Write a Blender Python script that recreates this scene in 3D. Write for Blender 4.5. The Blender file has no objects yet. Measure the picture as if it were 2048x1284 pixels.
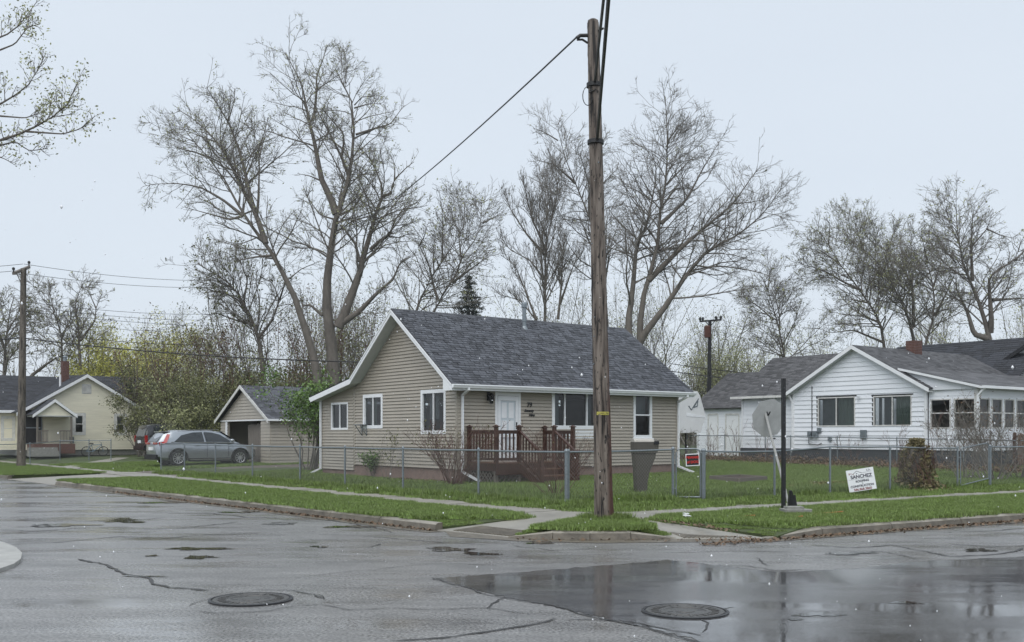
import bpy, math, random
import numpy as np
from mathutils import Vector, Matrix

S = bpy.context.scene
COL = S.collection
# ------------------------------------------------------------------ camera, sky, light
CAMH, FPX, HOR = 1.7, 2048.0, 870.0
cam = bpy.data.cameras.new('camera')
cam.sensor_width = 36.0
cam.lens = 36.0
cam.shift_y = (HOR - 642.0) / 2048.0
cam.clip_start, cam.clip_end = 0.05, 2000.0
camo = bpy.data.objects.new('camera', cam)
camo.location = (0, 0, CAMH)
camo.rotation_euler = (math.radians(90), 0, 0)
COL.objects.link(camo)
S.camera = camo

SUN_EL, SUN_AZ = math.radians(58), math.radians(200)
W = bpy.data.worlds.new('World'); S.world = W; W.use_nodes = True
wn = W.node_tree.nodes; wl = W.node_tree.links
wn.clear()
sky = wn.new('ShaderNodeTexSky'); sky.sky_type = 'NISHITA'; sky.sun_disc = False
sky.sun_elevation = SUN_EL; sky.sun_rotation = SUN_AZ
sky.air_density = 1.0; sky.dust_density = 4.0
mulc = wn.new('ShaderNodeVectorMath'); mulc.operation = 'SCALE'; mulc.inputs['Scale'].default_value = 0.10
mixs = wn.new('ShaderNodeMix'); mixs.data_type = 'RGBA'; mixs.inputs[0].default_value = 0.88
ctc = wn.new('ShaderNodeTexCoord'); cmp_ = wn.new('ShaderNodeMapping'); cmp_.inputs['Scale'].default_value = (1, 1, 3.5)
cnz = wn.new('ShaderNodeTexNoise'); cnz.inputs['Scale'].default_value = 1.6; cnz.inputs['Detail'].default_value = 4
crp = wn.new('ShaderNodeValToRGB'); crp.color_ramp.elements[0].position = .25; crp.color_ramp.elements[1].position = .75
crp.color_ramp.elements[0].color = (0.590, 0.650, 0.722, 1); crp.color_ramp.elements[1].color = (0.625, 0.685, 0.752, 1)   # even overcast cloud
wl.new(ctc.outputs['Generated'], cmp_.inputs[0]); wl.new(cmp_.outputs[0], cnz.inputs[0]); wl.new(cnz.outputs[0], crp.inputs[0]); wl.new(crp.outputs[0], mixs.inputs[7])
bg = wn.new('ShaderNodeBackground'); bg.inputs[1].default_value = 1.0
wo = wn.new('ShaderNodeOutputWorld')
wl.new(sky.outputs[0], mulc.inputs[0]); wl.new(mulc.outputs[0], mixs.inputs[6])
wl.new(mixs.outputs[2], bg.inputs[0]); wl.new(bg.outputs[0], wo.inputs[0])

sl = bpy.data.lights.new('sun', 'SUN'); sl.energy = 1.5; sl.angle = math.radians(70); sl.color = (1, 0.98, 0.95)
slo = bpy.data.objects.new('sun', sl); COL.objects.link(slo)
slo.location = (0, -20, 40)
slo.rotation_euler = (math.radians(90) - SUN_EL, 0, math.radians(-20))
S.view_settings.view_transform = 'Standard'; S.view_settings.look = 'None'
S.view_settings.exposure = 0.38; S.view_settings.gamma = 1.0
S.view_settings.use_curve_mapping = False
S.cycles.max_bounces = 8; S.cycles.transparent_max_bounces = 16
S.cycles.use_denoising = True

# ------------------------------------------------------------------ picture <-> place
A0 = np.array([1.6, 20.2])                       # inner corner of the two sidewalks
aL, aR = math.radians(38.0), math.radians(33.8)
DL = np.array([-math.sin(aL), math.cos(aL)])     # along the left street
DR = np.array([math.cos(aR), math.sin(aR)])      # along the right street
_M = np.linalg.inv(np.array([[DR[0], DL[0]], [DR[1], DL[1]]]))
def pq(x, y):
    d = _M @ (np.array([x, y]) - A0); return d[0], d[1]
def gz(x, y):
    p, q = pq(x, y)
    d = min(p, q)
    if d <= 0: return 0.15
    d = min(d, 40)
    return 0.15 + 0.13 * (1 - math.exp(-d / 2.5)) + 0.010 * min(d, 18) + 0.004 * max(0, min(y - 45, 60))
def gpt(u, v, dz=0.0):
    z = 0.2
    for _ in range(12):
        Y = (CAMH - z) * FPX / (v - HOR); X = (u - 1024) / FPX * Y
        z = gz(X, Y) + dz
    return (X, Y, z)
def rp(u, v, z=0.0):
    Y = (CAMH - z) * FPX / (v - HOR); return ((u - 1024) / FPX * Y, Y, z)
def at(u, v, Y): return ((u - 1024) / FPX * Y, Y, CAMH + (HOR - v) / FPX * Y)
HA = math.radians(36.8)
ER = np.array([math.cos(HA), math.sin(HA)]); EL = np.array([-math.sin(HA), math.cos(HA)])
HC = np.array([-1.61, 30.0])
def hs(s, t): return HC + s * ER + t * EL
def onwall(u, v, s=None, t=None):
    """pixel on the vertical plane s=const (returns t, z) or t=const (returns s, z) of the house grid"""
    k = (u - 1024) / FPX
    if t is not None:
        o = HC + t * EL; d = ER
    else:
        o = HC + s * ER; d = EL
    a = (k * o[1] - o[0]) / (d[0] - k * d[1])
    y = o[1] + a * d[1]
    return a, CAMH + (HOR - v) / FPX * y

# ------------------------------------------------------------------ mesh helpers
def link(o, parent=None):
    COL.objects.link(o)
    if parent is not None: o.parent = parent
    return o
def tag(o, label=None, cat=None, group=None, kind=None):
    if label: o['label'] = label
    if cat: o['category'] = cat
    if group: o['group'] = group
    if kind: o['kind'] = kind
    return o
def empty(name, loc=(0, 0, 0), rz=0.0, label=None, cat=None, group=None, parent=None):
    o = bpy.data.objects.new(name, None); o.empty_display_size = 0.2
    o.location = loc; o.rotation_euler = (0, 0, rz)
    link(o, parent); tag(o, label, cat, group); return o

class MB:
    def __init__(self): self.v = []; self.f = []; self.m = []
    def add(self, vs, fs, mi=0):
        b = len(self.v); self.v.extend([tuple(map(float, p)) for p in vs])
        for f in fs: self.f.append(tuple(b + i for i in f)); self.m.append(mi)
        return self
    def poly(self, pts, mi=0): return self.add(pts, [tuple(range(len(pts)))], mi)
    def box(self, x0, x1, y0, y1, z0, z1, mi=0):
        return self.add([(x0,y0,z0),(x1,y0,z0),(x1,y1,z0),(x0,y1,z0),(x0,y0,z1),(x1,y0,z1),(x1,y1,z1),(x0,y1,z1)],
            [(0,3,2,1),(4,5,6,7),(0,1,5,4),(1,2,6,5),(2,3,7,6),(3,0,4,7)], mi)
    def obox(self, o, a, b, c, mi=0):
        o, a, b, c = (np.array(q, float) for q in (o, a, b, c))
        vs = [o, o+a, o+a+b, o+b, o+c, o+a+c, o+a+b+c, o+b+c]
        fs = [(0,3,2,1),(4,5,6,7),(0,1,5,4),(1,2,6,5),(2,3,7,6),(3,0,4,7)]
        if np.dot(np.cross(a, b), c) < 0: fs = [f[::-1] for f in fs]
        return self.add(vs, fs, mi)
    def bar(self, p, q, w, h=None, mi=0):
        """square bar from p to q"""
        p, q = np.array(p, float), np.array(q, float); h = h or w
        d = q - p; L = np.linalg.norm(d); d = d / L
        r = np.array([0, 0, 1.0]) if abs(d[2]) < 0.9 else np.array([1.0, 0, 0])
        a = np.cross(d, r); a /= np.linalg.norm(a); b = np.cross(a, d)
        return self.obox(p - a*w/2 - b*h/2, d*L, a*w, b*h, mi)
    def tube(self, pts, r, k=8, mi=0, cap=True):
        P = np.array(pts, float); n = len(P)
        R = np.array(r, float) if hasattr(r, '__len__') else np.full(n, float(r))
        T = np.gradient(P, axis=0); T /= np.maximum(np.linalg.norm(T, axis=1, keepdims=True), 1e-9)
        ref = np.where(np.abs(T[:, 2:3]) < 0.9, np.array([[0, 0, 1.0]]), np.array([[1.0, 0, 0]]))
        a = np.cross(T, ref); a /= np.linalg.norm(a, axis=1, keepdims=True); b = np.cross(T, a)
        vs = []
        for i in range(n):
            for j in range(k):
                t = 2 * math.pi * j / k
                vs.append(P[i] + R[i] * (math.cos(t) * a[i] + math.sin(t) * b[i]))
        fs = [(i*k+j, i*k+(j+1) % k, (i+1)*k+(j+1) % k, (i+1)*k+j) for i in range(n-1) for j in range(k)]
        if cap: fs += [tuple(range(k))[::-1], tuple((n-1)*k + j for j in range(k))]
        return self.add(vs, fs, mi)
    def cyl(self, c, r, h, k=16, mi=0, r2=None):
        return self.tube([c, (c[0], c[1], c[2]+h)], [r, r if r2 is None else r2], k, mi)
    def lathe(self, c, prof, k=20, mi=0):
        vs = [(c[0]+r*math.cos(2*math.pi*j/k), c[1]+r*math.sin(2*math.pi*j/k), c[2]+z) for r, z in prof for j in range(k)]
        n = len(prof)
        fs = [(i*k+j, i*k+(j+1) % k, (i+1)*k+(j+1) % k, (i+1)*k+j) for i in range(n-1) for j in range(k)]
        fs += [tuple(range(k))[::-1], tuple((n-1)*k + j for j in range(k))]
        return self.add(vs, fs, mi)
    def extrude(self, poly, d, mi=0):
        """closed prism: polygon of 3D points pushed along d"""
        n = len(poly); P = [np.array(p, float) for p in poly]; d = np.array(d, float)
        nrm = np.zeros(3)
        for i in range(n): nrm += np.cross(P[i], P[(i+1) % n])
        fl = np.dot(nrm, d) > 0
        vs = P + [p + d for p in P]
        fs = [tuple(range(n)), tuple(range(n, 2*n))[::-1]] + [(i, n+i, n+(i+1) % n, (i+1) % n) for i in range(n)]
        if fl: fs = [f[::-1] for f in fs]
        return self.add(vs, fs, mi)
    def build(self, name, mats, parent=None, smooth=False, label=None, cat=None, group=None, kind=None, loc=None, rz=None):
        me = bpy.data.meshes.new(name); me.from_pydata(self.v, [], self.f)
        if not isinstance(mats, (list, tuple)): mats = [mats]
        for m in mats: me.materials.append(m)
        if len(mats) > 1: me.polygons.foreach_set('material_index', self.m)
        if smooth: me.polygons.foreach_set('use_smooth', [True] * len(me.polygons))
        me.update()
        o = bpy.data.objects.new(name, me); link(o, parent)
        if loc is not None: o.location = loc
        if rz is not None: o.rotation_euler = (0, 0, rz)
        return tag(o, label, cat, group, kind)

def npmesh(name, V, Fq, mat, parent=None, smooth=False, attr=None, **kw):
    """numpy mesh; Fq (n,3) or (n,4)"""
    me = bpy.data.meshes.new(name); V = np.ascontiguousarray(V, dtype=np.float32); Fq = np.ascontiguousarray(Fq, dtype=np.int32)
    n, k = Fq.shape
    me.vertices.add(len(V)); me.vertices.foreach_set('co', V.ravel())
    me.loops.add(n*k); me.loops.foreach_set('vertex_index', Fq.ravel())
    me.polygons.add(n); me.polygons.foreach_set('loop_start', np.arange(0, n*k, k, dtype=np.int32))
    me.polygons.foreach_set('loop_total', np.full(n, k, dtype=np.int32))
    if smooth: me.polygons.foreach_set('use_smooth', np.ones(n, dtype=bool))
    if attr is not None:
        a = me.attributes.new('tone', 'FLOAT', 'POINT'); a.data.foreach_set('value', np.ascontiguousarray(attr, dtype=np.float32))
    me.update(calc_edges=True); me.validate()
    me.materials.append(mat)
    o = bpy.data.objects.new(name, me); link(o, parent)
    return tag(o, kw.get('label'), kw.get('cat'), kw.get('group'), kw.get('kind'))

# ------------------------------------------------------------------ materials
def M_(name, col, rough=0.6, var=0.12, scale=6.0, bump=0.0, bscale=None, metal=0.0, spec=0.5, tone=0.0, col2=None, detail=6,
       stretch=None, rvar=0.0, coat=0.0, coord='Object'):
    m = bpy.data.materials.new(name); m.use_nodes = True
    nt = m.node_tree; N = nt.nodes; L = nt.links
    b = N['Principled BSDF']
    b.inputs['Roughness'].default_value = rough; b.inputs['Metallic'].default_value = metal
    b.inputs['Specular IOR Level'].default_value = spec
    if coat: b.inputs['Coat Weight'].default_value = coat; b.inputs['Coat Roughness'].default_value = 0.06
    tc = N.new('ShaderNodeTexCoord'); mp = N.new('ShaderNodeMapping')
    if stretch: mp.inputs['Scale'].default_value = stretch
    L.new(tc.outputs[coord], mp.inputs[0])
    nz = N.new('ShaderNodeTexNoise'); nz.inputs['Scale'].default_value = scale; nz.inputs['Detail'].default_value = detail
    nz.inputs['Roughness'].default_value = 0.65
    L.new(mp.outputs[0], nz.inputs[0])
    rp_ = N.new('ShaderNodeValToRGB'); rp_.color_ramp.elements[0].position = 0.3; rp_.color_ramp.elements[1].position = 0.72
    c = np.array(col[:3]); lo = c * (1 - var); hi = np.array(col2[:3]) if col2 is not None else np.clip(c * (1 + var), 0, 1)
    rp_.color_ramp.elements[0].color = (*lo, 1); rp_.color_ramp.elements[1].color = (*hi, 1)
    L.new(nz.outputs[0], rp_.inputs[0])
    last = rp_.outputs[0]
    if tone:
        at_ = N.new('ShaderNodeAttribute'); at_.attribute_name = 'tone'
        ma = N.new('ShaderNodeMapRange'); ma.inputs['To Min'].default_value = 1 - tone; ma.inputs['To Max'].default_value = 1 + tone
        L.new(at_.outputs['Fac'], ma.inputs[0])
        vm = N.new('ShaderNodeVectorMath'); vm.operation = 'SCALE'
        L.new(last, vm.inputs[0]); L.new(ma.outputs[0], vm.inputs['Scale']); last = vm.outputs[0]
    L.new(last, b.inputs['Base Color'])
    if rvar:
        mr = N.new('ShaderNodeMapRange'); mr.inputs['To Min'].default_value = max(0.02, rough - rvar); mr.inputs['To Max'].default_value = min(1, rough + rvar)
        L.new(nz.outputs[0], mr.inputs[0]); L.new(mr.outputs[0], b.inputs['Roughness'])
    if bump:
        n2 = N.new('ShaderNodeTexNoise'); n2.inputs['Scale'].default_value = bscale or scale * 4; n2.inputs['Detail'].default_value = 4
        L.new(mp.outputs[0], n2.inputs[0])
        bp = N.new('ShaderNodeBump'); bp.inputs['Strength'].default_value = bump; bp.inputs['Distance'].default_value = 0.02
        L.new(n2.outputs[0], bp.inputs['Height']); L.new(bp.outputs[0], b.inputs['Normal'])
    return m
def glass(name, tint, rough=0.02, tr=0.8):
    m = bpy.data.materials.new(name); m.use_nodes = True; nt = m.node_tree; N = nt.nodes; L = nt.links; N.clear()
    o = N.new('ShaderNodeOutputMaterial'); t = N.new('ShaderNodeBsdfTransparent'); g = N.new('ShaderNodeBsdfGlossy')
    t.inputs[0].default_value = (*[c * tr for c in tint], 1); g.inputs['Roughness'].default_value = rough
    f = N.new('ShaderNodeFresnel'); f.inputs[0].default_value = 1.55; mx = N.new('ShaderNodeMixShader')
    L.new(f.outputs[0], mx.inputs[0]); L.new(t.outputs[0], mx.inputs[1]); L.new(g.outputs[0], mx.inputs[2]); L.new(mx.outputs[0], o.inputs[0])
    return m
MT = dict(
 white=M_('white_trim', (0.80, 0.82, 0.84), 0.4, 0.05, 3),
 offwhite=M_('worn_white', (0.62, 0.62, 0.60), 0.5, 0.18, 5),
 beige=M_('beige_vinyl', (0.365, 0.33, 0.275), 0.38, 0.10, 0.9, stretch=(1, 1, 3)),
 beigetrim=M_('beige_trim', (0.33, 0.30, 0.25), 0.4, 0.06, 2),
 wsiding=M_('white_aluminium', (0.80, 0.83, 0.87), 0.35, 0.05, 0.9, stretch=(1, 1, 5)),
 cream=M_('cream_siding', (0.80, 0.765, 0.62), 0.5, 0.10, 0.8, stretch=(1, 1, 6)),
 gsiding=M_('garage_vinyl', (0.38, 0.345, 0.29), 0.42, 0.06, 1.5),
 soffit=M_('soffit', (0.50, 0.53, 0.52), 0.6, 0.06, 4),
 shingle=M_('slate_shingle', (0.092, 0.098, 0.114), 0.48, 0.3, 60, tone=0.45, bump=0.4, bscale=220),
 shingle2=M_('grey_shingle', (0.095, 0.095, 0.10), 0.55, 0.25, 40, tone=0.4, bump=0.4, bscale=220),
 shingle3=M_('dark_shingle', (0.030, 0.033, 0.042), 0.55, 0.25, 40, tone=0.4, bump=0.4, bscale=220),
 found=M_('foundation', (0.23, 0.165, 0.14), 0.8, 0.2, 5, bump=0.3),
 darkfound=M_('dark_foundation', (0.045, 0.05, 0.06), 0.7, 0.2, 5),
 conc=M_('concrete', (0.28, 0.265, 0.23), 0.42, 0.22, 2.2, bump=0.2, bscale=60, rvar=0.15),
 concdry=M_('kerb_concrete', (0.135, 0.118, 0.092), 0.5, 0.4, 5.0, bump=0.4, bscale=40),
 deck=M_('red_brown_stain', (0.062, 0.028, 0.019), 0.45, 0.3, 8, stretch=(1, 1, 0.3)),
 deckedge=M_('wet_deck', (0.16, 0.085, 0.05), 0.35, 0.3, 8),
 greywood=M_('weathered_wood', (0.17, 0.15, 0.13), 0.7, 0.3, 6, stretch=(6, 6, 0.6), bump=0.4),
 galv=M_('galvanised', (0.22, 0.25, 0.27), 0.4, 0.2, 20, metal=0.55),
 wire=M_('fence_wire', (0.20, 0.21, 0.21), 0.5, 0.1, 20, metal=0.3),
 black=M_('black_paint', (0.012, 0.012, 0.014), 0.4, 0.2, 10),
 rubber=M_('rubber', (0.015, 0.015, 0.016), 0.75, 0.2, 30),
 cable=M_('cable', (0.014, 0.014, 0.015), 0.5, 0.1, 10),
 signback=M_('sign_back', (0.43, 0.44, 0.44), 0.45, 0.14, 5, metal=0.1),
 plastic=M_('taupe_plastic', (0.085, 0.078, 0.066), 0.5, 0.12, 6),
 lidsheen=M_('lid_rain_sheen', (0.42, 0.40, 0.36), 0.4, 0.12, 6),  # mailbox lid: reflection off the rain-wet top painted as a whitish colour
 brick=M_('brick', (0.12, 0.055, 0.042), 0.75, 0.3, 9),
 mortar=M_('mortar', (0.30, 0.28, 0.25), 0.85, 0.1, 9),
 bark=M_('bark', (0.13, 0.115, 0.098), 0.8, 0.3, 5, stretch=(1, 1, 0.35), bump=0.8, bscale=14),
 twig=M_('twig', (0.17, 0.156, 0.138), 0.8, 0.25, 3),
 twigred=M_('red_twig', (0.115, 0.062, 0.048), 0.7, 0.25, 3),
 twigfar=M_('far_twig', (0.17, 0.16, 0.145), 0.85, 0.25, 3),
 bud=M_('bud_leaf', (0.25, 0.27, 0.12), 0.6, 0.3, 1.5, col2=(0.40, 0.42, 0.20)),
 leafy=M_('yellow_green_leaf', (0.40, 0.41, 0.075), 0.55, 0.3, 1.5, col2=(0.54, 0.52, 0.11)),
 leafg=M_('fresh_green_leaf', (0.075, 0.16, 0.03), 0.5, 0.35, 2, col2=(0.16, 0.26, 0.055)),
 leafo=M_('olive_leaf', (0.11, 0.13, 0.045), 0.6, 0.4, 1.5, col2=(0.20, 0.205, 0.075)),
 leafb=M_('brown_leaf', (0.12, 0.075, 0.045), 0.7, 0.4, 3, col2=(0.21, 0.14, 0.085)),
 needle=M_('spruce_needle', (0.014, 0.030, 0.020), 0.6, 0.35, 3),
 dark=M_('dark_interior', (0.02, 0.02, 0.022), 0.8, 0.2, 5),
 curtain=M_('curtain', (0.42, 0.47, 0.42), 0.8, 0.1, 3, stretch=(6, 6, 0.2)),
 blind=M_('blind', (0.30, 0.31, 0.32), 0.7, 0.1, 3),
 glass=glass('window_glass', (0.75, 0.82, 0.82)),
 glassd=glass('tinted_glass', (0.30, 0.34, 0.36), tr=0.7),
 silver=M_('silver_paint', (0.36, 0.39, 0.42), 0.28, 0.05, 3, metal=0.75, coat=1.0),
 blackcar=M_('black_car_paint', (0.012, 0.013, 0.016), 0.25, 0.1, 3, coat=0.8),
 carglass=M_('car_glass', (0.022, 0.028, 0.032), 0.06, 0.1, 3, spec=0.8),
 chrome=M_('chrome', (0.62, 0.63, 0.64), 0.18, 0.05, 3, metal=0.9),
 alloy=M_('alloy', (0.55, 0.56, 0.57), 0.3, 0.05, 3, metal=0.6),
 red=M_('tail_light', (0.35, 0.012, 0.012), 0.2, 0.1, 5, coat=0.6),
 redsign=M_('red_letter', (0.55, 0.02, 0.012), 0.5, 0.05, 5),
 yellow=M_('yellow_tag', (0.55, 0.50, 0.10), 0.5, 0.1, 5),
 orange=M_('orange_paint', (0.55, 0.12, 0.025), 0.5, 0.2, 12),
 iron=M_('cast_iron', (0.085, 0.083, 0.08), 0.3, 0.35, 12, metal=0.4, bump=0.3, bscale=70, rvar=0.12),
 soil=M_('mulch_soil', (0.055, 0.036, 0.026), 0.85, 0.4, 9, bump=0.6),
 chips=M_('wood_chips', (0.20, 0.105, 0.05), 0.8, 0.4, 14, bump=0.8),
 snow=M_('snow', (0.82, 0.84, 0.86), 0.6, 0.02, 3),
 rvwhite=M_('gelcoat', (0.72, 0.73, 0.73), 0.2, 0.05, 2, coat=0.3),
 rust=M_('rusty_tank', (0.10, 0.035, 0.022), 0.7, 0.35, 10),
 stone=M_('cast_stone', (0.25, 0.25, 0.23), 0.8, 0.25, 10, bump=0.5),
)
# ------------------------------------------------------------------ road, verges, sidewalks
rng = np.random.default_rng(7)
def road_mat(name, base, r0, r1, bump, bs, wet):
    m = bpy.data.materials.new(name); m.use_nodes = True; N = m.node_tree.nodes; L = m.node_tree.links
    b = N['Principled BSDF']; tc = N.new('ShaderNodeTexCoord')
    big = N.new('ShaderNodeTexNoise'); big.inputs['Scale'].default_value = 0.35; big.inputs['Detail'].default_value = 7; big.inputs['Roughness'].default_value = 0.62
    mp = N.new('ShaderNodeMapping'); mp.inputs['Rotation'].default_value = (0, 0, 0.65); mp.inputs['Scale'].default_value = (0.8, 2.6, 1)
    L.new(tc.outputs['Object'], mp.inputs[0]); L.new(mp.outputs[0], big.inputs[0])
    fine = N.new('ShaderNodeTexVoronoi'); fine.inputs['Scale'].default_value = bs
    L.new(tc.outputs['Object'], fine.inputs[0])
    fn = N.new('ShaderNodeTexNoise'); fn.inputs['Scale'].default_value = bs * 0.7; fn.inputs['Detail'].default_value = 5
    L.new(tc.outputs['Object'], fn.inputs[0])
    cr = N.new('ShaderNodeValToRGB'); e = cr.color_ramp.elements
    e[0].position = 0.36; e[0].color = (*[c * 0.4 for c in base], 1); e[1].position = 0.64; e[1].color = (*[c * 1.45 for c in base], 1)
    L.new(fn.outputs[0], cr.inputs[0])
    pt = N.new('ShaderNodeTexNoise'); pt.inputs['Scale'].default_value = 0.9; pt.inputs['Detail'].default_value = 8; pt.inputs['Roughness'].default_value = 0.7; L.new(mp.outputs[0], pt.inputs[0])
    pr = N.new('ShaderNodeMapRange'); pr.inputs['From Min'].default_value = 0.3; pr.inputs['From Max'].default_value = 0.7; pr.inputs['To Min'].default_value = 0.62; pr.inputs['To Max'].default_value = 1.3; L.new(pt.outputs[0], pr.inputs[0])
    sc = N.new('ShaderNodeVectorMath'); sc.operation = 'SCALE'; L.new(cr.outputs[0], sc.inputs[0]); L.new(pr.outputs[0], sc.inputs['Scale']); L.new(sc.outputs[0], b.inputs['Base Color'])
    mr = N.new('ShaderNodeMapRange'); mr.inputs['From Min'].default_value = wet - 0.09; mr.inputs['From Max'].default_value = wet + 0.09
    mr.inputs['To Min'].default_value = r1; mr.inputs['To Max'].default_value = r0; mr.interpolation_type = 'SMOOTHSTEP'
    L.new(big.outputs[0], mr.inputs[0]); L.new(mr.outputs[0], b.inputs['Roughness'])
    bp = N.new('ShaderNodeBump'); bp.inputs['Distance'].default_value = 0.012
    mb = N.new('ShaderNodeMapRange'); mb.inputs['From Min'].default_value = wet - 0.09; mb.inputs['From Max'].default_value = wet + 0.09
    mb.inputs['To Min'].default_value = bump; mb.inputs['To Max'].default_value = bump * 0.12; L.new(big.outputs[0], mb.inputs[0])
    L.new(mb.outputs[0], bp.inputs['Strength'])
    ad = N.new('ShaderNodeMath'); ad.operation = 'ADD'; L.new(fine.outputs['Distance'], ad.inputs[0]); L.new(fn.outputs[0], ad.inputs[1])
    L.new(ad.outputs[0], bp.inputs['Height']); L.new(bp.outputs[0], b.inputs['Normal'])
    b.inputs['Specular IOR Level'].default_value = 0.5
    return m
MT['road'] = road_mat('wet_asphalt', (0.205, 0.203, 0.20), 0.10, 0.32, 0.15, 50, 0.55)
MT['patch'] = road_mat('wet_smooth_asphalt', (0.095, 0.095, 0.097), 0.04, 0.15, 0.06, 60, 0.45)
MT['crackm'] = M_('crack_tar', (0.03, 0.029, 0.028), 0.5, 0.3, 20)
MT['puddle'] = M_('puddle_water', (0.03, 0.03, 0.026), 0.03, 0.1, 4)
MT['grassbase'] = M_('lawn_soil', (0.070, 0.078, 0.030), 0.85, 0.4, 0.9, col2=(0.08, 0.125, 0.038), bump=0.6, bscale=60)
MT['blade'] = M_('grass_blade', (0.14, 0.175, 0.045), 0.5, 0.3, 0.9, col2=(0.20, 0.32, 0.062), tone=0.4)
MT['gravel'] = M_('gravel_drive', (0.12, 0.10, 0.085), 0.6, 0.35, 8, bump=0.6, bscale=50)

g = MB(); g.box(-900, 900, -200, 1500, -0.6, -0.05)
g.build('ground', MT['grassbase'], kind='structure', label='bare earth under the whole neighbourhood')
rd = MB(); rd.poly([(-120, -60, 0), (90, -60, 0), (90, 140, 0), (-120, 140, 0)])
road = rd.build('road', MT['road'], kind='structure', label='wet cracked grey asphalt of the street corner')
pp = [(868,1156),(1000,1147),(1180,1133),(1335,1120),(1450,1131),(1560,1144),(1640,1140),(1730,1135),(1850,1122),(2060,1112),(2400,1090),
      (2500,1500),(1500,1330),(1380,1276),(1280,1251),(1180,1229),(1080,1207),(985,1188),(930,1172)]
pj = []
for (u0, v0), (u1, v1) in zip(pp, pp[1:] + pp[:1]):
    for t in np.linspace(0, 1, 14)[:-1]: x, y, z = rp(u0+(u1-u0)*t, v0+(v1-v0)*t, .004); pj.append((x + rng.normal(0, .018), y + rng.normal(0, .03), z))
pm_ = MB(); pm_.poly(pj)
pm_.build('road_patch', MT['patch'], road)

def ribbon(pts, w, z=0.008, jit=0.75, sub=8, wvar=0.5):
    P = np.array([rp(u, v, 0)[:2] for u, v in pts]); out = []
    for i in range(len(P) - 1):
        L = np.linalg.norm(P[i+1] - P[i]); n = max(2, int(L / 0.12))
        for k in range(n): out.append(P[i] + (P[i+1] - P[i]) * k / n)
    out.append(P[-1]); out = np.array(out)
    T = np.gradient(out, axis=0); T /= np.linalg.norm(T, axis=1, keepdims=True) + 1e-9
    Nn = np.stack([-T[:, 1], T[:, 0]], 1)
    n = len(out); off = np.convolve(rng.normal(0, 1, n + 4), np.ones(5) / 5, 'valid') * jit * 0.12
    ww = w * .75 * (1 + wvar * rng.uniform(-1, 1, n)) / 2; ww[0] *= 0.3; ww[-1] *= 0.3
    C_ = out + Nn * off[:, None]
    mb = MB()
    vs = [(*(C_[i] + Nn[i] * ww[i]), z) for i in range(n)] + [(*(C_[i] - Nn[i] * ww[i]), z) for i in range(n)]
    mb.add(vs, [(i, n + i, n + i + 1, i + 1) for i in range(n - 1)]); return mb
cracks = [([(868,1156),(985,1190),(1080,1209),(1180,1231),(1280,1253),(1380,1278),(1420,1290)], .035),
 ([(400,1221),(470,1225),(540,1222),(600,1214),(640,1212),(700,1219),(780,1217),(860,1221),(960,1218),(1000,1221),(1060,1226)], .022),
 ([(985,1218),(990,1208),(1000,1200),(1012,1196)], .03),
 ([(780,1284),(880,1276),(960,1266),(1040,1254),(1100,1243),(1125,1240)], .05),
 ([(1125,1240),(1180,1239),(1260,1244),(1330,1256),(1400,1272)], .03),
 ([(1400,1236),(1418,1252),(1412,1266)], .025),
 ([(380,1212),(375,1206),(395,1200),(440,1194)], .022), ([(500,1183),(580,1183),(625,1190),(650,1198),(630,1190)], .03),
 ([(160,1118),(200,1128),(250,1143),(290,1155),(310,1165),(350,1174),(420,1181)], .06),
 ([(20,1088),(110,1085),(180,1079),(240,1073),(330,1077),(420,1070),(520,1066)], .05),
 ([(740,1096),(766,1088)], .04), ([(100,1012),(180,1011),(300,1011)], .06), ([(150,1044),(270,1040),(330,1035)], .05),
 ([(330,1027),(430,1027),(500,1034),(560,1036)], .06), ([(280,1058),(380,1056),(470,1044)], .05), ([(560,1040),(640,1042),(720,1036)], .05),
 ([(1024,1092),(1100,1103),(1190,1097)], .03), ([(1440,1130),(1500,1132),(1560,1141),(1620,1139)], .03), ([(1620,1092),(1700,1096),(1780,1090),(1850,1104),(1900,1112),(1990,1110),(2060,1098)], .05),
 ([(1320,1108),(1430,1104),(1580,1103)], .025), ([(1650,1100),(1760,1103),(1830,1118)], .03), ([(1900,1112),(1960,1118),(2060,1121)], .03),
 ([(1900,1088),(1980,1094),(2060,1090)], .04), ([(1500,1116),(1520,1126),(1560,1133)], .025),
 ([(620,1151),(760,1138),(880,1128),(1000,1131)], .015), ([(0,1060),(60,1063),(150,1057),(260,1054)], .05),
 ([(1800,1062),(1900,1066),(2050,1058)], .04), ([(500,1012),(600,1030),(700,1046),(800,1066)], .03), ([(640,1068),(760,1074),(880,1086),(980,1090)], .03)]
for pts, w in cracks: ribbon(pts, w).build('crack', MT['crackm'], road)
def blob(u, v, ru, rv, n=60, z=0.006, seed=0):
    r = np.random.default_rng(seed); ph = r.uniform(0, 6.28, 4)
    out = []
    for i in range(n):
        a = 2 * math.pi * i / n
        k = 0.8 + 0.25 * math.sin(2*a+ph[0]) + 0.18 * math.sin(3*a+ph[1]) + 0.14 * math.sin(5*a+ph[2]) + 0.12 * math.sin(9*a+ph[3]) + r.uniform(-.12, .12)
        out.append(rp(u + ru * k * math.cos(a), v + rv * k * math.sin(a), z))
    return out
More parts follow.
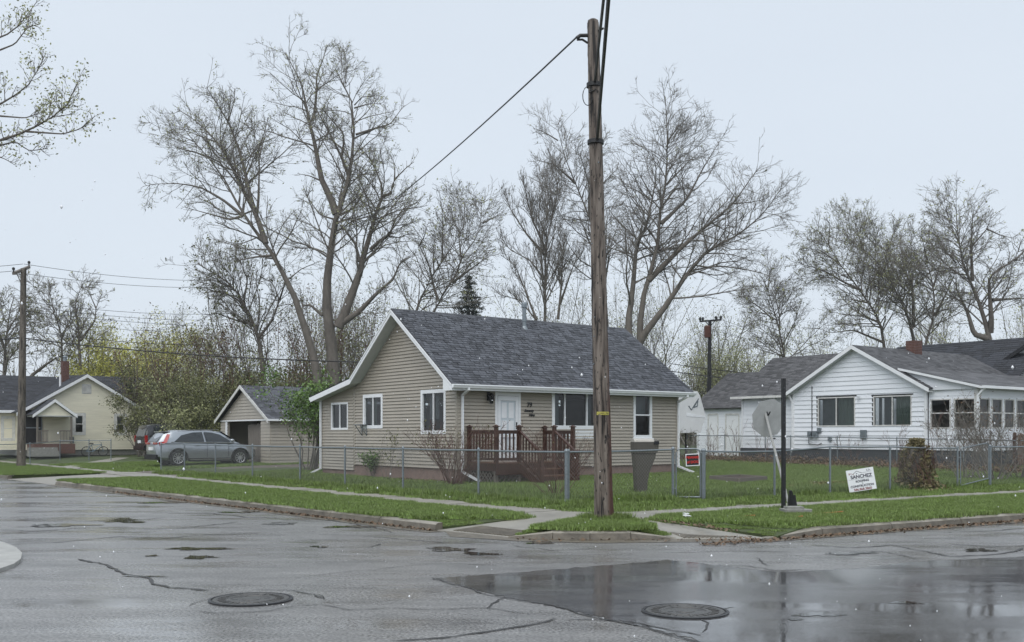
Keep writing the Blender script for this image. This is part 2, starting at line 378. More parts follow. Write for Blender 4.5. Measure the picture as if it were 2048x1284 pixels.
for i, (u, v, ru, rv) in enumerate([(400,1114,40,3.2),(305,1111,14,1.6),(395,1097,60,3.5),(285,1152,45,1.6),(640,1093,22,1.5),(240,1041,60,4),(120,1050,70,3.5),
        (560,1047,40,2.5),(700,1053,50,3),(900,1098,60,4),(960,1107,45,3),(1420,1214,50,3),(1640,1228,45,6),(1810,1205,40,2.5),(1590,1238,22,2),(1080,1085,40,2.5),(1700,1106,60,3),(1960,1100,45,3),(480,1024,40,2),(330,1005,50,2)]):
    b = MB(); b.poly(blob(u, v, ru, rv, seed=i, z=0.0075)[::-1]); b.build('puddle', MT['puddle'], road)

# manhole covers
def manhole(u, v, dia, label, square_notch):
    x, y, _ = rp(u, v, 0); r = dia / 2
    e = empty('manhole_cover', (x, y, 0), 0.3, label, 'manhole', 'manhole covers in the road')
    fr = MB(); k = 40
    fr.lathe((0, 0, 0.002), [(r*1.07, 0), (r*1.07, 0.014), (r*1.0, 0.016), (r*0.99, 0.006), (r*0.9, 0.006)], k); fr.build('frame_ring', MT['black'], e)
    ld = MB(); ld.lathe((0, 0, 0.003), [(r*0.96, 0), (r*0.96, 0.013), (r*0.86, 0.013), (r*0.85, 0.008), (r*0.62, 0.008), (r*0.61, 0.014), (r*0.52, 0.014), (r*0.51, 0.008), (r*0.25, 0.008), (r*0.24, 0.013), (0.01, 0.013)], k)
    ld.build('lid', MT['iron'], e)
    for j in range(24):
        a = j * math.pi / 12; s = MB(); c, d = math.cos(a), math.sin(a)
        s.bar((c*r*0.65, d*r*0.65, 0.012), (c*r*0.83, d*r*0.83, 0.012), 0.022, 0.01); s.build('rib', MT['iron'], e)
    for j in (-1, 1):
        s = MB(); s.box(j*r*0.4-0.03, j*r*0.4+0.03, -0.012, 0.012, 0.009, 0.0125); s.build('pick_hole', MT['black'], e)
manhole(502, 1200, 0.80, 'round iron manhole cover ringed by a crack in the rough grey asphalt', False)
manhole(1370, 1224, 0.78, 'round iron manhole cover in the smooth wet dark road patch', True)

# lawn sheet behind the sidewalks (p along the right street, q along the left)
ax = list(np.arange(0, 12, 0.5)) + list(np.arange(12, 60, 2)) + [60, 80, 120, 200, 400]
V = []; Fc = []
n = len(ax)
for i, p in enumerate(ax):
    for j, q in enumerate(ax):
        x, y = A0 + p * DR + q * DL; V.append((x, y, gz(x, y)))
for i in range(n - 1):
    for j in range(n - 1): Fc.append((i*n+j, (i+1)*n+j, (i+1)*n+j+1, i*n+j+1))
npmesh('lawn', np.array(V), np.array(Fc), MT['grassbase'], kind='structure', label='green lawn of the corner yards')

NLr = np.array([-math.cos(aL), -math.sin(aL)]); NRr = np.array([math.sin(aR), -math.cos(aR)])
SW = 1.25
def lx(q, o): return A0 + q * DL + o * NLr          # left street strip coordinates
def rx(p, o): return A0 + p * DR + o * NRr
# sidewalks: every flag its own slab
def slab_run(name, fn, n0, n1, step, label, o0=0.0, o1=SW):
    e = empty(name, (0, 0, 0)); tag(e, label, None, None, 'structure')
    k = n0
    while k < n1 - 0.3:
        dz = rng.uniform(-0.008, 0.008); mb = MB(); gp_ = 0.012; kk = min(step, n1 - k)
        a, b, c, d = fn(k + gp_, o0), fn(k + kk - gp_, o0), fn(k + kk - gp_, o1), fn(k + gp_, o1)
        P = [(*a, 0.165 + dz), (*b, 0.165 + dz + rng.uniform(-.005, .005)), (*c, 0.160 + dz), (*d, 0.160 + dz)]
        mb.extrude(P, (0, 0, -0.12)); mb.build('paving_slab', MT['conc'], e); k += kk
    return e
slab_run('sidewalk_left', lx, 0.9, 75, 1.5, 'concrete sidewalk along the left street')
slab_run('sidewalk_right', rx, 0.9, 60, 1.5, 'concrete sidewalk along the right street')
# corner pad and ramps
def strip(name, polys, mat, label):
    e = empty(name, (0, 0, 0)); tag(e, label, None, None, 'structure')
    for nm, P, th, mt in polys: mb = MB(); mb.extrude(P, (0, 0, -th)); mb.build(nm, mt, e)
    return e
def zz(p, z): return (p[0], p[1], z)
cL, cR = lx(0.88, 0), rx(0.88, 0)
cLo, cRo = lx(0.88, SW), rx(0.88, SW)
CLa = np.array(rp(870,1062)[:2]); CLb = np.array(rp(110,970)[:2]); dCL = (CLb - CLa) / np.linalg.norm(CLb - CLa); nCL = np.array([-dCL[1], dCL[0]])
CRa = np.array(rp(1545,1079)[:2]); CRb = np.array(rp(2048,1041)[:2]); dCR = (CRb - CRa) / np.linalg.norm(CRb - CRa); nCR = np.array([dCR[1], -dCR[0]])
ck = [rp(1029,1077), rp(1105,1080), rp(1180,1081), rp(1262,1080.5), rp(1340,1079)]
rTa, rTb = np.array(rp(1050,1036.5,.158)[:2]), np.array(rp(1300,1040,.158)[:2])       # tips of the two verges
rIa, rIb = np.array(rp(1130,1049,.15)[:2]), np.array(rp(1290,1051,.15)[:2])           # back corners of the pole patch
padpts = [zz(A0, .166), zz(cL, .166), zz(cLo, .160), zz(rTa, .158), zz(rIa, .155), (1.30, 18.72, .158), (2.0, 18.72, .158), zz(rIb, .155), zz(rTb, .158), zz(cRo, .160), zz(cR, .166)]
rampL = [zz(rTa, .157), zz(CLa - nCL*.05, .014), zz(np.array(ck[0][:2]), .014), zz(rIa, .154)]
rampR = [zz(rIb, .154), zz(np.array(ck[-1][:2]), .014), zz(CRa, .014), zz(rTb, .157)]
pad = strip('corner_pavement', [('landing', padpts, .1, MT['conc']), ('ramp', rampL, .1, MT['conc']), ('ramp', rampR, .1, MT['conc'])], MT['conc'], 'wet concrete landing and kerb ramps at the street corner')
flares = [(zz(CLa + dCL*.1 - nCL*.02, .05), zz(CLa + dCL*1.0 - nCL*.2, .155), zz(rTa, .162)), (zz(CRa + dCR*.1, .05), zz(CRa + dCR*1.0 - nCR*.2, .155), zz(rTb, .162)),
          (zz(np.array(ck[0][:2]) + [.05, .05], .04), zz(np.array(ck[0][:2]) + [.45, .25], .152), zz(rIa, .158)), (zz(np.array(ck[-1][:2]) + [-.05, .05], .04), zz(np.array(ck[-1][:2]) + [-.45, .25], .152), zz(rIb, .158))]
def bil(Q, a, b):
    Q = [np.array(p) for p in Q]; return (Q[1]*(1-a) + Q[2]*a)*(1-b) + (Q[0]*(1-a) + Q[3]*a)*b
def ribs(Q, a0, a1, n):
    for i in range(n):
        a = a0 + (a1-a0)*(i+.5)/n; mb = MB(); mb.bar(bil(Q, a, .05) + [0, 0, .002], bil(Q, a, .40) + [0, 0, .002], .05, .022); mb.build('tactile_rib', MT['concdry'], pad)
ribs(rampL, .15, .92, 17); ribs([rampR[3], rampR[2], rampR[1], rampR[0]], .25, .85, 13)
# gutter strips
gt = MB()
def gstrip(P, w, nv):
    P = np.array(P)
    for i in range(len(P)-1): gt.poly([(*P[i], .006), (*(P[i]+nv*w), .006), (*(P[i+1]+nv*w), .006), (*P[i+1], .006)])
gstrip([CLa - dCL*0.2, CLb], 0.30, nCL); gstrip([CRa - dCR*.3, CRa + dCR*30], 0.28, nCR)
gt.poly([rp(890,1062,.006), rp(900,1073,.006), rp(1040,1082,.006), rp(1200,1086,.006), rp(1360,1084,.006), rp(1545,1084,.006), rp(1545,1078,.006), rp(1360,1078,.006), rp(1030,1076,.006)])
gt.build('gutter', MT['concdry'], road, label='pale concrete gutter')
# kerbs
MT['kerbsheen'] = M_('kerb_top_sheen', (0.27, 0.25, 0.21), 0.45, 0.3, 4.0, bump=0.4, bscale=40)  # wet highlight along the kerb tops, put into a paler colour
def curb(name, P, label, h=.14, w=.17, ends=True):
    e = empty(name, (0, 0, 0)); tag(e, label, None, None, 'structure')
    P = [np.array(p, float) for p in P]
    for i in range(len(P) - 1):
        a, b = P[i], P[i+1]; d = (b - a) / np.linalg.norm(b - a); nv = np.array([-d[1], d[0]])
        a2 = a + d * 0.006; b2 = b - d * 0.006; z0 = h + rng.uniform(-.003, .003)
        prof = [(0.0, -.05), (0.0, .012), (0.025, z0 - .03), (0.05, z0 - .008), (0.075, z0), (w, z0 + .004), (w, -.05)]
        if callable(ends): pass
        mb = MB(); k = len(prof)
        vs = [(*(a2 + nv * o), z) for o, z in prof] + [(*(b2 + nv * o), z) for o, z in prof]
        if ends == 'L' and i == 0: vs[:k] = [(*(a2 - d*.1 + nv*o), min(z, .03)) for o, z in prof]
        if ends in ('B', 'L') and i == 0: vs[:k] = [(*(a2 - d*.12 + nv*o), min(z, .025)) for o, z in prof]
        if ends in ('B',) and i == len(P) - 2: vs[k:] = [(*(b2 + d*.12 + nv*o), min(z, .025)) for o, z in prof]
        fs = [(j, j+1, k+j+1, k+j) for j in range(k-1)] + [tuple(range(k))[::-1], tuple(range(k, 2*k))]
        mb.add(vs, [f[::-1] for f in fs]); mb.m = [1 if 2 <= j <= 4 else 0 for j in range(k-1)] + [0, 0]; mb.build('kerb_stone', [MT['concdry'], MT['kerbsheen']], e)
    return e
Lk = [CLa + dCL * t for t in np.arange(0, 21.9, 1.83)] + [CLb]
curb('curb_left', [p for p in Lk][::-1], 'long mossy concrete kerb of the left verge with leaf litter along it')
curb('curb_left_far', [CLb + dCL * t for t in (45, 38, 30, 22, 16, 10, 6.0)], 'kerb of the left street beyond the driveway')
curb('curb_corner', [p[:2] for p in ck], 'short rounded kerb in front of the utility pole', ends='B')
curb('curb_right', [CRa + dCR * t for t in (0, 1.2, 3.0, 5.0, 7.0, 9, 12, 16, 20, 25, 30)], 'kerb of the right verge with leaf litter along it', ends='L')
# verges (mown strips between sidewalk and kerb)
def sheet(name, P2, z, mat, label, kind='structure'):
    mb = MB(); P = [(*p, z) if len(p) == 2 else p for p in P2]; mb.extrude(P, (0, 0, -0.14)); return mb.build(name, mat, kind=kind, label=label)
nIn = -nCL
vergeL = [CLa + nIn*.20 + dCL*1.0, CLb + nIn*.20, lx(22.3, SW+.02), lx(0.95, SW+.02), rTa]
vergeLf = [CLb + dCL*6.1 + nIn*.165, CLb + dCL*45 + nIn*.165, lx(72, SW+.02), lx(28.2, SW+.02)]
nInR = -nCR
vergeR = [CRa + nInR*.20 + dCR*1.0, rTb, rx(0.95, SW+.02), rx(40, SW+.02), CRa + dCR*36 + nInR*.20]
island = [np.array(ck[0][:2]) + [.45, .25]] + [np.array(p[:2]) + [0, .25] for p in ck[1:-1]] + [np.array(ck[-1][:2]) + [-.45, .25], rIb, np.array([2.0, 18.68]), np.array([1.30, 18.68]), rIa]
def ccw(P):
    a = sum(P[i][0]*P[(i+1) % len(P)][1] - P[(i+1) % len(P)][0]*P[i][1] for i in range(len(P))); return P if a > 0 else P[::-1]
for nm, P, lb in (('verge_left', vergeL, 'mown grass verge along the left kerb'), ('verge_far_left', vergeLf, 'grass verge beyond the driveway'),
              ('verge_right', vergeR, 'mown grass verge along the right kerb'), ('verge_corner', island, 'small grass patch round the foot of the utility pole')):
    sheet(nm, ccw(P), .160, MT['grassbase'], lb)
for f_ in flares:
    P = ccw([np.array(p) for p in f_]); mb = MB(); mb.extrude([tuple(p) for p in P], (0, 0, -.12)); mb.build('verge_flare', MT['grassbase'], kind='structure', label='sloping grass flare beside a kerb ramp')
# driveway apron and gravel drive
dv = [zz(CLb + dCL*.1, .01), zz(CLb + dCL*5.9, .01), zz(lx(27.9, 0), .172), zz(lx(22.6, 0), .172)]
mb = MB(); mb.extrude(ccw(dv), (0, 0, -.1)); mb.build('driveway_apron', MT['conc'], kind='structure', label='pale concrete driveway apron crossing the verge')
P = []; 
for q, pp_ in ((22.8, 0), (28.5, 0), (28.5, 5), (28.5, 11), (22.0, 11), (22.4, 5)):
    x, y = A0 + pp_*DR + q*DL; P.append((x, y, gz(x, y) + .02))
mb = MB(); mb.poly(ccw(P)); mb.build('driveway', MT['gravel'], kind='structure', label='gravel driveway under the silver car')
# cream house front walk
P = [gpt(95,938,.02), gpt(150,938,.02), gpt(260,915,.02), gpt(232,915,.02)]
mb = MB(); mb.poly(ccw(P)); mb.build('front_path', MT['conc'], kind='structure', label='narrow concrete path to the cream house')
# left near corner: concrete kerb return
P = [rp(-160,1180,.05), rp(-120,1060,.05), rp(-20,1078,.05), rp(10,1085,.05), rp(32,1094,.05), rp(44,1105,.05), rp(42,1117,.05), rp(28,1127,.05), rp(8,1134,.05), rp(-40,1150,.05)]
mb = MB(); mb.extrude(ccw(P), (0, 0, -.06)); mb.build('curb_return', M_('pale_concrete', (0.36, 0.36, 0.34), .5, .2, 5, bump=.3), kind='structure', label='pale curved concrete kerb return at the left edge')

# ------------------------------------------------------------------ grass blades (instanced tufts)
def inpoly(P, pts):
    P = np.array([p[:2] for p in P]); x, y = pts[:, 0], pts[:, 1]; c = np.zeros(len(pts), bool); j = len(P) - 1
    for i in range(len(P)):
        m = ((P[i,1] > y) != (P[j,1] > y)) & (x < (P[j,0]-P[i,0])*(y-P[i,1])/(P[j,1]-P[i,1]+1e-12) + P[i,0]); c ^= m; j = i
    return c
def tuft(name, nb, rad, h0, h1, seed, w=.006):
    r = np.random.default_rng(seed); a = r.uniform(0, 6.283, nb); d = rad * np.sqrt(r.uniform(0, 1, nb))
    bx, by = d*np.cos(a), d*np.sin(a); h = r.uniform(h0, h1, nb); t = r.uniform(0, 6.283, nb); ln = r.uniform(.1, .9, nb) * h
    wx, wy = np.cos(t + 1.57) * w, np.sin(t + 1.57) * w
    V = np.stack([np.stack([bx-wx, by-wy, np.zeros(nb)], 1), np.stack([bx+wx, by+wy, np.zeros(nb)], 1), np.stack([bx+ln*np.cos(t), by+ln*np.sin(t), h], 1)], 1).reshape(-1, 3)
    me = bpy.data.meshes.new(name); me.from_pydata(V.tolist(), [], np.arange(nb*3).reshape(-1, 3).tolist())
    at_ = me.attributes.new('tone', 'FLOAT', 'POINT'); at_.data.foreach_set('value', np.repeat(r.uniform(0, 1, nb), 3).astype(np.float32))
    me.materials.append(MT['blade']); return me
def scatter(name, pts, mesh, smin, smax, seed, parent=None, label=None):
    me = bpy.data.meshes.new(name); me.vertices.add(len(pts)); me.vertices.foreach_set('co', np.ascontiguousarray(pts, np.float32).ravel()); me.update()
    o = bpy.data.objects.new(name, me); link(o, parent); tag(o, label, 'grass', None, 'stuff')
    ng = bpy.data.node_groups.new(name, 'GeometryNodeTree')
    ng.interface.new_socket('Geometry', in_out='INPUT', socket_type='NodeSocketGeometry'); ng.interface.new_socket('Geometry', in_out='OUTPUT', socket_type='NodeSocketGeometry')
    N = ng.nodes; L = ng.links; gi = N.new('NodeGroupInput'); go = N.new('NodeGroupOutput')
    ip = N.new('GeometryNodeInstanceOnPoints'); ob = N.new('GeometryNodeObjectInfo'); ob.inputs['As Instance'].default_value = True
    src = bpy.data.objects.get(mesh.name + '_src')
    if src is None:
        src = bpy.data.objects.new(mesh.name + '_src', mesh)
    ob.inputs[0].default_value = src
    rr = N.new('FunctionNodeRandomValue'); rr.data_type = 'FLOAT_VECTOR'; rr.inputs[0].default_value = (0, 0, 0); rr.inputs[1].default_value = (0, 0, 6.283); rr.inputs['Seed'].default_value = seed
    rs = N.new('FunctionNodeRandomValue'); rs.data_type = 'FLOAT'; rs.inputs[2].default_value = smin; rs.inputs[3].default_value = smax; rs.inputs['Seed'].default_value = seed + 1
    L.new(gi.outputs[0], ip.inputs['Points']); L.new(ob.outputs['Geometry'], ip.inputs['Instance']); L.new(rr.outputs[0], ip.inputs['Rotation']); L.new(rs.outputs[1], ip.inputs['Scale'])
    L.new(ip.outputs[0], go.inputs[0])
    md = o.modifiers.new('tufts', 'NODES'); md.node_group = ng; return o
def flare_tufts():
    out = []
    for f_ in flares:
        A_, B_, C_ = (np.array(p) for p in f_)
        for _ in range(26):
            a, b = rng.uniform(0, 1, 2); a, b = (a, b) if a+b < 1 else (1-a, 1-b); out.append(A_ + (B_-A_)*a + (C_-A_)*b - [0, 0, .005])
    return np.array(out)
TUFT = tuft('tuft_mesh', 420, .30, .03, .075, 3); TALL = tuft('tall_tuft_mesh', 260, .22, .07, .20, 4)
def fill(P, spacing, seed):
    r = np.random.default_rng(seed); P = np.array([p[:2] for p in P]); lo, hi = P.min(0), P.max(0)
    n = int((hi-lo).prod() / spacing**2); q = r.uniform(lo, hi, (n, 2)); return q[inpoly(P, q)]
for nm, P, lb in (('grass_verge_left', vergeL, 'short grass blades on the left verge'), ('grass_verge_right', vergeR, 'short grass blades on the right verge'),
              ('grass_corner', island, 'grass blades round the pole foot'), ('grass_far_left', vergeLf, 'grass blades on the verge past the driveway')):
    q = fill(P, .16 if nm != 'grass_corner' else .1, 11); q = q[(np.abs(q[:, 0] / q[:, 1]) < .6) & (q[:, 1] < 62)]
    scatter(nm, np.c_[q, np.full(len(q), .155)], TUFT, .7, 1.2, 5, label=lb)
scatter('grass_flares', flare_tufts(), TUFT, .35, .6, 15, label='short grass on the slopes beside the kerb ramps')
yardP = [A0, A0 + 45*DR, A0 + 45*DR + 45*DL, A0 + 45*DL]
q = fill(yardP, .24, 12); q = q[(np.abs(q[:, 0] / q[:, 1]) < .56) & (q[:, 1] < 52)]
hq = q - HC; ss = hq @ ER; tt = hq @ EL
q = q[~((ss > -0.1) & (ss < 9.3) & (tt > -0.1) & (tt < 9))]
drv = [A0 + p_*DR + q_*DL for q_, p_ in ((22.8, 0), (28.5, 0), (28.5, 11), (22.0, 11))]
q = q[~inpoly(drv, q)]
scatter('grass_yard', np.array([(x, y, gz(x, y) - .005) for x, y in q]), TUFT, .8, 1.4, 6, label='shaggy green grass of the corner yard')
# longer grass along the fences and house
fl = [(*(lx(k, -.55 + rng.normal(0, .18))),) for k in np.arange(1, 26, .12)] + [(*(rx(k, -1.6 + rng.normal(0, .3))),) for k in np.arange(1, 16, .1)]
fl += [tuple(A0 + DL*(1.9 + rng.normal(0, .5)) + DR*rng.uniform(1.6, 14)) for _ in range(200)] + [tuple(A0 + DR*(1.9 + rng.normal(0, .5)) + DL*rng.uniform(1.6, 20)) for _ in range(240)]
scatter('grass_long', np.array([(x, y, gz(x, y) - .01) for x, y in fl]), TALL, .6, 1.2, 8, label='longer grass tufts along the chain-link fence')
px, py, _ = gpt(1208, 1041); 
ft = [(px + .32*math.cos(a) + rng.normal(0, .06), py + .26*math.sin(a) + rng.normal(0, .06), .155) for a in np.linspace(0, 6.28, 24)]
scatter('grass_pole_foot', np.array(ft), TALL, .5, 1.0, 9, label='long grass tufts at the foot of the utility pole')
# leaf litter along the kerbs
def litter(name, pts, size, seed, mat, label, z=None):
    r = np.random.default_rng(seed); n = len(pts); a = r.uniform(0, 6.283, n); s = r.uniform(.5, 1.3, n) * size; tl = r.uniform(-.7, .7, (n, 2))
    c = np.array(pts, float); V = []
    ex = np.stack([np.cos(a), np.sin(a), tl[:, 0]], 1) * s[:, None]; ey = np.stack([-np.sin(a), np.cos(a), tl[:, 1]], 1) * s[:, None] * .6
    lift = np.abs(ex[:, 2]) + np.abs(ey[:, 2]); c[:, 2] += lift * .5 + .004
    V = np.stack([c-ex, c-ey*.9, c+ex, c+ey*.9], 1).reshape(-1, 3)
    return npmesh(name, V, np.arange(n*4).reshape(-1, 4), mat, label=label, cat='leaf litter', kind='stuff')
pts = [(*(CLa + dCL*rng.uniform(0, 16)**1 + nCL*abs(rng.normal(.05, .09))), .008) for _ in range(1100)] + [(*(CRa + dCR*rng.uniform(-1.6, 12) + nCR*abs(rng.normal(.05, .14))), .008) for _ in range(1500)]
pts += [(*np.array(rp(rng.uniform(1030, 1540), 1081 + rng.normal(0, 1.6)))[:2], .008) for _ in range(130)]
litter('leaf_litter', pts, .035, 5, MT['leafb'], 'brown wet leaf litter lying in the gutters')
pts = []
for _ in range(2600):
    x, y = A0 + DR*rng.uniform(.3, 22) + DL*rng.uniform(.3, 22); pts.append((x, y, gz(x, y)+.03))
litter('lawn_litter', pts, .022, 16, MT['leafb'], 'scattered dead leaves and bare bits on the corner lawn')
pts = [(*np.array(rp(1300 + 230*t + rng.normal(0, 8), 1037 + 36*t + rng.normal(0, 1.5), .16))[:2], .162 if t < .75 else .08) for t in rng.uniform(0, 1, 260)]
litter('verge_litter', pts, .03, 6, MT['leafb'], 'brown leaves along the edge of the right ramp')
# ------------------------------------------------------------------ building helpers
v3 = lambda *a: np.array(a, float)
def siding(parent, o, d, n, xl, xr, z0, z1, expo, openings, mat, lap=.022, thick=.10, joined=False, name='siding_board', stripes=None):
    """lapped courses on the wall o + x*d, outward n; xl(z), xr(z) give the wall's edges"""
    o, d, n = v3(*o), v3(*d), v3(*n); up = v3(0, 0, 1); zc = z0; allmb = MB()
    while zc < z1 - 1e-4:
        ztop = min(zc + expo, z1); mb = allmb if joined else MB()
        zs = sorted({zc, ztop} | {z for q in openings for z in (q[2], q[3]) if zc < z < ztop})
        for za, zb in zip(zs[:-1], zs[1:]):
            zm = (za + zb) / 2
            iv = [((xl(za), xl(zb)), (xr(za), xr(zb)))]
            for (a, b, c, e) in openings:
                if not (c <= zm <= e): continue
                nv = []
                for (L0, L1), (R0, R1) in iv:
                    if b <= min(L0, L1) or a >= max(R0, R1): nv.append(((L0, L1), (R0, R1))); continue
                    if a > max(L0, L1): nv.append(((L0, L1), (a, a)))
                    if b < min(R0, R1): nv.append(((b, b), (R0, R1)))
                iv = nv
            fa = lap * (1 - (za - zc) / expo) + .003; fb = lap * (1 - (zb - zc) / expo) + .003
            for (L0, L1), (R0, R1) in iv:
                if not joined: mb = MB()
                if R0 - L0 < .005 and R1 - L1 < .005: continue
                R0 = max(R0, L0); R1 = max(R1, L1)
                vs = [o+d*L0+up*za+n*fa, o+d*R0+up*za+n*fa, o+d*R1+up*zb+n*fb, o+d*L1+up*zb+n*fb,
                      o+d*L0+up*za-n*thick, o+d*R0+up*za-n*thick, o+d*R1+up*zb-n*thick, o+d*L1+up*zb-n*thick]
                fs = [(0,1,2,3),(5,4,7,6),(1,0,4,5),(3,2,6,7),(0,3,7,4),(2,1,5,6)]
                if np.dot(np.cross(d, up), n) < 0: fs = [f[::-1] for f in fs]
                mb.add(vs, fs)
                if not joined: mb.build(name, mat, parent)
        zc += expo
    if joined: allmb.build('siding', mat, parent, kind='stuff')

def shingles(parent, o, a, u, La, Lu, mat, seed, expo=.14, clip=None, name='shingles', tab=(.16, .34), thick=.012, deck=True):
    """rows of tabs over a roof plane: o lower-left corner, a along the eave, u up the slope"""
    r = np.random.default_rng(seed); o, a, u = v3(*o), v3(*a), v3(*u); n = np.cross(a, u); n /= np.linalg.norm(n)
    if n[2] < 0: n = -n
    V = []; T = []; y = 0.0
    while y < Lu - .01:
        y1 = min(y + expo, Lu); x0, x1 = (0, La) if clip is None else clip(y + expo / 2)
        x = x0 - r.uniform(0, .1)
        while x < x1:
            w = r.uniform(*tab); xa, xb = max(x + .002, x0), min(x + w - .002, x1); x += w
            if xb - xa < .01: continue
            t0 = thick * r.choice([.6, 1.0, 1.6]); dy = r.uniform(-.006, .006); sk = r.uniform(0, .03) if thick > .01 else 0
            yb = min(y1 + .03, Lu)
            pb = [o+a*(xa-sk*.3)+u*(y+dy), o+a*(xb+sk*.3)+u*(y+dy), o+a*(xb-sk)+u*yb, o+a*(xa+sk)+u*yb]
            V += [pb[0]+n*t0, pb[1]+n*t0, pb[2]+n*.002, pb[3]+n*.002, pb[0]-n*.004, pb[1]-n*.004]; T += [r.uniform(0, 1)] * 6
        y = y1
    V = np.array(V); k = len(V) // 6; b = np.arange(k) * 6
    q1 = np.stack([b, b+1, b+2, b+3], 1); q2 = np.stack([b+4, b+5, b+1, b], 1)
    fl = np.dot(np.cross(a, u), n) < 0
    Fq = np.concatenate([q1, q2]); Fq = Fq[:, ::-1] if fl else Fq
    ob = npmesh(name, V, Fq, mat, parent, attr=np.array(T), kind='stuff')
    return ob
def deckslab(parent, P, n, th, mat, name='roof_deck'):
    mb = MB(); mb.extrude([v3(*p) - v3(*n) * .004 for p in P], -v3(*n) * th); return mb.build(name, mat, parent)

def window(parent, o, d, n, x0, x1, z0, z1, fw=.07, proud=.035, mull=(), rails=(), frame='white', back='blind', backx=None, sill=0.0, trimw=0.0, trimmat=None, gl='glass'):
    """a framed window set in the opening: frame, mullions, panes, blind"""
    o, d, n = v3(*o), v3(*d), v3(*n); up = v3(0, 0, 1)
    def bx(mb, a, b, c, e, f0, f1): mb.obox(o+d*a+up*c+n*f0, d*(b-a), up*(e-c), n*(f1-f0))
    w = MB()
    bx(w, x0-trimw, x1+trimw, z1-fw, z1+trimw, -.08, proud); bx(w, x0-trimw, x1+trimw, z0-trimw, z0+fw, -.08, proud)
    bx(w, x0-trimw, x0+fw, z0+fw, z1-fw, -.08, proud); bx(w, x1-fw, x1+trimw, z0+fw, z1-fw, -.08, proud)
    wo_ = w.build('window', MT[frame], parent)
    xs = [x0+fw] + [x0 + (x1-x0)*m for m in mull] + [x1-fw]; zs = [z0+fw] + [z0 + (z1-z0)*m for m in rails] + [z1-fw]
    for m in mull: q = MB(); xm = x0 + (x1-x0)*m; bx(q, xm-.022, xm+.022, z0+fw, z1-fw, -.05, proud-.008); q.build('mullion', MT[frame], wo_)
    for m in rails: q = MB(); zm = z0 + (z1-z0)*m; bx(q, x0+fw, x1-fw, zm-.022, zm+.022, -.05, proud-.012); q.build('meeting_rail', MT[frame], wo_)
    for i in range(len(xs)-1):
        for j in range(len(zs)-1):
            q = MB(); f = -.012 - .01 * ((i + j) % 2); pl_ = [o+d*xs[i]+up*zs[j]+n*f, o+d*xs[i+1]+up*zs[j]+n*f, o+d*xs[i+1]+up*zs[j+1]+n*f, o+d*xs[i]+up*zs[j+1]+n*f]; q.poly(pl_ if np.dot(np.cross(d, up), n) > 0 else pl_[::-1]); q.build('pane', MT[gl], wo_)
    if sill: q = MB(); bx(q, x0-.05, x1+.05, z0-sill, z0, .0, proud+.03); q.build('sill', MT[frame], wo_)
    if back:
        for (a, b, c, e, mt) in (backx or [(0, 1, 0, 1, back)]):
            q = MB(); xa, xb = x0+fw+(x1-x0-2*fw)*a, x0+fw+(x1-x0-2*fw)*b; za, zb = z0+fw+(z1-z0-2*fw)*c, z0+fw+(z1-z0-2*fw)*e
            if mt == 'curtain':
                k = 24; pts = []
                for i in range(k+1): pts.append(o+d*(xa+(xb-xa)*i/k)+n*(-.2+.025*math.sin(i*1.9)))
                q.add([p+up*za for p in pts]+[p+up*zb for p in pts], [(i, i+1, k+2+i, k+1+i) for i in range(k)])
            else:
                q.poly([o+d*xa+up*za-n*.2, o+d*xb+up*za-n*.2, o+d*xb+up*zb-n*.2, o+d*xa+up*zb-n*.2])
            q.build(mt if mt != 'dark' else 'room_dark', MT[mt], wo_)
    return wo_
def rake(parent, p0, p1, n, h=.16, th=.03, mat='white', name='rake_board'):
    """fascia board along a sloping roof edge from p0 to p1 (top edge), facing n"""
    p0, p1, n = v3(*p0), v3(*p1), v3(*n); mb = MB()
    mb.extrude([p0, p1, p1 - v3(0, 0, h), p0 - v3(0, 0, h)], -n * th); return mb.build(name, MT[mat], parent)
def downspout(parent, pts, w=.075, mat='white'):
    mb = MB()
    for a, b in zip(pts[:-1], pts[1:]):
        d = v3(*b) - v3(*a); d /= np.linalg.norm(d); mb.bar(v3(*a) - d*.02, v3(*b) + d*.02, w, w*.8)
    return mb.build('downspout', MT[mat], parent)

# ------------------------------------------------------------------ main beige house (local x along the front, y along the side, z up)
H = empty('beige_house', (HC[0], HC[1], 0), HA, 'small beige vinyl-sided house with slate roof and number 79 by the door', 'house')
X, Y_, Z_ = v3(1, 0, 0), v3(0, 1, 0), v3(0, 0, 1)
LEN, WID, LT = 9.17, 6.24, 8.80
EO, RO = .35, .42
zE, zP, tP, tK, zK, tEnd, zEnd = 3.18, 5.67, 3.12, 5.85, 3.62, 8.88, 3.08
def rooftop(t):
    if t < tP: return zE + (zP - zE) * (t + EO) / (tP + EO)
    if t < tK: return zP + (zK - zP) * (t - tP) / (tK - tP)
    return zK + (zEnd - zK) * (t - tK) / (tEnd - tK)
zS0 = .70
fo = MB(); fo.box(.02, LEN-.02, .02, LT-.02, .0, zS0); fo.build('foundation', MT['found'], H)
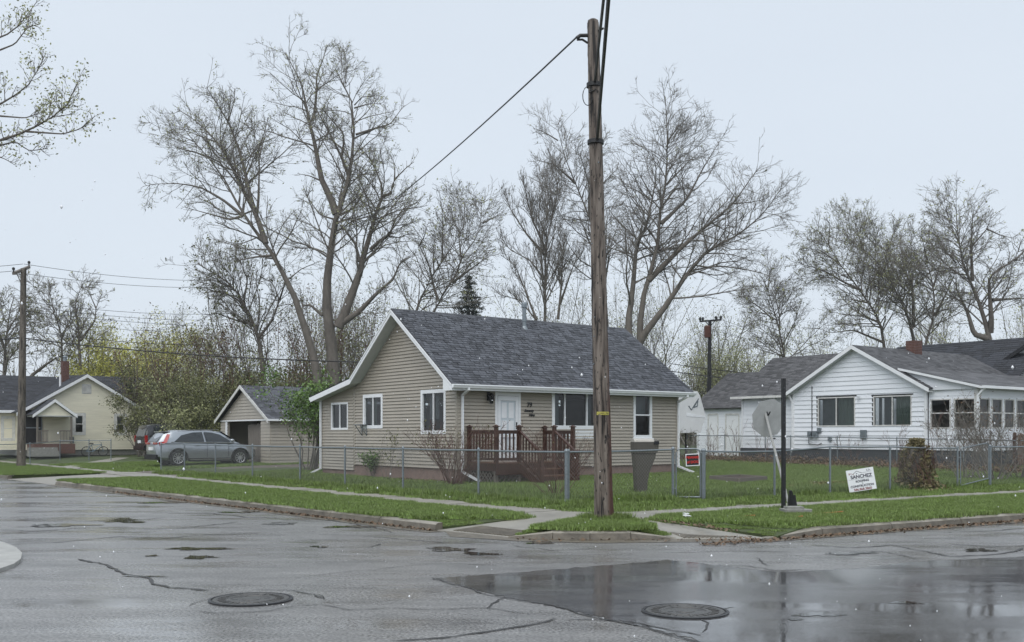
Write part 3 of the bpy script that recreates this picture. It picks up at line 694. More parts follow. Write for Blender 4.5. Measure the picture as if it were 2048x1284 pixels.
# windows of the side wall, read off the picture
def sidewin(u0, u1, v0, v1):
    a, z1 = onwall(u1, v0, s=0); b, z1b = onwall(u0, v0, s=0); _, z0 = onwall((u0+u1)/2, v1, s=0); _, z1 = onwall((u0+u1)/2, v0, s=0)
    return (a, b, z0, z1)
def frontwin(u0, u1, v0, v1):
    a, _ = onwall(u0, v0, t=0); b, _ = onwall(u1, v0, t=0); um = (u0+u1)/2; _, z0 = onwall(um, v1, t=0); _, z1 = onwall(um, v0, t=0); return (a, b, z0, z1)
W1, W2, W3 = sidewin(663.6, 697.4, 805, 859.6), sidewin(727.5, 766.7, 788.5, 857), sidewin(843, 893, 779, 868)
DR_, PW, RW = frontwin(989, 1040, 778.5, 921), frontwin(1103, 1197, 781, 858), frontwin(1265.7, 1303, 784, 876)
DR_ = (DR_[0], DR_[1], .93, 3.0)
# side wall: gable shape (edges as functions of z)
def gl_(z):
    return 0.0 if z < 3.05 else max(0.0, -EO + (z - zE + .22) * (tP + EO) / (zP - zE))
def gr_(z):
    zt = z + .16
    if zt > zK: return tK - (zt - zK) * (tK - tP) / (zP - zK)
    return min(WID, tK + (zK - zt) * (tEnd - tK) / (zK - zEnd)) if zt > zEnd else WID
siding(H, (0, 0, 0), Y_, -X, lambda z: gl_(z) if z > 3.05 else 0, gr_, zS0, zP - .20, .1045, [W2, W3], MT['beige'], lap=.036)
def gr2(z):
    zt = z + .16; return min(LT, tK + (zK - zt) * (tEnd - tK) / (zK - zEnd))
siding(H, (0, 0, 0), Y_, -X, lambda z: WID + .1, gr2, .50, 3.38, .1045, [W1], MT['beige'], lap=.036)
siding(H, (0, 0, 0), X, -Y_, lambda z: 0, lambda z: LEN, zS0, 3.06, .1045, [DR_, PW, RW], MT['beige'], lap=.036)
# plain far walls
bw = MB(); bw.box(LEN-.1, LEN, .1, WID, zS0, 3.05); bw.extrude([v3(LEN-.1, .1, 3.05), v3(LEN-.1, WID, 3.05), v3(LEN-.1, tP, zP-.3)], v3(.1, 0, 0)); bw.box(.1, LEN, LT-.1, LT, .2, 2.85); bw.box(LEN-.1, LEN, WID, LT, .2, 2.85)
bw.build('back_walls', MT['beige'], H)
fl_ = MB(); fl_.box(.12, LEN-.12, .12, LT-.12, zS0, zS0+.05); fl_.build('floor', MT['dark'], H)
ce = MB(); ce.box(.11, LEN-.11, .11, WID, 3.06, 3.1); ce.build('ceiling', MT['dark'], H)
for (x, y, zt, nm) in ((-.03, -.03, 3.05, 'corner_trim'), (LEN-.07, -.03, 3.05, 'corner_trim')):
    c = MB(); c.box(x, x+.10, y, y+.10, zS0-.02, zt); c.build(nm, MT['beigetrim'], H)
c = MB(); c.box(-.032, .05, WID-.02, WID+.08, zS0-.02, rooftop(WID)-.2); c.build('corner_trim', MT['beigetrim'], H)
c = MB(); c.box(-.03, .06, LT-.05, LT+.05, .5, 2.88); c.build('corner_trim', MT['beigetrim'], H)
# roof planes
def plane(t0, z0, t1, z1, seed, x0=-RO, x1=LEN+.45, mat='shingle'):
    L = math.hypot(t1-t0, z1-z0); u = v3(0, (t1-t0)/L, (z1-z0)/L); n = np.cross(X, u); n = n if n[2] > 0 else -n
    o = v3(x0, t0, z0); deckslab(H, [o, o+X*(x1-x0), o+X*(x1-x0)+u*L, o+u*L], n, .05, MT['black'])
    shingles(H, o, X, u, x1-x0, L, MT[mat], seed, expo=.132, tab=(.11, .27), thick=.017)
plane(-EO-.03, zE-.02, tP, zP, 1); plane(tK, zK, tP, zP, 2); plane(tEnd, zEnd, tK, zK, 3)
rc = MB(); 
for i in range(34):
    x = -RO + i*.295; rc.add([(x, tP-.13, zP-.085), (x+.31, tP-.13, zP-.085), (x+.31, tP, zP+.022), (x, tP, zP+.022), (x, tP+.13, zP-.085), (x+.31, tP+.13, zP-.085)], [(0,1,2,3),(3,2,5,4)])
rc.build('ridge_caps', MT['shingle'], H, kind='stuff')
# rake boards and soffit on the visible gable
prof = [(-EO, zE-.03), (tP, zP-.03), (tK, zK-.03), (tEnd, zEnd-.03)]
for sx, nn, xa in ((-RO-.005, -X, -RO), (LEN+.455, X, LEN+.45)):
    for i in range(3):
        (t0, z0), (t1, z1) = prof[i], prof[i+1]
        rake(H, (sx, t0, z0), (sx, t1, z1), nn, h=.15 if i < 2 else .17)
        if sx < 0 and i < 2: rake(H, (sx-.015, t0, z0+.012), (sx-.015, t1, z1+.012), nn, h=.055, th=.02, name='drip_trim')
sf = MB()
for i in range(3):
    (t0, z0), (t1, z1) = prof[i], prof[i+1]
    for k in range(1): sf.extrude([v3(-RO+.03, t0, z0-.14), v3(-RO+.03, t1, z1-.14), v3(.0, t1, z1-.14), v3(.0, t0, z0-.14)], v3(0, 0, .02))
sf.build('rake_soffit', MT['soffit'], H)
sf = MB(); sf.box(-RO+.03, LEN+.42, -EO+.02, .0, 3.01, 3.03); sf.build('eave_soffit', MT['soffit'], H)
fa = MB(); fa.box(-RO, LEN+.45, -EO-.02, -EO+.02, 3.0, zE-.03); fa.build('fascia', MT['white'], H)
# boxed eave return seen from the gable side
br = MB(); br.extrude([v3(-RO-.008, -EO-.02, 2.99), v3(-RO-.008, .10, 2.99), v3(-RO-.008, .10, zE+.14), v3(-RO-.008, -EO-.02, zE-.14)], v3(RO-.02, 0, 0)); br.build('eave_return', MT['white'], H)
gu = MB()
gp_ = [(-EO-.02, zE-.01), (-EO-.13, zE-.01), (-EO-.135, zE-.04), (-EO-.115, zE-.075), (-EO-.10, zE-.115), (-EO-.02, zE-.125)]
gu.extrude([v3(-RO-.01, y, z) for y, z in gp_], v3(LEN+RO+.46, 0, 0)); gu.build('gutter', MT['white'], H)
gl2 = MB(); gl2.extrude([v3(-RO, tEnd+o, zEnd-.03-h) for o, h in ((0, 0), (.1, 0), (.09, .1), (0, .11))], v3(LEN+.8, 0, 0)); gl2.build('rear_gutter', MT['white'], H)
downspout(H, [(.12, -EO-.07, 3.07), (.12, -EO-.07, 3.02), (.15, -.06, 2.86), (.15, -.06, .62), (.32, -.55, .40), (.36, -.66, .37)])
downspout(H, [(LEN+.05, -EO-.07, 3.07), (LEN+.05, -EO-.07, 3.02), (LEN-.02, -.06, 2.84), (LEN-.02, -.06, .62), (LEN+.12, -.65, .42)])
downspout(H, [(-.07, LT-.05, 2.95), (-.07, LT-.05, .50), (-.40, LT+.1, .33)])
# windows
window(H, (0, 0, 0), Y_, -X, *W1, mull=(.5,), backx=[(0, 1, 0, 1, 'dark')]); window(H, (0, 0, 0), Y_, -X, *W2, fw=.11, mull=(.5,), backx=[(.62, .95, 0, 1, 'curtain')]); window(H, (0, 0, 0), Y_, -X, *W3, fw=.11, mull=(.5,), backx=[(.5, .95, .3, .95, 'blind')])
pwo = window(H, (0, 0, 0), X, -Y_, *PW, fw=.11, mull=(.27, .74), backx=[(.02, .2, 0, 1, 'blind'), (.82, .98, 0, 1, 'blind')])
a = MB(); a.obox((PW[0], -.028, PW[2]-.30), (PW[1]-PW[0], 0, 0), (0, .03, 0), (0, 0, .30)); a.obox((PW[0], -.04, PW[2]-.15), (PW[1]-PW[0], 0, 0), (0, .02, 0), (0, 0, .012)); a.build('window_apron', MT['white'], H)
window(H, (0, 0, 0), X, -Y_, *RW, fw=.10, rails=(.5,), backx=[(0, 1, .5, 1, 'blind')], sill=.05)
# window bracket (for an air conditioner)
wb = MB(); t0, zb = onwall(727, 850, s=0)
for k in (.05, -.28): 
    tt_ = t0 + k; wb.bar((-.03, tt_, zb), (-.30, tt_, zb), .025); wb.bar((-.03, tt_, zb-.35), (-.28, tt_, zb-.02), .022); wb.bar((-.03, tt_, zb), (-.03, tt_, zb-.36), .022)
wb.obox((-.32, t0-.32, zb), (.3, 0, 0), (0, .42, 0), (0, 0, .02)); wb.build('window_bracket', MT['galv'], H)
# front door
dx0, dx1, dz0, dz1 = DR_
dm = MB()
dm.obox((dx0, -.04, dz0), (.09, 0, 0), (0, .1, 0), (0, 0, dz1-dz0)); dm.obox((dx1-.09, -.04, dz0), (.09, 0, 0), (0, .1, 0), (0, 0, dz1-dz0)); dm.obox((dx0+.09, -.04, dz1-.11), (dx1-dx0-.18, 0, 0), (0, .1, 0), (0, 0, .11))
dm.build('door_frame', MT['white'], H)
dd = MB(); x0_, x1_ = dx0+.10, dx1-.10
dd.obox((x0_, -.012, dz0), (x1_-x0_, 0, 0), (0, .04, 0), (0, 0, dz1-.12-dz0))
door = dd.build('front_door', M_('door_paint', (.56, .62, .66), .4, .05, 3), H)
sd = MB(); w = x1_-x0_
for (a_, b_, c_, e_) in ((0, .13, 0, 1), (.87, 1, 0, 1), (.13, .87, 0, .12), (.13, .87, .93, 1), (.13, .87, .36, .40)):
    hh = dz1-.12-dz0; sd.obox((x0_+w*a_, -.045, dz0+hh*c_), (w*(b_-a_), 0, 0), (0, .03, 0), (0, 0, hh*(e_-c_)))
sd.build('storm_door_frame', MT['white'], door)
for i, (a_, b_) in enumerate(((.2, .45), (.55, .8))):
    for (c_, e_) in ((.45, .62), (.66, .90), (.15, .33)):
        pn = MB(); hh = dz1-.12-dz0; pn.obox((x0_+w*a_, -.018, dz0+hh*c_), (w*(b_-a_), 0, 0), (0, .008, 0), (0, 0, hh*(e_-c_))); pn.build('door_panel', MT['white'], door)
kb = MB(); kb.lathe((x1_-.07, -.075, dz0+.98), [(.0, -.03), (.03, -.02), (.035, 0), (.03, .02), (.0, .03)], 10); kb.bar((x1_-.07, -.04, dz0+1.02), (x1_-.07, -.06, dz0+1.16), .03); kb.build('door_handle', MT['black'], door)
# wall lantern
ls, lz = onwall(976, 800, t=0)
la = empty('wall_lantern', (0, 0, 0), parent=H)
q = MB(); q.obox((ls-.06, -.05, lz-.02), (.12, 0, 0), (0, .03, 0), (0, 0, .26)); q.bar((ls, -.05, lz+.16), (ls, -.18, lz+.2), .025); q.lathe((ls, -.18, lz+.12), [(.0, .1), (.05, .07), (.10, .0), (.09, -.01)][::-1], 8); q.build('bracket', MT['black'], la)
q = MB(); q.lathe((ls, -.18, lz-.10), [(.05, 0), (.075, .2)], 6); q.build('lamp_glass', MT['glassd'], la)
q = MB()
for j in range(6): a_ = j*math.pi/3; q.bar((ls+.05*math.cos(a_), -.18+.05*math.sin(a_), lz-.10), (ls+.078*math.cos(a_), -.18+.078*math.sin(a_), lz+.11), .012)
q.lathe((ls, -.18, lz-.12), [(.01, 0), (.05, .01), (.055, .03)], 8); q.build('cage', MT['black'], la)
# house number
def text(body, loc, rot, size, mat, parent, ext=.006, shear=0.0, name='lettering', align='CENTER', off=0.0):
    cu = bpy.data.curves.new(name, 'FONT'); cu.body = body; cu.size = size; cu.extrude = ext; cu.align_x = align; cu.shear = shear; cu.offset = off
    tmp = bpy.data.objects.new('tmp', cu); COL.objects.link(tmp); bpy.context.view_layer.update(); me = bpy.data.meshes.new_from_object(tmp.evaluated_get(bpy.context.evaluated_depsgraph_get())); bpy.data.objects.remove(tmp)
    me.materials.clear(); me.materials.append(mat); o = bpy.data.objects.new(name, me); link(o, parent); o.location = loc; o.rotation_euler = rot; return o
R90 = (math.radians(90), 0, 0)
ns, nz_ = onwall(1057, 814, t=0)
text('79', (ns, -.048, nz_), R90, .20, MT['black'], H, shear=.1, off=.004)
text('Seventy', (ns-.02, -.048, nz_-.15), R90, .115, MT['black'], H, shear=.4, off=.003)
text('Nine', (ns+.09, -.048, nz_-.28), R90, .115, MT['black'], H, shear=.4, off=.003)
# vent pipe on the roof
vs_, = [4.55]; tv = tP - .42; zv = rooftop(tv)
q = MB(); q.lathe((vs_, tv, zv-.06), [(.16, -.06), (.10, .05), (.075, .10), (.07, .24), (.085, .25), (.085, .29), (.07, .30), (.068, .72), (.10, .73), (.10, .86), (.085, .91), (.0, .92)], 14); q.build('vent_pipe', MT['galv'], H, smooth=False)
# ------------------------------------------------------------------ front deck and stairs
D = empty('front_deck', (HC[0], HC[1], 0), HA, 'red-brown stained wooden porch deck with railings and stairs at the front door', 'porch')
dxa, dxb, dep, dz = .335, 3.28, 1.475, .92
for i in range(21):
    y0 = -dep + i * dep / 21; q = MB()
    q.box(dxa, dxb, y0+.003, y0 + dep/21 - .004, dz-.03, dz); q.build('deck_board', MT['deckedge'], D)
q = MB(); q.box(dxa-.01, dxb+.01, -dep-.03, -dep+.005, dz-.36, dz-.032); q.box(dxa-.012, dxa+.02, -dep, -.03, dz-.25, dz-.032); q.box(dxb-.02, dxb+.012, -dep, -.03, dz-.25, dz-.032); q.build('rim_board', MT['deck'], D)
q = MB()
for (x, y) in ((dxa+.05, -.12), (dxa+.05, -dep+.06), (dxb-.05, -.12), (dxb-.05, -dep+.06), (1.2, -dep+.06), (2.5, -dep+.06)): q.box(x-.045, x+.045, y-.045, y+.045, .15, dz-.2); 
q.build('footing_posts', MT['greywood'], D)
lt = MB()
for k in np.arange(-.4, 1.6, .16):
    for sgn in (1, -1):
        a_ = max(0, k); b_ = min(1.4, k+.45)
        if b_ > a_: 
            y0, y1 = -1.45 + a_, -1.45 + b_; z0, z1 = .24 + (a_-k), .24 + (b_-k)
            if sgn < 0: z0, z1 = .93 - z0, .93 - z1
            lt.bar((dxa+.02, y0, z0), (dxa+.02, y1, z1), .01, .035)
for k in np.arange(-.4, 1.0, .16):
    for sgn in (1, -1):
        a_ = max(0, k); b_ = min(.85, k+.45)
        if b_ > a_:
            x0q, x1q = dxa + a_, dxa + b_; z0, z1 = .22 + (a_-k), .22 + (b_-k)
            if sgn < 0: z0, z1 = .83 - z0, .83 - z1
            lt.bar((x0q, -dep+.02, min(z0, .6)), (x1q, -dep+.02, min(z1, .6)), .035, .01)
lt.build('lattice', MT['greywood'], D, kind='stuff')
def post(x, y, z0, z1):
    q = MB(); q.box(x-.048, x+.048, y-.048, y+.048, z0, z1); p = q.build('rail_post', MT['deck'], D)
    c = MB(); c.box(x-.075, x+.075, y-.075, y+.075, z1, z1+.03); c.add([(x-.055,y-.055,z1+.03),(x+.055,y-.055,z1+.03),(x+.055,y+.055,z1+.03),(x-.055,y+.055,z1+.03),(x,y,z1+.075)], [(0,1,4),(1,2,4),(2,3,4),(3,0,4)]); c.build('post_cap', MT['deck'], p)
def railing(p, q_, z0=dz, z1=1.84):
    p, q_ = v3(*p), v3(*q_); L = np.linalg.norm(q_-p); d = (q_-p)/L
    r = MB(); r.bar(p+Z_*(z1-.02), q_+Z_*(z1-.02), .085, .035); r.bar(p+Z_*(z1-.07), q_+Z_*(z1-.07), .04, .07); r.bar(p+Z_*(z0+.09), q_+Z_*(z0+.09), .04, .07); r.build('rail', MT['deck'], D)
    n_ = max(2, int(L / .135))
    for i in range(n_):
        c = p + d * (L * (i + .5) / n_); b = MB(); b.box(c[0]-.018, c[0]+.018, c[1]-.018, c[1]+.018, z0+.06, z1-.05); b.build('baluster', MT['deck'], D)
P_ = {'a': (dxa+.05, -.08, 0), 'b': (dxa+.05, -dep+.05, 0), 'c': (1.207, -dep+.05, 0), 'd': (2.512, -dep+.05, 0), 'e': (dxb-.05, -dep+.05, 0), 'f': (dxb-.05, -.08, 0)}
for k_ in P_: post(P_[k_][0], P_[k_][1], dz-.2, 1.93)
railing(P_['a'], P_['b']); railing(P_['b'], P_['c']); railing(P_['d'], P_['e']); railing(P_['e'], P_['f'])
for i in range(3):
    z = dz - .19*(i+1); y0 = -dep - .28*(i+1); q = MB(); q.box(1.22, 2.5, y0, y0+.30, z-.035, z); q.build('stair_tread', MT['deckedge'], D)
    q = MB(); q.box(1.24, 2.48, y0+.27, y0+.29, z, z+.155); q.build('riser', MT['deck'], D)
for x in (1.207, 2.512):
    q = MB(); q.extrude([v3(x-.02, -dep, dz-.03), v3(x-.02, -dep, dz-.30), v3(x-.02, -dep-.86, .2), v3(x-.02, -dep-1.0, .2), v3(x-.02, -dep-1.0, .36)], v3(.04, 0, 0)); q.build('stringer', MT['deck'], D)
    q = MB(); q.bar((x, -dep, 1.80), (x, -dep-1.0, 1.18), .08, .04); q.bar((x, -dep, 1.06), (x, -dep-1.0, .44), .04, .06); q.build('stair_handrail', MT['deck'], D)
    post(x, -dep-1.0, .2, 1.22)
    for i in range(6):
        y = -dep - .14*(i+1); zt = 1.80 - .62*(.14*(i+1)); q = MB(); q.box(x-.018, x+.018, y-.018, y+.018, zt-.74, zt-.02); q.build('baluster', MT['deck'], D)

# ------------------------------------------------------------------ garage behind the car
G0 = hs(2.68, 19.5)
GA = empty('beige_garage', (G0[0], G0[1], gz(*G0)), HA, 'beige garage with open door at the end of the driveway', 'garage')
gw, gd, ge, gp2 = 6.1, 7.5, 2.12, 3.68           # front along y (left), depth along x
op = (1.05, 5.2, 0, 2.02)
def gge(z): return 0 if z < ge else (z - ge) * (gw/2) / (gp2 - ge - .1)
siding(GA, (0, 0, 0), Y_, -X, lambda z: gge(z), lambda z: gw - gge(z), .05, gp2-.15, .15, [op], MT['gsiding'], lap=.03, joined=False)
gwin = (3.1, 4.3, 1.05, 1.75)
siding(GA, (0, 0, 0), X, -Y_, lambda z: 0, lambda z: gd, .05, ge, .15, [gwin], MT['gsiding'], lap=.03)
q = MB(); q.box(.1, gd, gw-.1, gw, 0, ge); q.box(gd-.1, gd, 0, gw, 0, ge); q.extrude([v3(gd-.1, 0, ge), v3(gd-.1, gw, ge), v3(gd-.1, gw/2, gp2-.1)], v3(.1, 0, 0)); q.box(.1, gd-.1, .1, gw-.1, .0, .03); q.build('back_walls', MT['gsiding'], GA)
window(GA, (0, 0, 0), X, -Y_, *gwin, fw=.09, mull=(.5,), backx=[(.5, 1, 0, 1, 'curtain')])
for sgn, y0 in ((1, -.3), (-1, gw+.3)):
    L = math.hypot(gw/2+.3, gp2-ge+.15); u = v3(0, sgn*(gw/2+.3)/L, (gp2-ge+.15)/L); o = v3(-.25, y0, ge-.15+.08); n = np.cross(X, u)*(1 if sgn > 0 else -1)
    deckslab(GA, [o, o+X*(gd+.5), o+X*(gd+.5)+u*L, o+u*L], n, .04, MT['black']); shingles(GA, o, X, u, gd+.5, L, MT['shingle'], 20+sgn, expo=.15)
    rake(GA, (-.26, y0, ge-.05), (-.26, gw/2, gp2+.09), -X, h=.16, mat='offwhite')
q = MB(); q.box(-.27, gd+.25, -.37, -.29, ge-.12, ge-.03); q.build('gutter', MT['white'], GA)
q = MB(); q.box(-.06, .02, 0, gw, 2.03, 2.09); q.box(-.04, .02, 5.2, 5.42, .05, 2.03); q.build('door_trim', MT['white'], GA)
for i in range(7):                                # grey plank door leaning in the opening
    y0 = 1.25 + i*.27; q = MB(); q.obox((.25, y0, .02), (0, .262, 0), (.03, 0, 0), (.06, .25, 1.83 + .03*((i*7) % 3))); q.build('door_plank', MT['greywood'], GA)

# ------------------------------------------------------------------ cream house at far left
cb = gpt(160, 903)
wallY = 64.0
cx0 = (60-1024)/FPX*wallY
CR = empty('cream_house', (-29.6, 61.0, .45), HA, 'cream clapboard house with dark roof and gabled entry porch at far left', 'house')
def cloc(u, v):
    """pixel on the cream gable wall plane -> local x, z"""
    k = (u-1024)/FPX; o = v3(-29.6, 61.0); a_ = (k*o[1]-o[0])/(ER[0]-k*ER[1]); y = o[1]+a_*ER[1]; return a_, CAMH+(HOR-v)/FPX*y-.45
cl0, _ = cloc(60, 820); cl1, zc1 = cloc(292, 812); cpx, cpz = cloc(172, 752); _, cez = cloc(60, 822)
cez = cez if cez > 2 else 2.6
hw_ = max(cpx-cl0, cl1-cpx); cl0, cl1 = cpx-hw_, cpx+hw_
cw1 = (*[cloc(149, 0)[0], cloc(167, 0)[0]], cloc(158, 866)[1], cloc(158, 830)[1]); cw2 = (cloc(232, 0)[0], cloc(249, 0)[0], cloc(240, 866)[1], cloc(240, 831)[1])
def cge(z): return max(0, (z-cez))*hw_/(cpz-cez)
siding(CR, (0, 0, 0), X, -Y_, lambda z: cl0+cge(z), lambda z: cl1-cge(z), .35, cpz-.05, .115, [cw1, cw2], MT['cream'], lap=.022, joined=True)
q = MB(); q.box(cl0, cl1, .1, 9, 0, .35); q.build('foundation', MT['stone'], CR)
q = MB(); q.box(cl0, cl0+.1, .1, 9, .35, cez); q.box(cl1-.1, cl1, .1, 9, .35, cez); q.box(cl0, cl1, 8.9, 9, .35, cez); q.build('side_walls', MT['cream'], CR)
for i_, w_ in enumerate((cw1, cw2)): window(CR, (0, 0, 0), X, -Y_, *w_, fw=.06, trimw=.13, rails=(.5,), frame='offwhite', backx=[(0, 1, .5 if i_ == 0 else 0, 1 if i_ == 0 else .45, 'blind')])
for sgn, xe in ((1, cl0-.35), (-1, cl1+.35)):
    run = hw_+.35; rise = (cpz-cez)*run/hw_; L = math.hypot(run, rise); u = v3(sgn*run/L, 0, rise/L); o = v3(xe, -.35, cpz-rise+.12); n = np.cross(Y_, u); n = n if n[2] > 0 else -n
    deckslab(CR, [o, o+Y_*9.6, o+Y_*9.6+u*L, o+u*L], n, .05, MT['black']); shingles(CR, o, Y_, u, 9.6, L, MT['shingle3'], 30+sgn, expo=.18, tab=(.25, .5))
    rake(CR, (xe, -.36, cpz-rise+.10), (cpx, -.36, cpz+.10), -Y_, h=.2)
q = MB(); vx, vz = cloc(173, 778); q.box(vx-.28, vx+.28, -.03, .02, vz-.3, vz+.3); q.build('gable_vent', MT['offwhite'], CR)
for k in range(7): q = MB(); q.obox((vx-.24, -.05, vz-.26+k*.075), (.48, 0, 0), (0, .02, .02), (0, 0, .02)); q.build('vent_slat', MT['offwhite'], CR)
# left wing with ridge along the street side
wx0, wz = cloc(-60, 755); wl0 = cl0 - 9
siding(CR, (0, 1.6, 0), X, -Y_, lambda z: wl0, lambda z: cl0+.2, .35, cez-.1, .115, [], MT['cream'], joined=True)
wz_ = cloc(120, 757)[1]+.35; run = 4.6; L = math.hypot(run, wz_-cez); u = v3(0, run/L, (wz_-cez)/L); o = v3(wl0, 1.2, cez+.05); n = np.cross(X, u)
deckslab(CR, [o, o+X*(cpx-wl0), o+X*(cpx-wl0)+u*L, o+u*L], n, .05, MT['black']); shingles(CR, o, X, u, cpx-wl0, L, MT['shingle3'], 35, expo=.18, tab=(.25, .5))
o2 = v3(cpx, 5.8, wz_); shingles(CR, v3(cpx, 2.2, cez+.4), X, u, 7.6, L*.93, MT['shingle3'], 36, expo=.18, tab=(.25, .5))
q = MB(); q.box(wl0, cl0+.3, 1.12, 1.2, cez-.1, cez+.06); q.build('gutter', MT['white'], CR)
wwin = (cl0-.75, cl0-.15, 1.0, 2.3)
window(CR, (0, 1.6, 0), X, -Y_, *wwin, fw=.07, trimw=.1, rails=(.5,), frame='offwhite', backx=[(0, 1, 0, 1, 'dark')])
# chimney with courses
def chimney(parent, x, y, z0, z1, w, d, mat='brick', course=.075):
    c = MB(); c.box(x-w/2+.012, x+w/2-.012, y-d/2+.012, y+d/2-.012, z0, z1-.02); ch = c.build('chimney', MT['mortar'], parent)
    z = z0; r = 0
    allb = MB()
    while z < z1-.01:
        n_ = 4; off = (r % 2)*.5
        for fx, fy, L, ax_ in ((x-w/2, y-d/2, w, 0), (x-w/2, y+d/2-.1, w, 0), (x-w/2, y-d/2+.1, d-.2, 1), (x+w/2-.1, y-d/2+.1, d-.2, 1)):
            k = max(1, int(round(L/.21)))
            for i in range(-1, k+1):
                a_, b_ = max(0, (i+off)*L/k), min(L, (i+1+off)*L/k)
                if b_-a_ < .03: continue
                if ax_ == 0: allb.box(fx+a_+.005, fx+b_-.005, fy, fy+.1, z, min(z+course-.011, z1))
                else: allb.box(fx, fx+.1, fy+a_+.005, fy+b_-.005, z, min(z+course-.011, z1))
        z += course; r += 1
    allb.build('bricks', MT[mat], ch, kind='stuff'); return ch
chx, chz = cloc(156, 728); chm = chimney(CR, chx, 3.2, cpz-1.3, chz+.35, .42, .42)
q = MB(); q.lathe((chx, 3.2, chz+.35), [(.12, 0), (.11, .25), (.17, .27), (.05, .38)], 10); q.build('flue_cap', MT['galv'], chm)
q = MB(); q.cyl((cloc(130, 0)[0], 1.2, cez+.5), .06, cloc(130, 760)[1]-cez-.1, 8); q.build('vent_pipe', MT['white'], CR)
# satellite dish
sx_, sz_ = cloc(262, 776); q = MB(); q.lathe((0, 0, 0), [(.0, 0), (.2, .03), (.38, .09), (.4, .11)], 20); dsh = q.build('satellite_dish', MT['black'], CR); dsh.location = (sx_, .3, sz_); dsh.rotation_euler = (math.radians(65), 0, math.radians(30))
q = MB(); q.tube([(0, 0, 0), (.1, -.25, -.35), (.15, -.1, -.95)], .025, 6); q.tube([(0, .35, .05), (0, .2, .45)], .015, 6); q.build('dish_arm', MT['galv'], dsh)
# porch
pl, pzb = cloc(50, 832); pr, _ = cloc(138, 832); ppx, ppz = cloc(94, 801); pd = 1.9; pe = cloc(94, 832)[1]
q = MB(); q.extrude([v3(pl+.25, -pd+.05, pe), v3(pr-.25, -pd+.05, pe), v3(ppx, -pd+.05, ppz-.15)], v3(0, .08, 0)); q.build('porch_gable', MT['cream'], CR)
for sgn, xe in ((1, pl), (-1, pr)):
    run = abs(ppx-xe); L = math.hypot(run, ppz-pe); u = v3(sgn*run/L, 0, (ppz-pe)/L); o = v3(xe, -pd-.15, pe+.03); n = np.cross(Y_, u); n = n if n[2] > 0 else -n
    deckslab(CR, [o, o+Y_*(pd+.2), o+Y_*(pd+.2)+u*L, o+u*L], n, .05, MT['black']); shingles(CR, o, Y_, u, pd+.2, L, MT['shingle3'], 40+sgn, expo=.18, tab=(.25, .5)); rake(CR, (xe, -pd-.16, pe+.03), (ppx, -pd-.16, ppz+.03), -Y_, h=.18)
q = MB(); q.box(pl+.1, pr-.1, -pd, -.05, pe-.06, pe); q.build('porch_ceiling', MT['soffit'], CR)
for x in (pl+.3, pr-.3): q = MB(); q.box(x-.05, x+.05, -pd+.03, -pd+.13, .7, pe-.06); q.build('porch_post', MT['greywood'], CR)
dxm, _ = cloc(66, 0); q = MB(); q.box(dxm-.45, dxm+.45, -.06, .0, .75, 2.75); dr = q.build('front_door', MT['dark'], CR)
q = MB(); q.box(dxm-.4, dxm+.4, -.075, -.06, 1.65, 1.72); q.box(dxm-.5, dxm-.45, -.08, 0, .75, 2.8); q.box(dxm+.45, dxm+.5, -.08, 0, .75, 2.8); q.build('door_trim', MT['galv'], dr)
q = MB(); q.box(pl+.1, pr-.1, -pd, -.05, .15, .72); q.build('porch_floor', MT['brick'], CR)
for i in range(3): q = MB(); q.box(dxm-.7, dxm+.9, -pd-.3*(i+1), -pd-.3*i, 0, .72-.2*(i+1)); q.build('step', MT['stone'], CR)
def prail(xa, xb):
    q = MB(); q.bar((xa, -pd+.05, 1.5), (xb, -pd+.05, 1.5), .06); q.bar((xa, -pd+.05, .85), (xb, -pd+.05, .85), .05)
    for i in range(8): x = xa+(xb-xa)*(i+.5)/8; q.bar((x, -pd+.05, .8), (x, -pd+.05, 1.5), .035)
    q.build('porch_railing', MT['greywood'], CR)
prail(ppx+.3, pr-.3); prail(pl+.3, pl+.9)
q = MB(); mx_, mz_ = cloc(143, 880); q.box(mx_-.12, mx_+.12, -.12, 0, mz_-.2, mz_+.2); q.lathe((mx_, -.14, mz_+.05), [(.09, -.08), (.09, .1), (.02, .13)], 10); q.build('electric_meter', MT['galv'], CR)

# ------------------------------------------------------------------ white house at right
sW = 22.65
WP = hs(sW, 0); WH = empty('white_house', (WP[0], WP[1], .42), HA, 'white aluminium-sided house with grey roof and glazed porch at right', 'house')
zb_ = .42
def wloc(u, v, off=0.0):
    a_, z = onwall(u, v, s=sW - off); return a_, z - zb_
tg0, _ = wloc(1853, 0); tg1, _ = wloc(1587, 0); tpk, zpk = wloc(1716, 690); zR = wloc(1853, 776)[1]; zL = wloc(1587, 786)[1]
tpk = (tg0 + tg1) / 2; zeave = (zR + zL) / 2 + .05
ww1 = (wloc(1711, 0)[0], wloc(1636, 0)[0], wloc(1673, 853)[1], wloc(1673, 794)[1]); ww2 = (wloc(1824, 0)[0], wloc(1747, 0)[0], wloc(1785, 852)[1], wloc(1785, 791)[1])
zsb = wloc(1590, 897)[1]
hw2 = (tg1-tg0)/2
zpk = wloc(1716, 690)[1]-.1
def wge(z): return max(0, z-zeave)*hw2/(zpk-zeave)
siding(WH, (0, 0, 0), Y_, -X, lambda z: tg0+wge(z), lambda z: tg1-wge(z), zsb, zpk-.05, .203, [ww1, ww2], MT['wsiding'], lap=.032)
tw1, _ = wloc(1478, 0); zwe = wloc(1530, 793)[1]
siding(WH, (.25, 0, 0), Y_, -X, lambda z: tg1+.06, lambda z: tw1, zsb, zwe, .203, [], MT['wsiding'], lap=.02)
q = MB(); q.box(.05, 9, tg0+.05, tw1-.05, -.3, zsb); q.build('foundation', MT['darkfound'], WH)
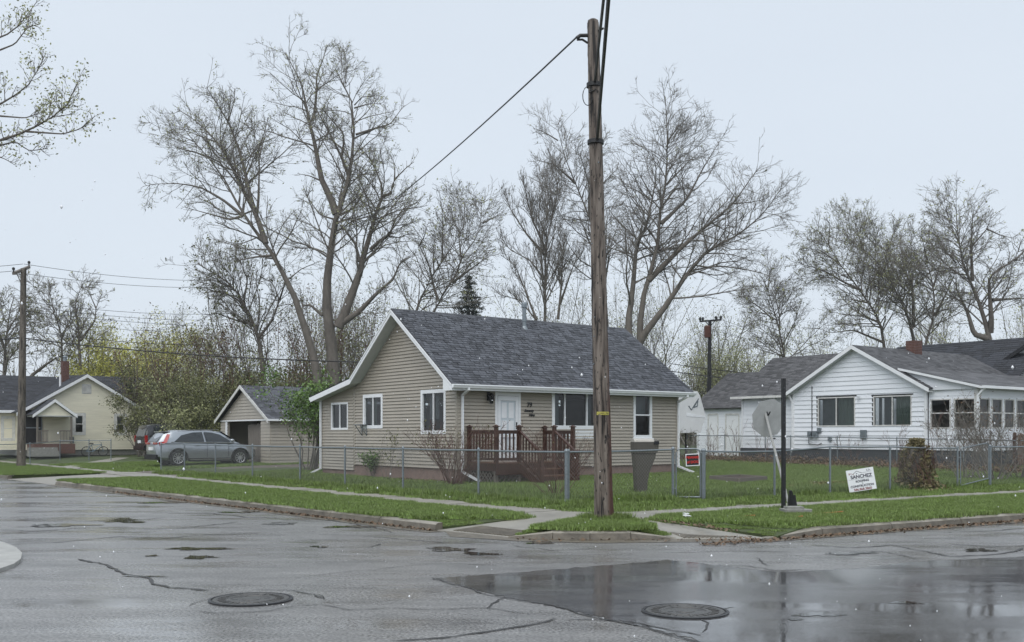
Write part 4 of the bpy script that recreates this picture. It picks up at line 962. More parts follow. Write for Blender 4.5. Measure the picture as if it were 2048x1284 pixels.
q = MB(); q.box(.25, 9, tw1-.1, tw1, zsb, zwe); q.box(.1, 9, tg0+.1, tg0+.2, zsb, zeave); q.box(8.9, 9, tg0, tw1, zsb, zeave); q.build('back_walls', MT['wsiding'], WH)
for t_ in (tg0, tg1-.06): q = MB(); q.box(-.035, .06, t_-.02, t_+.09, zsb-.02, zeave); q.build('corner_trim', MT['white'], WH)
q = MB(); q.box(.2, .3, tw1-.08, tw1+.02, zsb-.02, zwe); q.build('corner_trim', MT['white'], WH)
window(WH, (0, 0, 0), Y_, -X, *ww1, fw=.05, mull=(.5,), frame='offwhite', backx=[(0, .5, 0, 1, 'curtain'), (.5, .97, 0, .97, 'blind')]); window(WH, (0, 0, 0), Y_, -X, *ww2, fw=.05, mull=(.5,), frame='offwhite', backx=[(0, .46, 0, 1, 'curtain'), (.55, .8, 0, 1, 'blind'), (.86, .95, 0, 1, 'blind')])
for w_ in (ww1, ww2):                              # dark exposed edge where trim is missing
    q = MB(); q.box(-.028, -.022, w_[0]-.07, w_[1]+.09, w_[3], w_[3]+.06); q.box(-.028, -.022, w_[1], w_[1]+.06, w_[2], w_[3]); q.build('bare_edge', MT['dark'], WH)
# gable roof with ridge along x
ro2 = .35
for sgn in (1, -1):
    te = tg0-.3 if sgn > 0 else tg1+.3; run = hw2+.3; rise = (zpk-zeave)*run/hw2; L = math.hypot(run, rise); u = v3(0, sgn*run/L, rise/L); o = v3(-ro2, te, zpk-rise+.1); n = np.cross(X, u); n = n if n[2] > 0 else -n
    deckslab(WH, [o, o+X*(9.6), o+X*9.6+u*L, o+u*L], n, .05, MT['black']); shingles(WH, o, X, u, 9.6, L, MT['shingle2'], 50+sgn, expo=.16, tab=(.2, .4))
    rake(WH, (-ro2-.01, te, zpk-rise+.09), (-ro2-.01, tpk, zpk+.09), -X, h=.17, th=.035)
    q = MB(); q.extrude([v3(-ro2+.03, te, zpk-rise-.07), v3(-ro2+.03, tpk, zpk-.07), v3(.02, tpk, zpk-.07), v3(.02, te, zpk-rise-.07)], v3(0, 0, .02)); q.build('rake_soffit', MT['soffit'], WH)
# rear wing roof: ridge along y
wrz = wloc(1640, 708, off=-2.6)[1]; run = 3.2; L = math.hypot(run, wrz-zwe); u = v3(run/L, 0, (wrz-zwe)/L); o = v3(-.1, tpk+.6, zwe+.02); n = np.cross(Y_, u); n = n if n[2] > 0 else -n
La_ = tw1+.4-(tpk+.6)
xw = tg1+.32-(tpk+.6)
deckslab(WH, [o+Y_*xw, o+Y_*La_, o+Y_*La_+u*L, o+u*L], n, .05, MT['black'])
shingles(WH, o, Y_, u, La_, L, MT['shingle2'], 55, expo=.16, tab=(.2, .4), clip=lambda y: (xw*max(0, 1-y/L), La_))
q = MB(); q.box(-.2, -.1, tg1+.1, tw1+.4, zwe-.08, zwe+.03); q.build('gutter', MT['offwhite'], WH)
u2 = v3(-run/L, 0, (wrz-zwe)/L); o2 = v3(-.1+2*run, tpk+.6, zwe+.02); shingles(WH, o2, Y_, u2, La_, L, MT['shingle2'], 56, expo=.16, tab=(.2, .4))
q = MB(); q.extrude([v3(.2, tw1-.02, zwe), v3(6.2, tw1-.02, zwe), v3(3.1, tw1-.02, wrz-.1)], v3(0, -.08, 0)); q.build('rear_gable', MT['wsiding'], WH)
downspout(WH, [(-.12, tg1+.12, zwe-.05), (-.06, tg1+.02, zwe-.35), (-.06, tg1+.02, zsb), (-.25, tg1-.05, zsb-.15)], .07)
# gas meters and boxes
mt_, mz_ = wloc(1624, 868)
for k, (dt, dz_, r_) in enumerate(((.0, 0, .12), (-.28, .02, .13))): q = MB(); q.box(-.22, -.03, mt_+dt-.1, mt_+dt+.1, mz_+dz_-.16, mz_+dz_+.12); q.tube([(-.25, mt_+dt, mz_+dz_), (-.20, mt_+dt, mz_+dz_)], r_*.7, 12); q.build('gas_meter', MT['galv'], WH)
q = MB(); q.tube([(-.1, mt_+.1, mz_-.1), (-.1, mt_+.1, mz_-.45), (-.1, mt_-.4, mz_-.5), (-.1, mt_-.6, mz_-.42)], .02, 6); q.tube([(-.03, mt_-.02, zwe+.4), (-.03, mt_-.02, mz_+.1)], .022, 6); q.build('meter_pipe', MT['black'], WH)
bt_, bz_ = wloc(1729, 869); q = MB(); q.box(-.13, 0, bt_-.14, bt_+.14, bz_-.18, bz_+.2); q.build('utility_box', MT['galv'], WH)
bt_, bz_ = wloc(1640, 860); q = MB(); q.box(-.10, 0, bt_-.1, bt_+.1, bz_-.12, bz_+.1); q.box(-.12, -.02, bt_-.66, bt_-.5, bz_-.5, bz_-.3); q.build('cable_box', MT['galv'], WH)
q = MB(); a_, b_ = ww1[0]-.06, ww2[1]+.3; q.add([(-.04, a_-.02, ww1[3]+.02), (-.12, a_-.28, ww1[3]-.02), (-.1, a_-.1, ww1[3]-.22)], [(0, 1, 2), (2, 1, 0)]); q.build('torn_flap', MT['white'], WH)
# glazed porch on the street side
tpo, _ = wloc(1952, 0); zph = wloc(1953, 788)[1]; pL = 11.0
zw0, zw1 = wloc(1900, 857)[1], wloc(1900, 797)[1]
q = MB(); q.box(.15, pL, tpo+.06, tg0, -.3, zsb); q.build('porch_base', MT['darkfound'], WH)
def prow(o_, d_, n_, L, nw, tagn):
    pwid = L / nw
    ops = [(i*pwid+.07, (i+1)*pwid-.07, zw0, zw1) for i in range(nw)]
    siding(WH, o_, d_, n_, lambda z: 0, lambda z: L, zsb, zph+.25, .203, ops, MT['wsiding'], lap=.015)
    for p_ in ops: window(WH, o_, d_, n_, *p_, fw=.05, rails=(.52,), frame='offwhite', backx=None, back=None)
prow((.1, tpo, 0), Y_, -X, tg0-tpo-.05, 2, 'a'); prow((.12, tpo, 0), X, -Y_, pL-.2, 11, 'b')
q = MB(); q.box(.05, .2, tpo-.06, tpo+.1, zsb-.05, zph+.25); q.build('porch_corner_post', MT['offwhite'], WH)
q = MB(); q.box(.2, pL-.1, tpo+.25, tg0, zph+.26, zph+.3); q.box(.2, pL, tg0-.14, tg0-.1, 0, zph+.2); q.box(pL-.1, pL, tpo, tg0, zsb, zph+.25); q.build('porch_room', MT['greywood'], WH)
zpt = zph + .32; zj = zeave + .85; run = tg0 + 1.2 - tpo + .35; rise = zj - zpt; L = math.hypot(run, rise); u = v3(0, run/L, rise/L); o = v3(-.2, tpo-.35, zpt); n = np.cross(X, u)
deckslab(WH, [o, o+X*(pL+.5), o+X*(pL+.5)+u*L, o+u*L], n, .05, MT['black']); shingles(WH, o, X, u, pL+.5, L, MT['shingle2'], 60, expo=.3, tab=(.6, 1.0), thick=.006)
rake(WH, (-.21, tpo-.35, zpt-.01), (-.21, tg0+1.2, zj-.01), -X, h=.10)
q = MB(); q.extrude([v3(-.0, tpo, zph+.22), v3(-.0, tg0+.9, zph+.22), v3(-.0, tg0+.9, zj-.12), v3(-.0, tpo-.05, zpt-.03)], v3(.06, 0, 0)); q.build('porch_cheek', MT['wsiding'], WH)
q = MB(); q.box(-.22, pL+.3, tpo-.47, tpo-.35, zpt-.10, zpt+.01); q.build('porch_gutter', MT['white'], WH)
downspout(WH, [(-.1, tpo-.42, zpt-.08), (-.06, tpo-.12, zpt-.38), (.0, tpo-.08, zsb)], .09)
chy, chz = wloc(1824, 668, off=-4.2)
chimney(WH, 4.2, tpk-.2, zpk-.6, zpk+.50, .56, .5)
q = MB(); q.cyl((2.2, tpk+1.6, zpk-1.2), .05, .75, 8); q.build('vent_pipe', MT['black'], WH)

# ------------------------------------------------------------------ house beyond, at the right edge
FH_ = hs(34.5, 2.0); FH = empty('neighbour_house', (FH_[0], FH_[1], .45), HA, 'white house with very dark roof beyond the right-hand white house', 'house')
def floc(u, v, off=0.0):
    a_, z = onwall(u, v, s=34.5 - off); return a_ - 2.0, z - .45
fpk, fz = floc(2095, 665); zrg = floc(2000, 680)[1]
hw3 = 5.2; zfe = zrg - 3.2; tc = floc(2080, 0)[0]
siding(FH, (0, 0, 0), Y_, -X, lambda z: tc-hw3+max(0, z-zfe)*hw3/3.1, lambda z: tc+hw3-max(0, z-zfe)*hw3/3.1, .3, zfe+2.9, .115, [], MT['wsiding'], joined=True)
q = MB(); q.box(.1, 9, tc-hw3, tc+hw3, -.4, .3); q.box(.1, 9, tc+hw3-.1, tc+hw3, .3, zfe); q.box(.1, 9, tc-hw3, tc-hw3+.1, .3, zfe); q.build('walls', MT['wsiding'], FH)
for sgn in (1, -1):
    te = tc - sgn*(hw3+.4); run = hw3+.4; rise = 3.2*run/hw3; L = math.hypot(run, rise); u = v3(0, sgn*run/L, rise/L); o = v3(-.4, te, zrg-rise); n = np.cross(X, u); n = n if n[2] > 0 else -n
    deckslab(FH, [o, o+X*10, o+X*10+u*L, o+u*L], n, .05, MT['black']); shingles(FH, o, X, u, 10, L, MT['shingle3'], 70+sgn, expo=.2, tab=(.3, .6)); rake(FH, (-.41, te, zrg-rise), (-.41, tc, zrg), -X, h=.2, mat='black')
# its side wing: dark slope facing us
wz0 = floc(1950, 745, off=0)[1]; o = v3(-2.2, tc+.2, zrg-2.4); run = 3.4; L = math.hypot(run, 2.55); u = v3(run/L, 0, 2.55/L); n = np.cross(Y_, u); n = n if n[2] > 0 else -n
deckslab(FH, [o, o+Y_*8.4, o+Y_*8.4+u*L, o+u*L], n, .05, MT['black']); shingles(FH, o, Y_, u, 8.4, L, MT['shingle3'], 73, expo=.2, tab=(.3, .6))
q = MB(); q.box(-1.9, 4, tc+.4, tc+8.2, .0, zrg-2.4); q.build('wing_walls', MT['wsiding'], FH)

# ------------------------------------------------------------------ white shed behind the yard
SP = at(1392, 870, 60); SH = empty('white_shed', (SP[0], SP[1], .5), HA, 'white clapboard garage with grey roof beside the trailer', 'shed')
def sloc(u, v):
    k = (u-1024)/FPX; o = v3(SP[0], SP[1]); a_ = (k*o[1]-o[0])/(EL[0]-k*EL[1]); y = o[1]+a_*EL[1]; return a_, CAMH+(HOR-v)/FPX*y-.5
# its long side faces left-front: runs along -y (towards the right of the picture)
s0 = sloc(1394, 0)[0]; s1 = sloc(1500, 0)[0]; zse = sloc(1440, 816)[1]; zsr = sloc(1440, 771)[1]+.9
dop = [(sloc(1436, 0)[0], sloc(1417, 0)[0], 0, sloc(1427, 829)[1]), (sloc(1478, 0)[0], sloc(1452, 0)[0], .0, sloc(1465, 829)[1])]
siding(SH, (0, 0, 0), Y_, -X, lambda z: s1-2, lambda z: s0, .0, zse, .15, dop, MT['wsiding'], lap=.02, joined=True)
for a_, b_, c_, d_ in dop:
    q = MB(); q.box(.0, .03, a_, b_, c_, d_); dr_ = q.build('door', MT['white'], SH); q = MB(); q.box(-.03, .02, a_-.05, a_+.03, c_, d_); q.box(-.03, .02, b_-.03, b_+.05, c_, d_); q.box(-.03, .02, a_, b_, d_-.03, d_+.06); q.build('door_trim', MT['offwhite'], dr_)
q = MB(); q.box(.1, 6, s0-.1, s0, 0, zse); q.extrude([v3(.1, s0-.02, zse), v3(6, s0-.02, zse), v3(3, s0-.02, zsr-.1)], v3(0, -.08, 0)); q.build('end_wall', MT['wsiding'], SH)
L = math.hypot(3.3, zsr-zse); u = v3(3.3/L, 0, (zsr-zse)/L); o = v3(-.3, s1-2.2, zse-.02); n = np.cross(Y_, u); n = n if n[2] > 0 else -n; La_ = s0-s1+2.5
deckslab(SH, [o, o+Y_*La_, o+Y_*La_+u*L, o+u*L], n, .05, MT['black']); shingles(SH, o, Y_, u, La_, L, MT['shingle2'], 80, expo=.16, tab=(.2, .4))
o = v3(6.3, s1-2.2, zse-.02); u = v3(-3.3/L, 0, (zsr-zse)/L); shingles(SH, o, Y_, u, La_, L, MT['shingle2'], 81, expo=.16, tab=(.2, .4))
downspout(SH, [(-.2, s0-.05, zse-.05), (-.06, s0-.1, zse-.3), (-.06, s0-.1, .1)], .08)

# dark brown wooden rail in front of the glazed porch
BR = empty('wooden_railing', (WP[0], WP[1], .30), HA, 'dark brown wooden picket railing in front of the glazed porch', 'railing')
for i in range(60):
    x = .3 + i*.15; q = MB(); q.box(x, x+.085, tpo-1.55, tpo-1.52, .25, 1.42+.03*((i*5) % 3)); q.build('picket', MT['deckedge'], BR)
for z in (.4, 1.3): q = MB(); q.box(.2, 9.3, tpo-1.52, tpo-1.48, z, z+.09); q.build('rail', MT['deck'], BR)
for x in (.2, 3.2, 6.2, 9.2): q = MB(); q.box(x-.05, x+.05, tpo-1.50, tpo-1.40, -.1, 1.5); q.build('post', MT['deck'], BR)
# ------------------------------------------------------------------ poles and wires
def pole_mat(name, c0, c1, dark, redk=2.2):
    m = bpy.data.materials.new(name); m.use_nodes = True; N = m.node_tree.nodes; L = m.node_tree.links; b = N['Principled BSDF']; b.inputs['Roughness'].default_value = .7
    tc = N.new('ShaderNodeTexCoord'); mp = N.new('ShaderNodeMapping'); mp.inputs['Scale'].default_value = (9, 9, .8); L.new(tc.outputs['Object'], mp.inputs[0])
    nz = N.new('ShaderNodeTexNoise'); nz.inputs['Scale'].default_value = 1.6; nz.inputs['Detail'].default_value = 8; L.new(mp.outputs[0], nz.inputs[0])
    cr = N.new('ShaderNodeValToRGB'); e = cr.color_ramp.elements; e[0].position = .36; e[0].color = (*dark, 1); e[1].position = .62; e[1].color = (*c1, 1); x = cr.color_ramp.elements.new(.46); x.color = (*c0, 1)
    L.new(nz.outputs[0], cr.inputs[0])
    # fresher red-brown split wood low on one side
    sx = N.new('ShaderNodeSeparateXYZ'); L.new(tc.outputs['Object'], sx.inputs[0])
    mr = N.new('ShaderNodeMapRange'); mr.inputs['From Min'].default_value = .03; mr.inputs['From Max'].default_value = .13; L.new(sx.outputs[0], mr.inputs[0])
    mz = N.new('ShaderNodeMapRange'); mz.inputs['From Min'].default_value = 6.0; mz.inputs['From Max'].default_value = 2.5; L.new(sx.outputs[2], mz.inputs[0])
    mu = N.new('ShaderNodeMath'); mu.operation = 'MULTIPLY'; L.new(mr.outputs[0], mu.inputs[0]); L.new(mz.outputs[0], mu.inputs[1])
    nb = N.new('ShaderNodeMath'); nb.operation = 'MULTIPLY'; L.new(mu.outputs[0], nb.inputs[0]); L.new(nz.outputs[0], nb.inputs[1])
    m2 = N.new('ShaderNodeMath'); m2.operation = 'MULTIPLY'; m2.inputs[1].default_value = redk; L.new(nb.outputs[0], m2.inputs[0])
    mx = N.new('ShaderNodeMix'); mx.data_type = 'RGBA'; L.new(m2.outputs[0], mx.inputs[0]); L.new(cr.outputs[0], mx.inputs[6]); mx.inputs[7].default_value = (.075, .026, .016, 1)
    vo = N.new('ShaderNodeTexNoise'); vo.inputs['Scale'].default_value = 5.5; vo.inputs['Detail'].default_value = 3
    mpv = N.new('ShaderNodeMapping'); mpv.inputs['Scale'].default_value = (4.5, 4.5, 1.7); L.new(tc.outputs['Object'], mpv.inputs[0]); L.new(mpv.outputs[0], vo.inputs[0])
    pk = N.new('ShaderNodeMapRange'); pk.inputs['From Min'].default_value = .60; pk.inputs['From Max'].default_value = .66; L.new(vo.outputs[0], pk.inputs[0])
    mk = N.new('ShaderNodeMix'); mk.data_type = 'RGBA'; L.new(pk.outputs[0], mk.inputs[0]); L.new(mx.outputs[2], mk.inputs[6]); mk.inputs[7].default_value = (*dark, 1)
    L.new(mk.outputs[2], b.inputs['Base Color'])
    bp = N.new('ShaderNodeBump'); bp.inputs['Strength'].default_value = 1.0; bp.inputs['Distance'].default_value = .03; L.new(nz.outputs[0], bp.inputs['Height']); L.new(bp.outputs[0], b.inputs['Normal'])
    return m
MT['pole'] = pole_mat('pole_wood', (.11, .088, .072), (.205, .175, .148), (.008, .006, .005))
MT['pole2'] = pole_mat('far_pole_wood', (.10, .085, .068), (.16, .14, .115), (.03, .025, .02), 0.0)
pb = np.array(gpt(1208, 1041)); PY = pb[1]
ptop = np.array(at(1186, 46, PY)); rel = ptop - pb
UP = empty('utility_pole', tuple(pb), 0, 'tall weathered wooden utility pole at the street corner with black cables', 'utility pole')
def pole_mesh(h, r0, r1, seed, k=44, n=110, split=True):
    r = np.random.default_rng(seed); V = []; a = np.arange(k)*2*math.pi/k
    ph = r.uniform(0, 6.28, 6); cracks_ = [(r.uniform(0, 6.28), r.uniform(0, h*.8), r.uniform(.8, 3.5)) for _ in range(26)]
    for i in range(n+1):
        z = h*i/n; f = i/n; rad = r0+(r1-r0)*f + .02*math.exp(-z/.25)
        rr = rad*(1+.02*np.sin(3*a+ph[0]+z*.3)+.012*np.sin(7*a+ph[1]+z*.7)) + r.normal(0, .0022, k)
        for (ca, cz, cl) in cracks_:
            if cz < z < cz+cl:
                w_ = np.abs((a-ca+math.pi) % (2*math.pi)-math.pi); rr -= .035*np.exp(-(w_/.09)**2)*math.sin(math.pi*(z-cz)/cl)
        V.append(np.stack([rr*np.cos(a), rr*np.sin(a), np.full(k, z)], 1))
    V = np.concatenate(V); Fq = [(i*k+j, i*k+(j+1) % k, (i+1)*k+(j+1) % k, (i+1)*k+j) for i in range(n) for j in range(k)]
    return V, np.array(Fq)
V, Fq = pole_mesh(rel[2], .168, .105, 3)
V[:, 0] += rel[0]*V[:, 2]/rel[2]
npmesh('pole_shaft', V, Fq, MT['pole'], UP, smooth=True)
q = MB(); q.lathe((rel[0], 0, rel[2]-.01), [(.10, 0), (.095, .05), (.06, .075), (.0, .08)], 18); q.build('pole_top', MT['pole'], UP)
def px(z): return rel[0]*z/rel[2]
def prd(z): return .168+(.105-.168)*z/rel[2]
def vz(v): return CAMH+(HOR-v)/FPX*PY - pb[2]
for v_ in (170, 284):
    z = vz(v_); q = MB(); q.lathe((px(z), 0, z-.05), [(prd(z)+.005, 0), (prd(z)+.03, .01), (prd(z)+.03, .08), (prd(z)+.005, .09)], 20); q.build('cable_band', MT['cable'], UP)
q = MB(); z = vz(76); x = px(z); q.tube([(x-.1, -.02, z+.04), (x-.24, -.04, z+.03), (x-.30, -.05, z-.02)], .035, 8); q.tube([(x-.1, -.02, z-.1), (x-.2, -.03, z-.04), (x-.30, -.05, z-.05)], .02, 6); q.tube([(x+.08, -.08, z+.1), (x+.18, -.1, z+.14)], .02, 6); q.build('insulator', MT['cable'], UP)
q = MB(); z = vz(178)
q.tube([(px(z)-.13+.09*math.cos(a), -.1, z-.16+.17*math.sin(a)) for a in np.linspace(.5, 6.0, 14)], .008, 5); q.tube([(px(z)-.1, -.1, z-.1), (px(z)+.02, -.14, z-.05)], .012, 5); q.build('wire_loop', MT['cable'], UP)
q = MB()
for i in range(7):
    z = rng.uniform(1, 7); a = rng.uniform(3.5, 5.8); q.cyl((px(z)+prd(z)*math.cos(a), prd(z)*math.sin(a), z), .012, .02, 6)
q.build('nails', MT['galv'], UP, kind='stuff')
z = vz(827); q = MB(); n_ = 10; r_ = prd(z)+.006
vs = []
for zz_ in (z-.028, z+.028):
    for i in range(n_+1): a = math.radians(-128+i*8.8); vs.append((px(z)+r_*math.cos(a), r_*math.sin(a), zz_))
q.add(vs, [(i, i+1, n_+2+i, n_+1+i) for i in range(n_)]); tg = q.build('pole_tag', MT['yellow'], UP, label='yellow number tag')
for i, ch in enumerate('1358B2785'):
    a = math.radians(-122+i*9.2); text(ch, (px(z)+(r_+.002)*math.cos(a), (r_+.002)*math.sin(a), z-.018), (math.radians(90), 0, a+math.pi/2), .05, MT['black'], tg, ext=.0005)
def sag(a, b, s, n=16): 
    a, b = v3(*a), v3(*b); return [a+(b-a)*t-v3(0, 0, 4*s*t*(1-t)) for t in np.linspace(0, 1, n)]
def wire(a, b, s, r, label, name='overhead_wire', group='overhead wires'):
    q = MB(); q.tube(sag(a, b, s), r, 5); return q.build(name, MT['cable'], None, label=label, cat='wire', group=group)
A_ = lambda v_, dx=0, dy=-.13: (pb[0]+px(vz(v_))+dx, pb[1]+dy, pb[2]+vz(v_))
# thick cables climbing towards a pole behind the camera
def ext_(a, q_): a, q_ = v3(*a), v3(*q_); return tuple(a+(q_-a)*((a[1]+6)/(a[1]-q_[1])))
wire(A_(168), ext_(A_(168), at(1207, 2, 14.5)), .0, .024, 'thick black cable rising from the upper band of the corner pole')
wire(A_(282, .02), ext_(A_(282, .02), at(1217, 2, 13.0)), .0, .028, 'thickest black cable running down to the lower band of the corner pole')
wire(A_(76, -.3, -.05), at(690, 466, 52), .3, .017, 'service wire slanting from the pole top down to the left', )
# far-left pole
fb = np.array(gpt(42, 934)); FY = fb[1]
FP = empty('utility_pole', tuple(fb), 0, 'wooden utility pole with a short crossarm at the far left', 'utility pole')
ftop = np.array(at(47, 537, FY))-fb
V, Fq = pole_mesh(ftop[2], .20, .13, 5, 16, 30); V[:, 0] += ftop[0]*V[:, 2]/ftop[2]; npmesh('pole_shaft', V, Fq, MT['pole2'], FP, smooth=True)
q = MB(); ca, cb_ = np.array(at(27, 547, FY-.9))-fb, np.array(at(58, 534, FY+1.0))-fb; q.bar(ca, cb_, .13, .13); q.build('crossarm', MT['greywood'], FP)
for p_ in (ca, cb_): q = MB(); q.lathe(tuple(p_+v3(0, 0, .06)), [(.03, 0), (.03, .1), (.07, .12), (.07, .2), (.03, .24)], 8); q.build('insulator', MT['cable'], FP)
q = MB(); q.bar((ca+cb_)/2+(ca-cb_)*.3-v3(0, 0, .05), (ftop[0], -.1, ftop[2]-.9), .03); q.build('brace', MT['greywood'], FP)
for v0, v1, y1, r_, s_, lb in ((528, 556, 70, .012, .3, 'topmost thin wire from the left pole'), (547, 569, 70, .012, .3, 'second thin wire from the left pole'), (603, 622, 75, .012, .3, 'third thin wire left of the big tree'), (612, 634, 75, .012, .3, 'fourth thin wire left of the big tree'), (622, 648, 75, .012, .2, 'fifth thin wire left of the big tree')):
    wire(at(48, v0, FY), at(470, v1+4, y1), s_, r_, lb)
wire(at(46, 676, FY), at(800, 725, 42), .25, .028, 'heavy black cable crossing from the left pole towards the beige house'); wire(at(46, 660, FY), at(420, 690, 62), .2, .014, 'thin cable just above the heavy black cable')
wire(at(220, 654, 75), at(470, 606, 70), .9, .014, 'slack wire sagging between the left trees')
for v0, lb in ((528, 'topmost wire running out of frame at left'), (540, 'second wire running out of frame at left'), (675, 'heavy cable running out of frame at left')): wire(at(46, v0, FY), at(-500, v0+1, FY-6), .3, .012 if v0 < 600 else .028, lb)
# distant pole with transformer
tb = np.array(at(1417, 800, 75)); tb[2] = .5; TP = empty('utility_pole', tuple(tb), 0, 'distant utility pole with a rusty transformer and two-ended crossarm', 'utility pole')
tt_ = np.array(at(1420, 640, 75))-tb
V, Fq = pole_mesh(tt_[2], .19, .13, 6, 12, 20); V[:, 0] += tt_[0]*V[:, 2]/tt_[2]; npmesh('pole_shaft', V, Fq, MT['black'], TP, smooth=True)
q = MB(); ta, tb2 = np.array(at(1399, 643, 75))-tb, np.array(at(1443, 639.5, 75))-tb; q.bar(ta, tb2, .14, .12); q.bar((ta+tt_)/2, tt_-v3(0, 0, .5), .05); q.bar((tb2+tt_)/2, tt_-v3(0, 0, .5), .05); q.build('crossarm', MT['black'], TP)
for k in (.03, .15, .75, .97): p_ = ta+(tb2-ta)*k; q = MB(); q.lathe(tuple(p_+v3(0, 0, .05)), [(.04, 0), (.09, .06), (.09, .2), (.04, .26)], 8); q.build('insulator', MT['cable'], TP)
tr = np.array(at(1415, 676, 75))-tb; q = MB(); q.lathe((tr[0]-.05, -.25, tr[2]), [(.22, 0), (.24, .05), (.24, .8), (.2, .86), (.05, .9)], 14); q.build('transformer', MT['rust'], TP)
wire(tb+tb2, at(1800, 720, 60), .3, .012, 'thin wire right of the distant transformer pole'); wire(tb+tb2-v3(0, 0, .9), at(1800, 727, 60), .3, .012, 'lower thin wire right of the distant transformer pole')
for v0, r_, lb in ((727, .025, 'upper dark cable left and right of the transformer pole'), (742, .03, 'lower dark cable left and right of the transformer pole')): wire(at(1340, v0, 74), at(1540, v0+24, 66), .05, r_, lb)

# ------------------------------------------------------------------ chain-link fences
def fence_run(name, P, label, h=1.15, pr=.028, mat='galv', every=None, rail=True, railz=None, mesh=True, endr=None, wr=.0020, pitch=.075, cat='fence', railr=.02):
    """P: list of ground points (x,y,z); a post at each; top rail, mesh between"""
    e = empty(name, tuple(P[0]), 0, label, cat); o = v3(*P[0])
    P = [v3(*p)-o for p in P]
    for i, p in enumerate(P):
        r_ = pr if endr is None or i not in endr else endr[i]
        q = MB(); q.lathe(tuple(p-v3(0, 0, .05)), [(r_, 0), (r_, h+.05), (r_*1.25, h+.055), (r_*1.25, h+.08), (r_*.7, h+.115), (.0, h+.12)], 10); po = q.build('post', MT[mat], e)
        if r_ > .03:
            q = MB()
            for z in (.25, .55, .85, h-.06): q.lathe(tuple(p+v3(0, 0, z)), [(r_+.001, 0), (r_+.005, .002), (r_+.005, .022), (r_+.001, .024)], 10)
            q.build('tension_band', MT[mat], po)
    rz = railz or [h]*len(P)
    if rail:
        for i in range(len(P)-1): q = MB(); q.tube([P[i]+v3(0, 0, rz[i]), (P[i]+P[i+1])/2+v3(0, 0, (rz[i]+rz[i+1])/2-.012), P[i+1]+v3(0, 0, rz[i+1])], railr, 8); q.build('top_rail', MT[mat], e)
    if mesh:
        V = []; Fq = []
        for i in range(len(P)-1):
            a, b = P[i], P[i+1]; L = np.linalg.norm((b-a)[:2]); hh = min(rz[i], rz[i+1])+.03; d = (b-a)/L; nn = v3(-d[1], d[0], 0)
            for sg in (1, -1):
                for k in np.arange(-hh, L+hh, pitch):
                    x0, x1 = (k, k+hh*.9) if sg > 0 else (k+hh*.9, k)
                    z0, z1 = .02, hh
                    # clip to 0..L
                    def cl(xa, za, xb, zb):
                        if xa > xb: xa, za, xb, zb = xb, zb, xa, za
                        if xb <= 0 or xa >= L: return None
                        if xa < 0: za = za+(zb-za)*(0-xa)/(xb-xa); xa = 0
                        if xb > L: zb = za+(zb-za)*(L-xa)/(xb-xa); xb = L
                        return xa, za, xb, zb
                    c = cl(x0, z0, x1, z1)
                    if c is None or c[2]-c[0] < .02: continue
                    p0 = a+d*c[0]+v3(0, 0, c[1]); p1 = a+d*c[2]+v3(0, 0, c[3]); t_ = (p1-p0)/np.linalg.norm(p1-p0); s1 = nn*wr; s2 = np.cross(t_, nn)*wr
                    bb = len(V)
                    for p_ in (p0, p1): V += [p_+s1*sg*.2+s1, p_-s1*.5+s2*.87+s1*sg*.2, p_-s1*.5-s2*.87+s1*sg*.2]
                    Fq += [(bb, bb+1, bb+4, bb+3), (bb+1, bb+2, bb+5, bb+4), (bb+2, bb, bb+3, bb+5)]
        npmesh('wire_mesh', np.array(V), np.array(Fq), MT['wire'], e, kind='stuff')
    return e
def g3(x, y): return (x, y, gz(x, y))
cp = gpt(1133, 1010)
def along(u, d=DL, o=cp):
    k = (u-1024)/FPX; a_ = (k*o[1]-o[0])/(d[0]-k*d[1]); return g3(o[0]+a_*d[0], o[1]+a_*d[1])
fence_run('chain_link_fence', [cp]+[along(u) for u in (957, 806, 690, 600, 505, 431, 369, 322)], 'grey chain-link fence along the left sidewalk in front of the beige house', endr={0: .042}, h=1.14)
dF = np.array(gpt(1345, 995)[:2])-np.array(cp[:2]); 
gL = gpt(1346, 999); gR = gpt(1407, 1001)
fence_run('chain_link_fence', [tuple(v3(*cp)+(v3(*gL)-v3(*cp))*.02), gL], 'short chain-link fence panel between the corner post and the walk gate', endr={0: .02, 1: .034}, h=1.14)
dRt = DR
fR = [gR]+[along(u, DR, gR) for u in (1549, 1660, 1780, 1915)]
fence_run('chain_link_fence', fR, 'chain-link fence along the right sidewalk behind the leaning stop sign', endr={0: .05}, h=1.12, railz=[1.12, 1.10, 1.2, 1.18, 1.12])
g2a, g2b = along(1918, DR, gR), along(1980, DR, gR)
fence_run('chain_link_fence', [g2b, along(2060, DR, gR), along(2200, DR, gR)], 'chain-link fence at the right edge before the shrubs', endr={0: .04}, h=1.15)
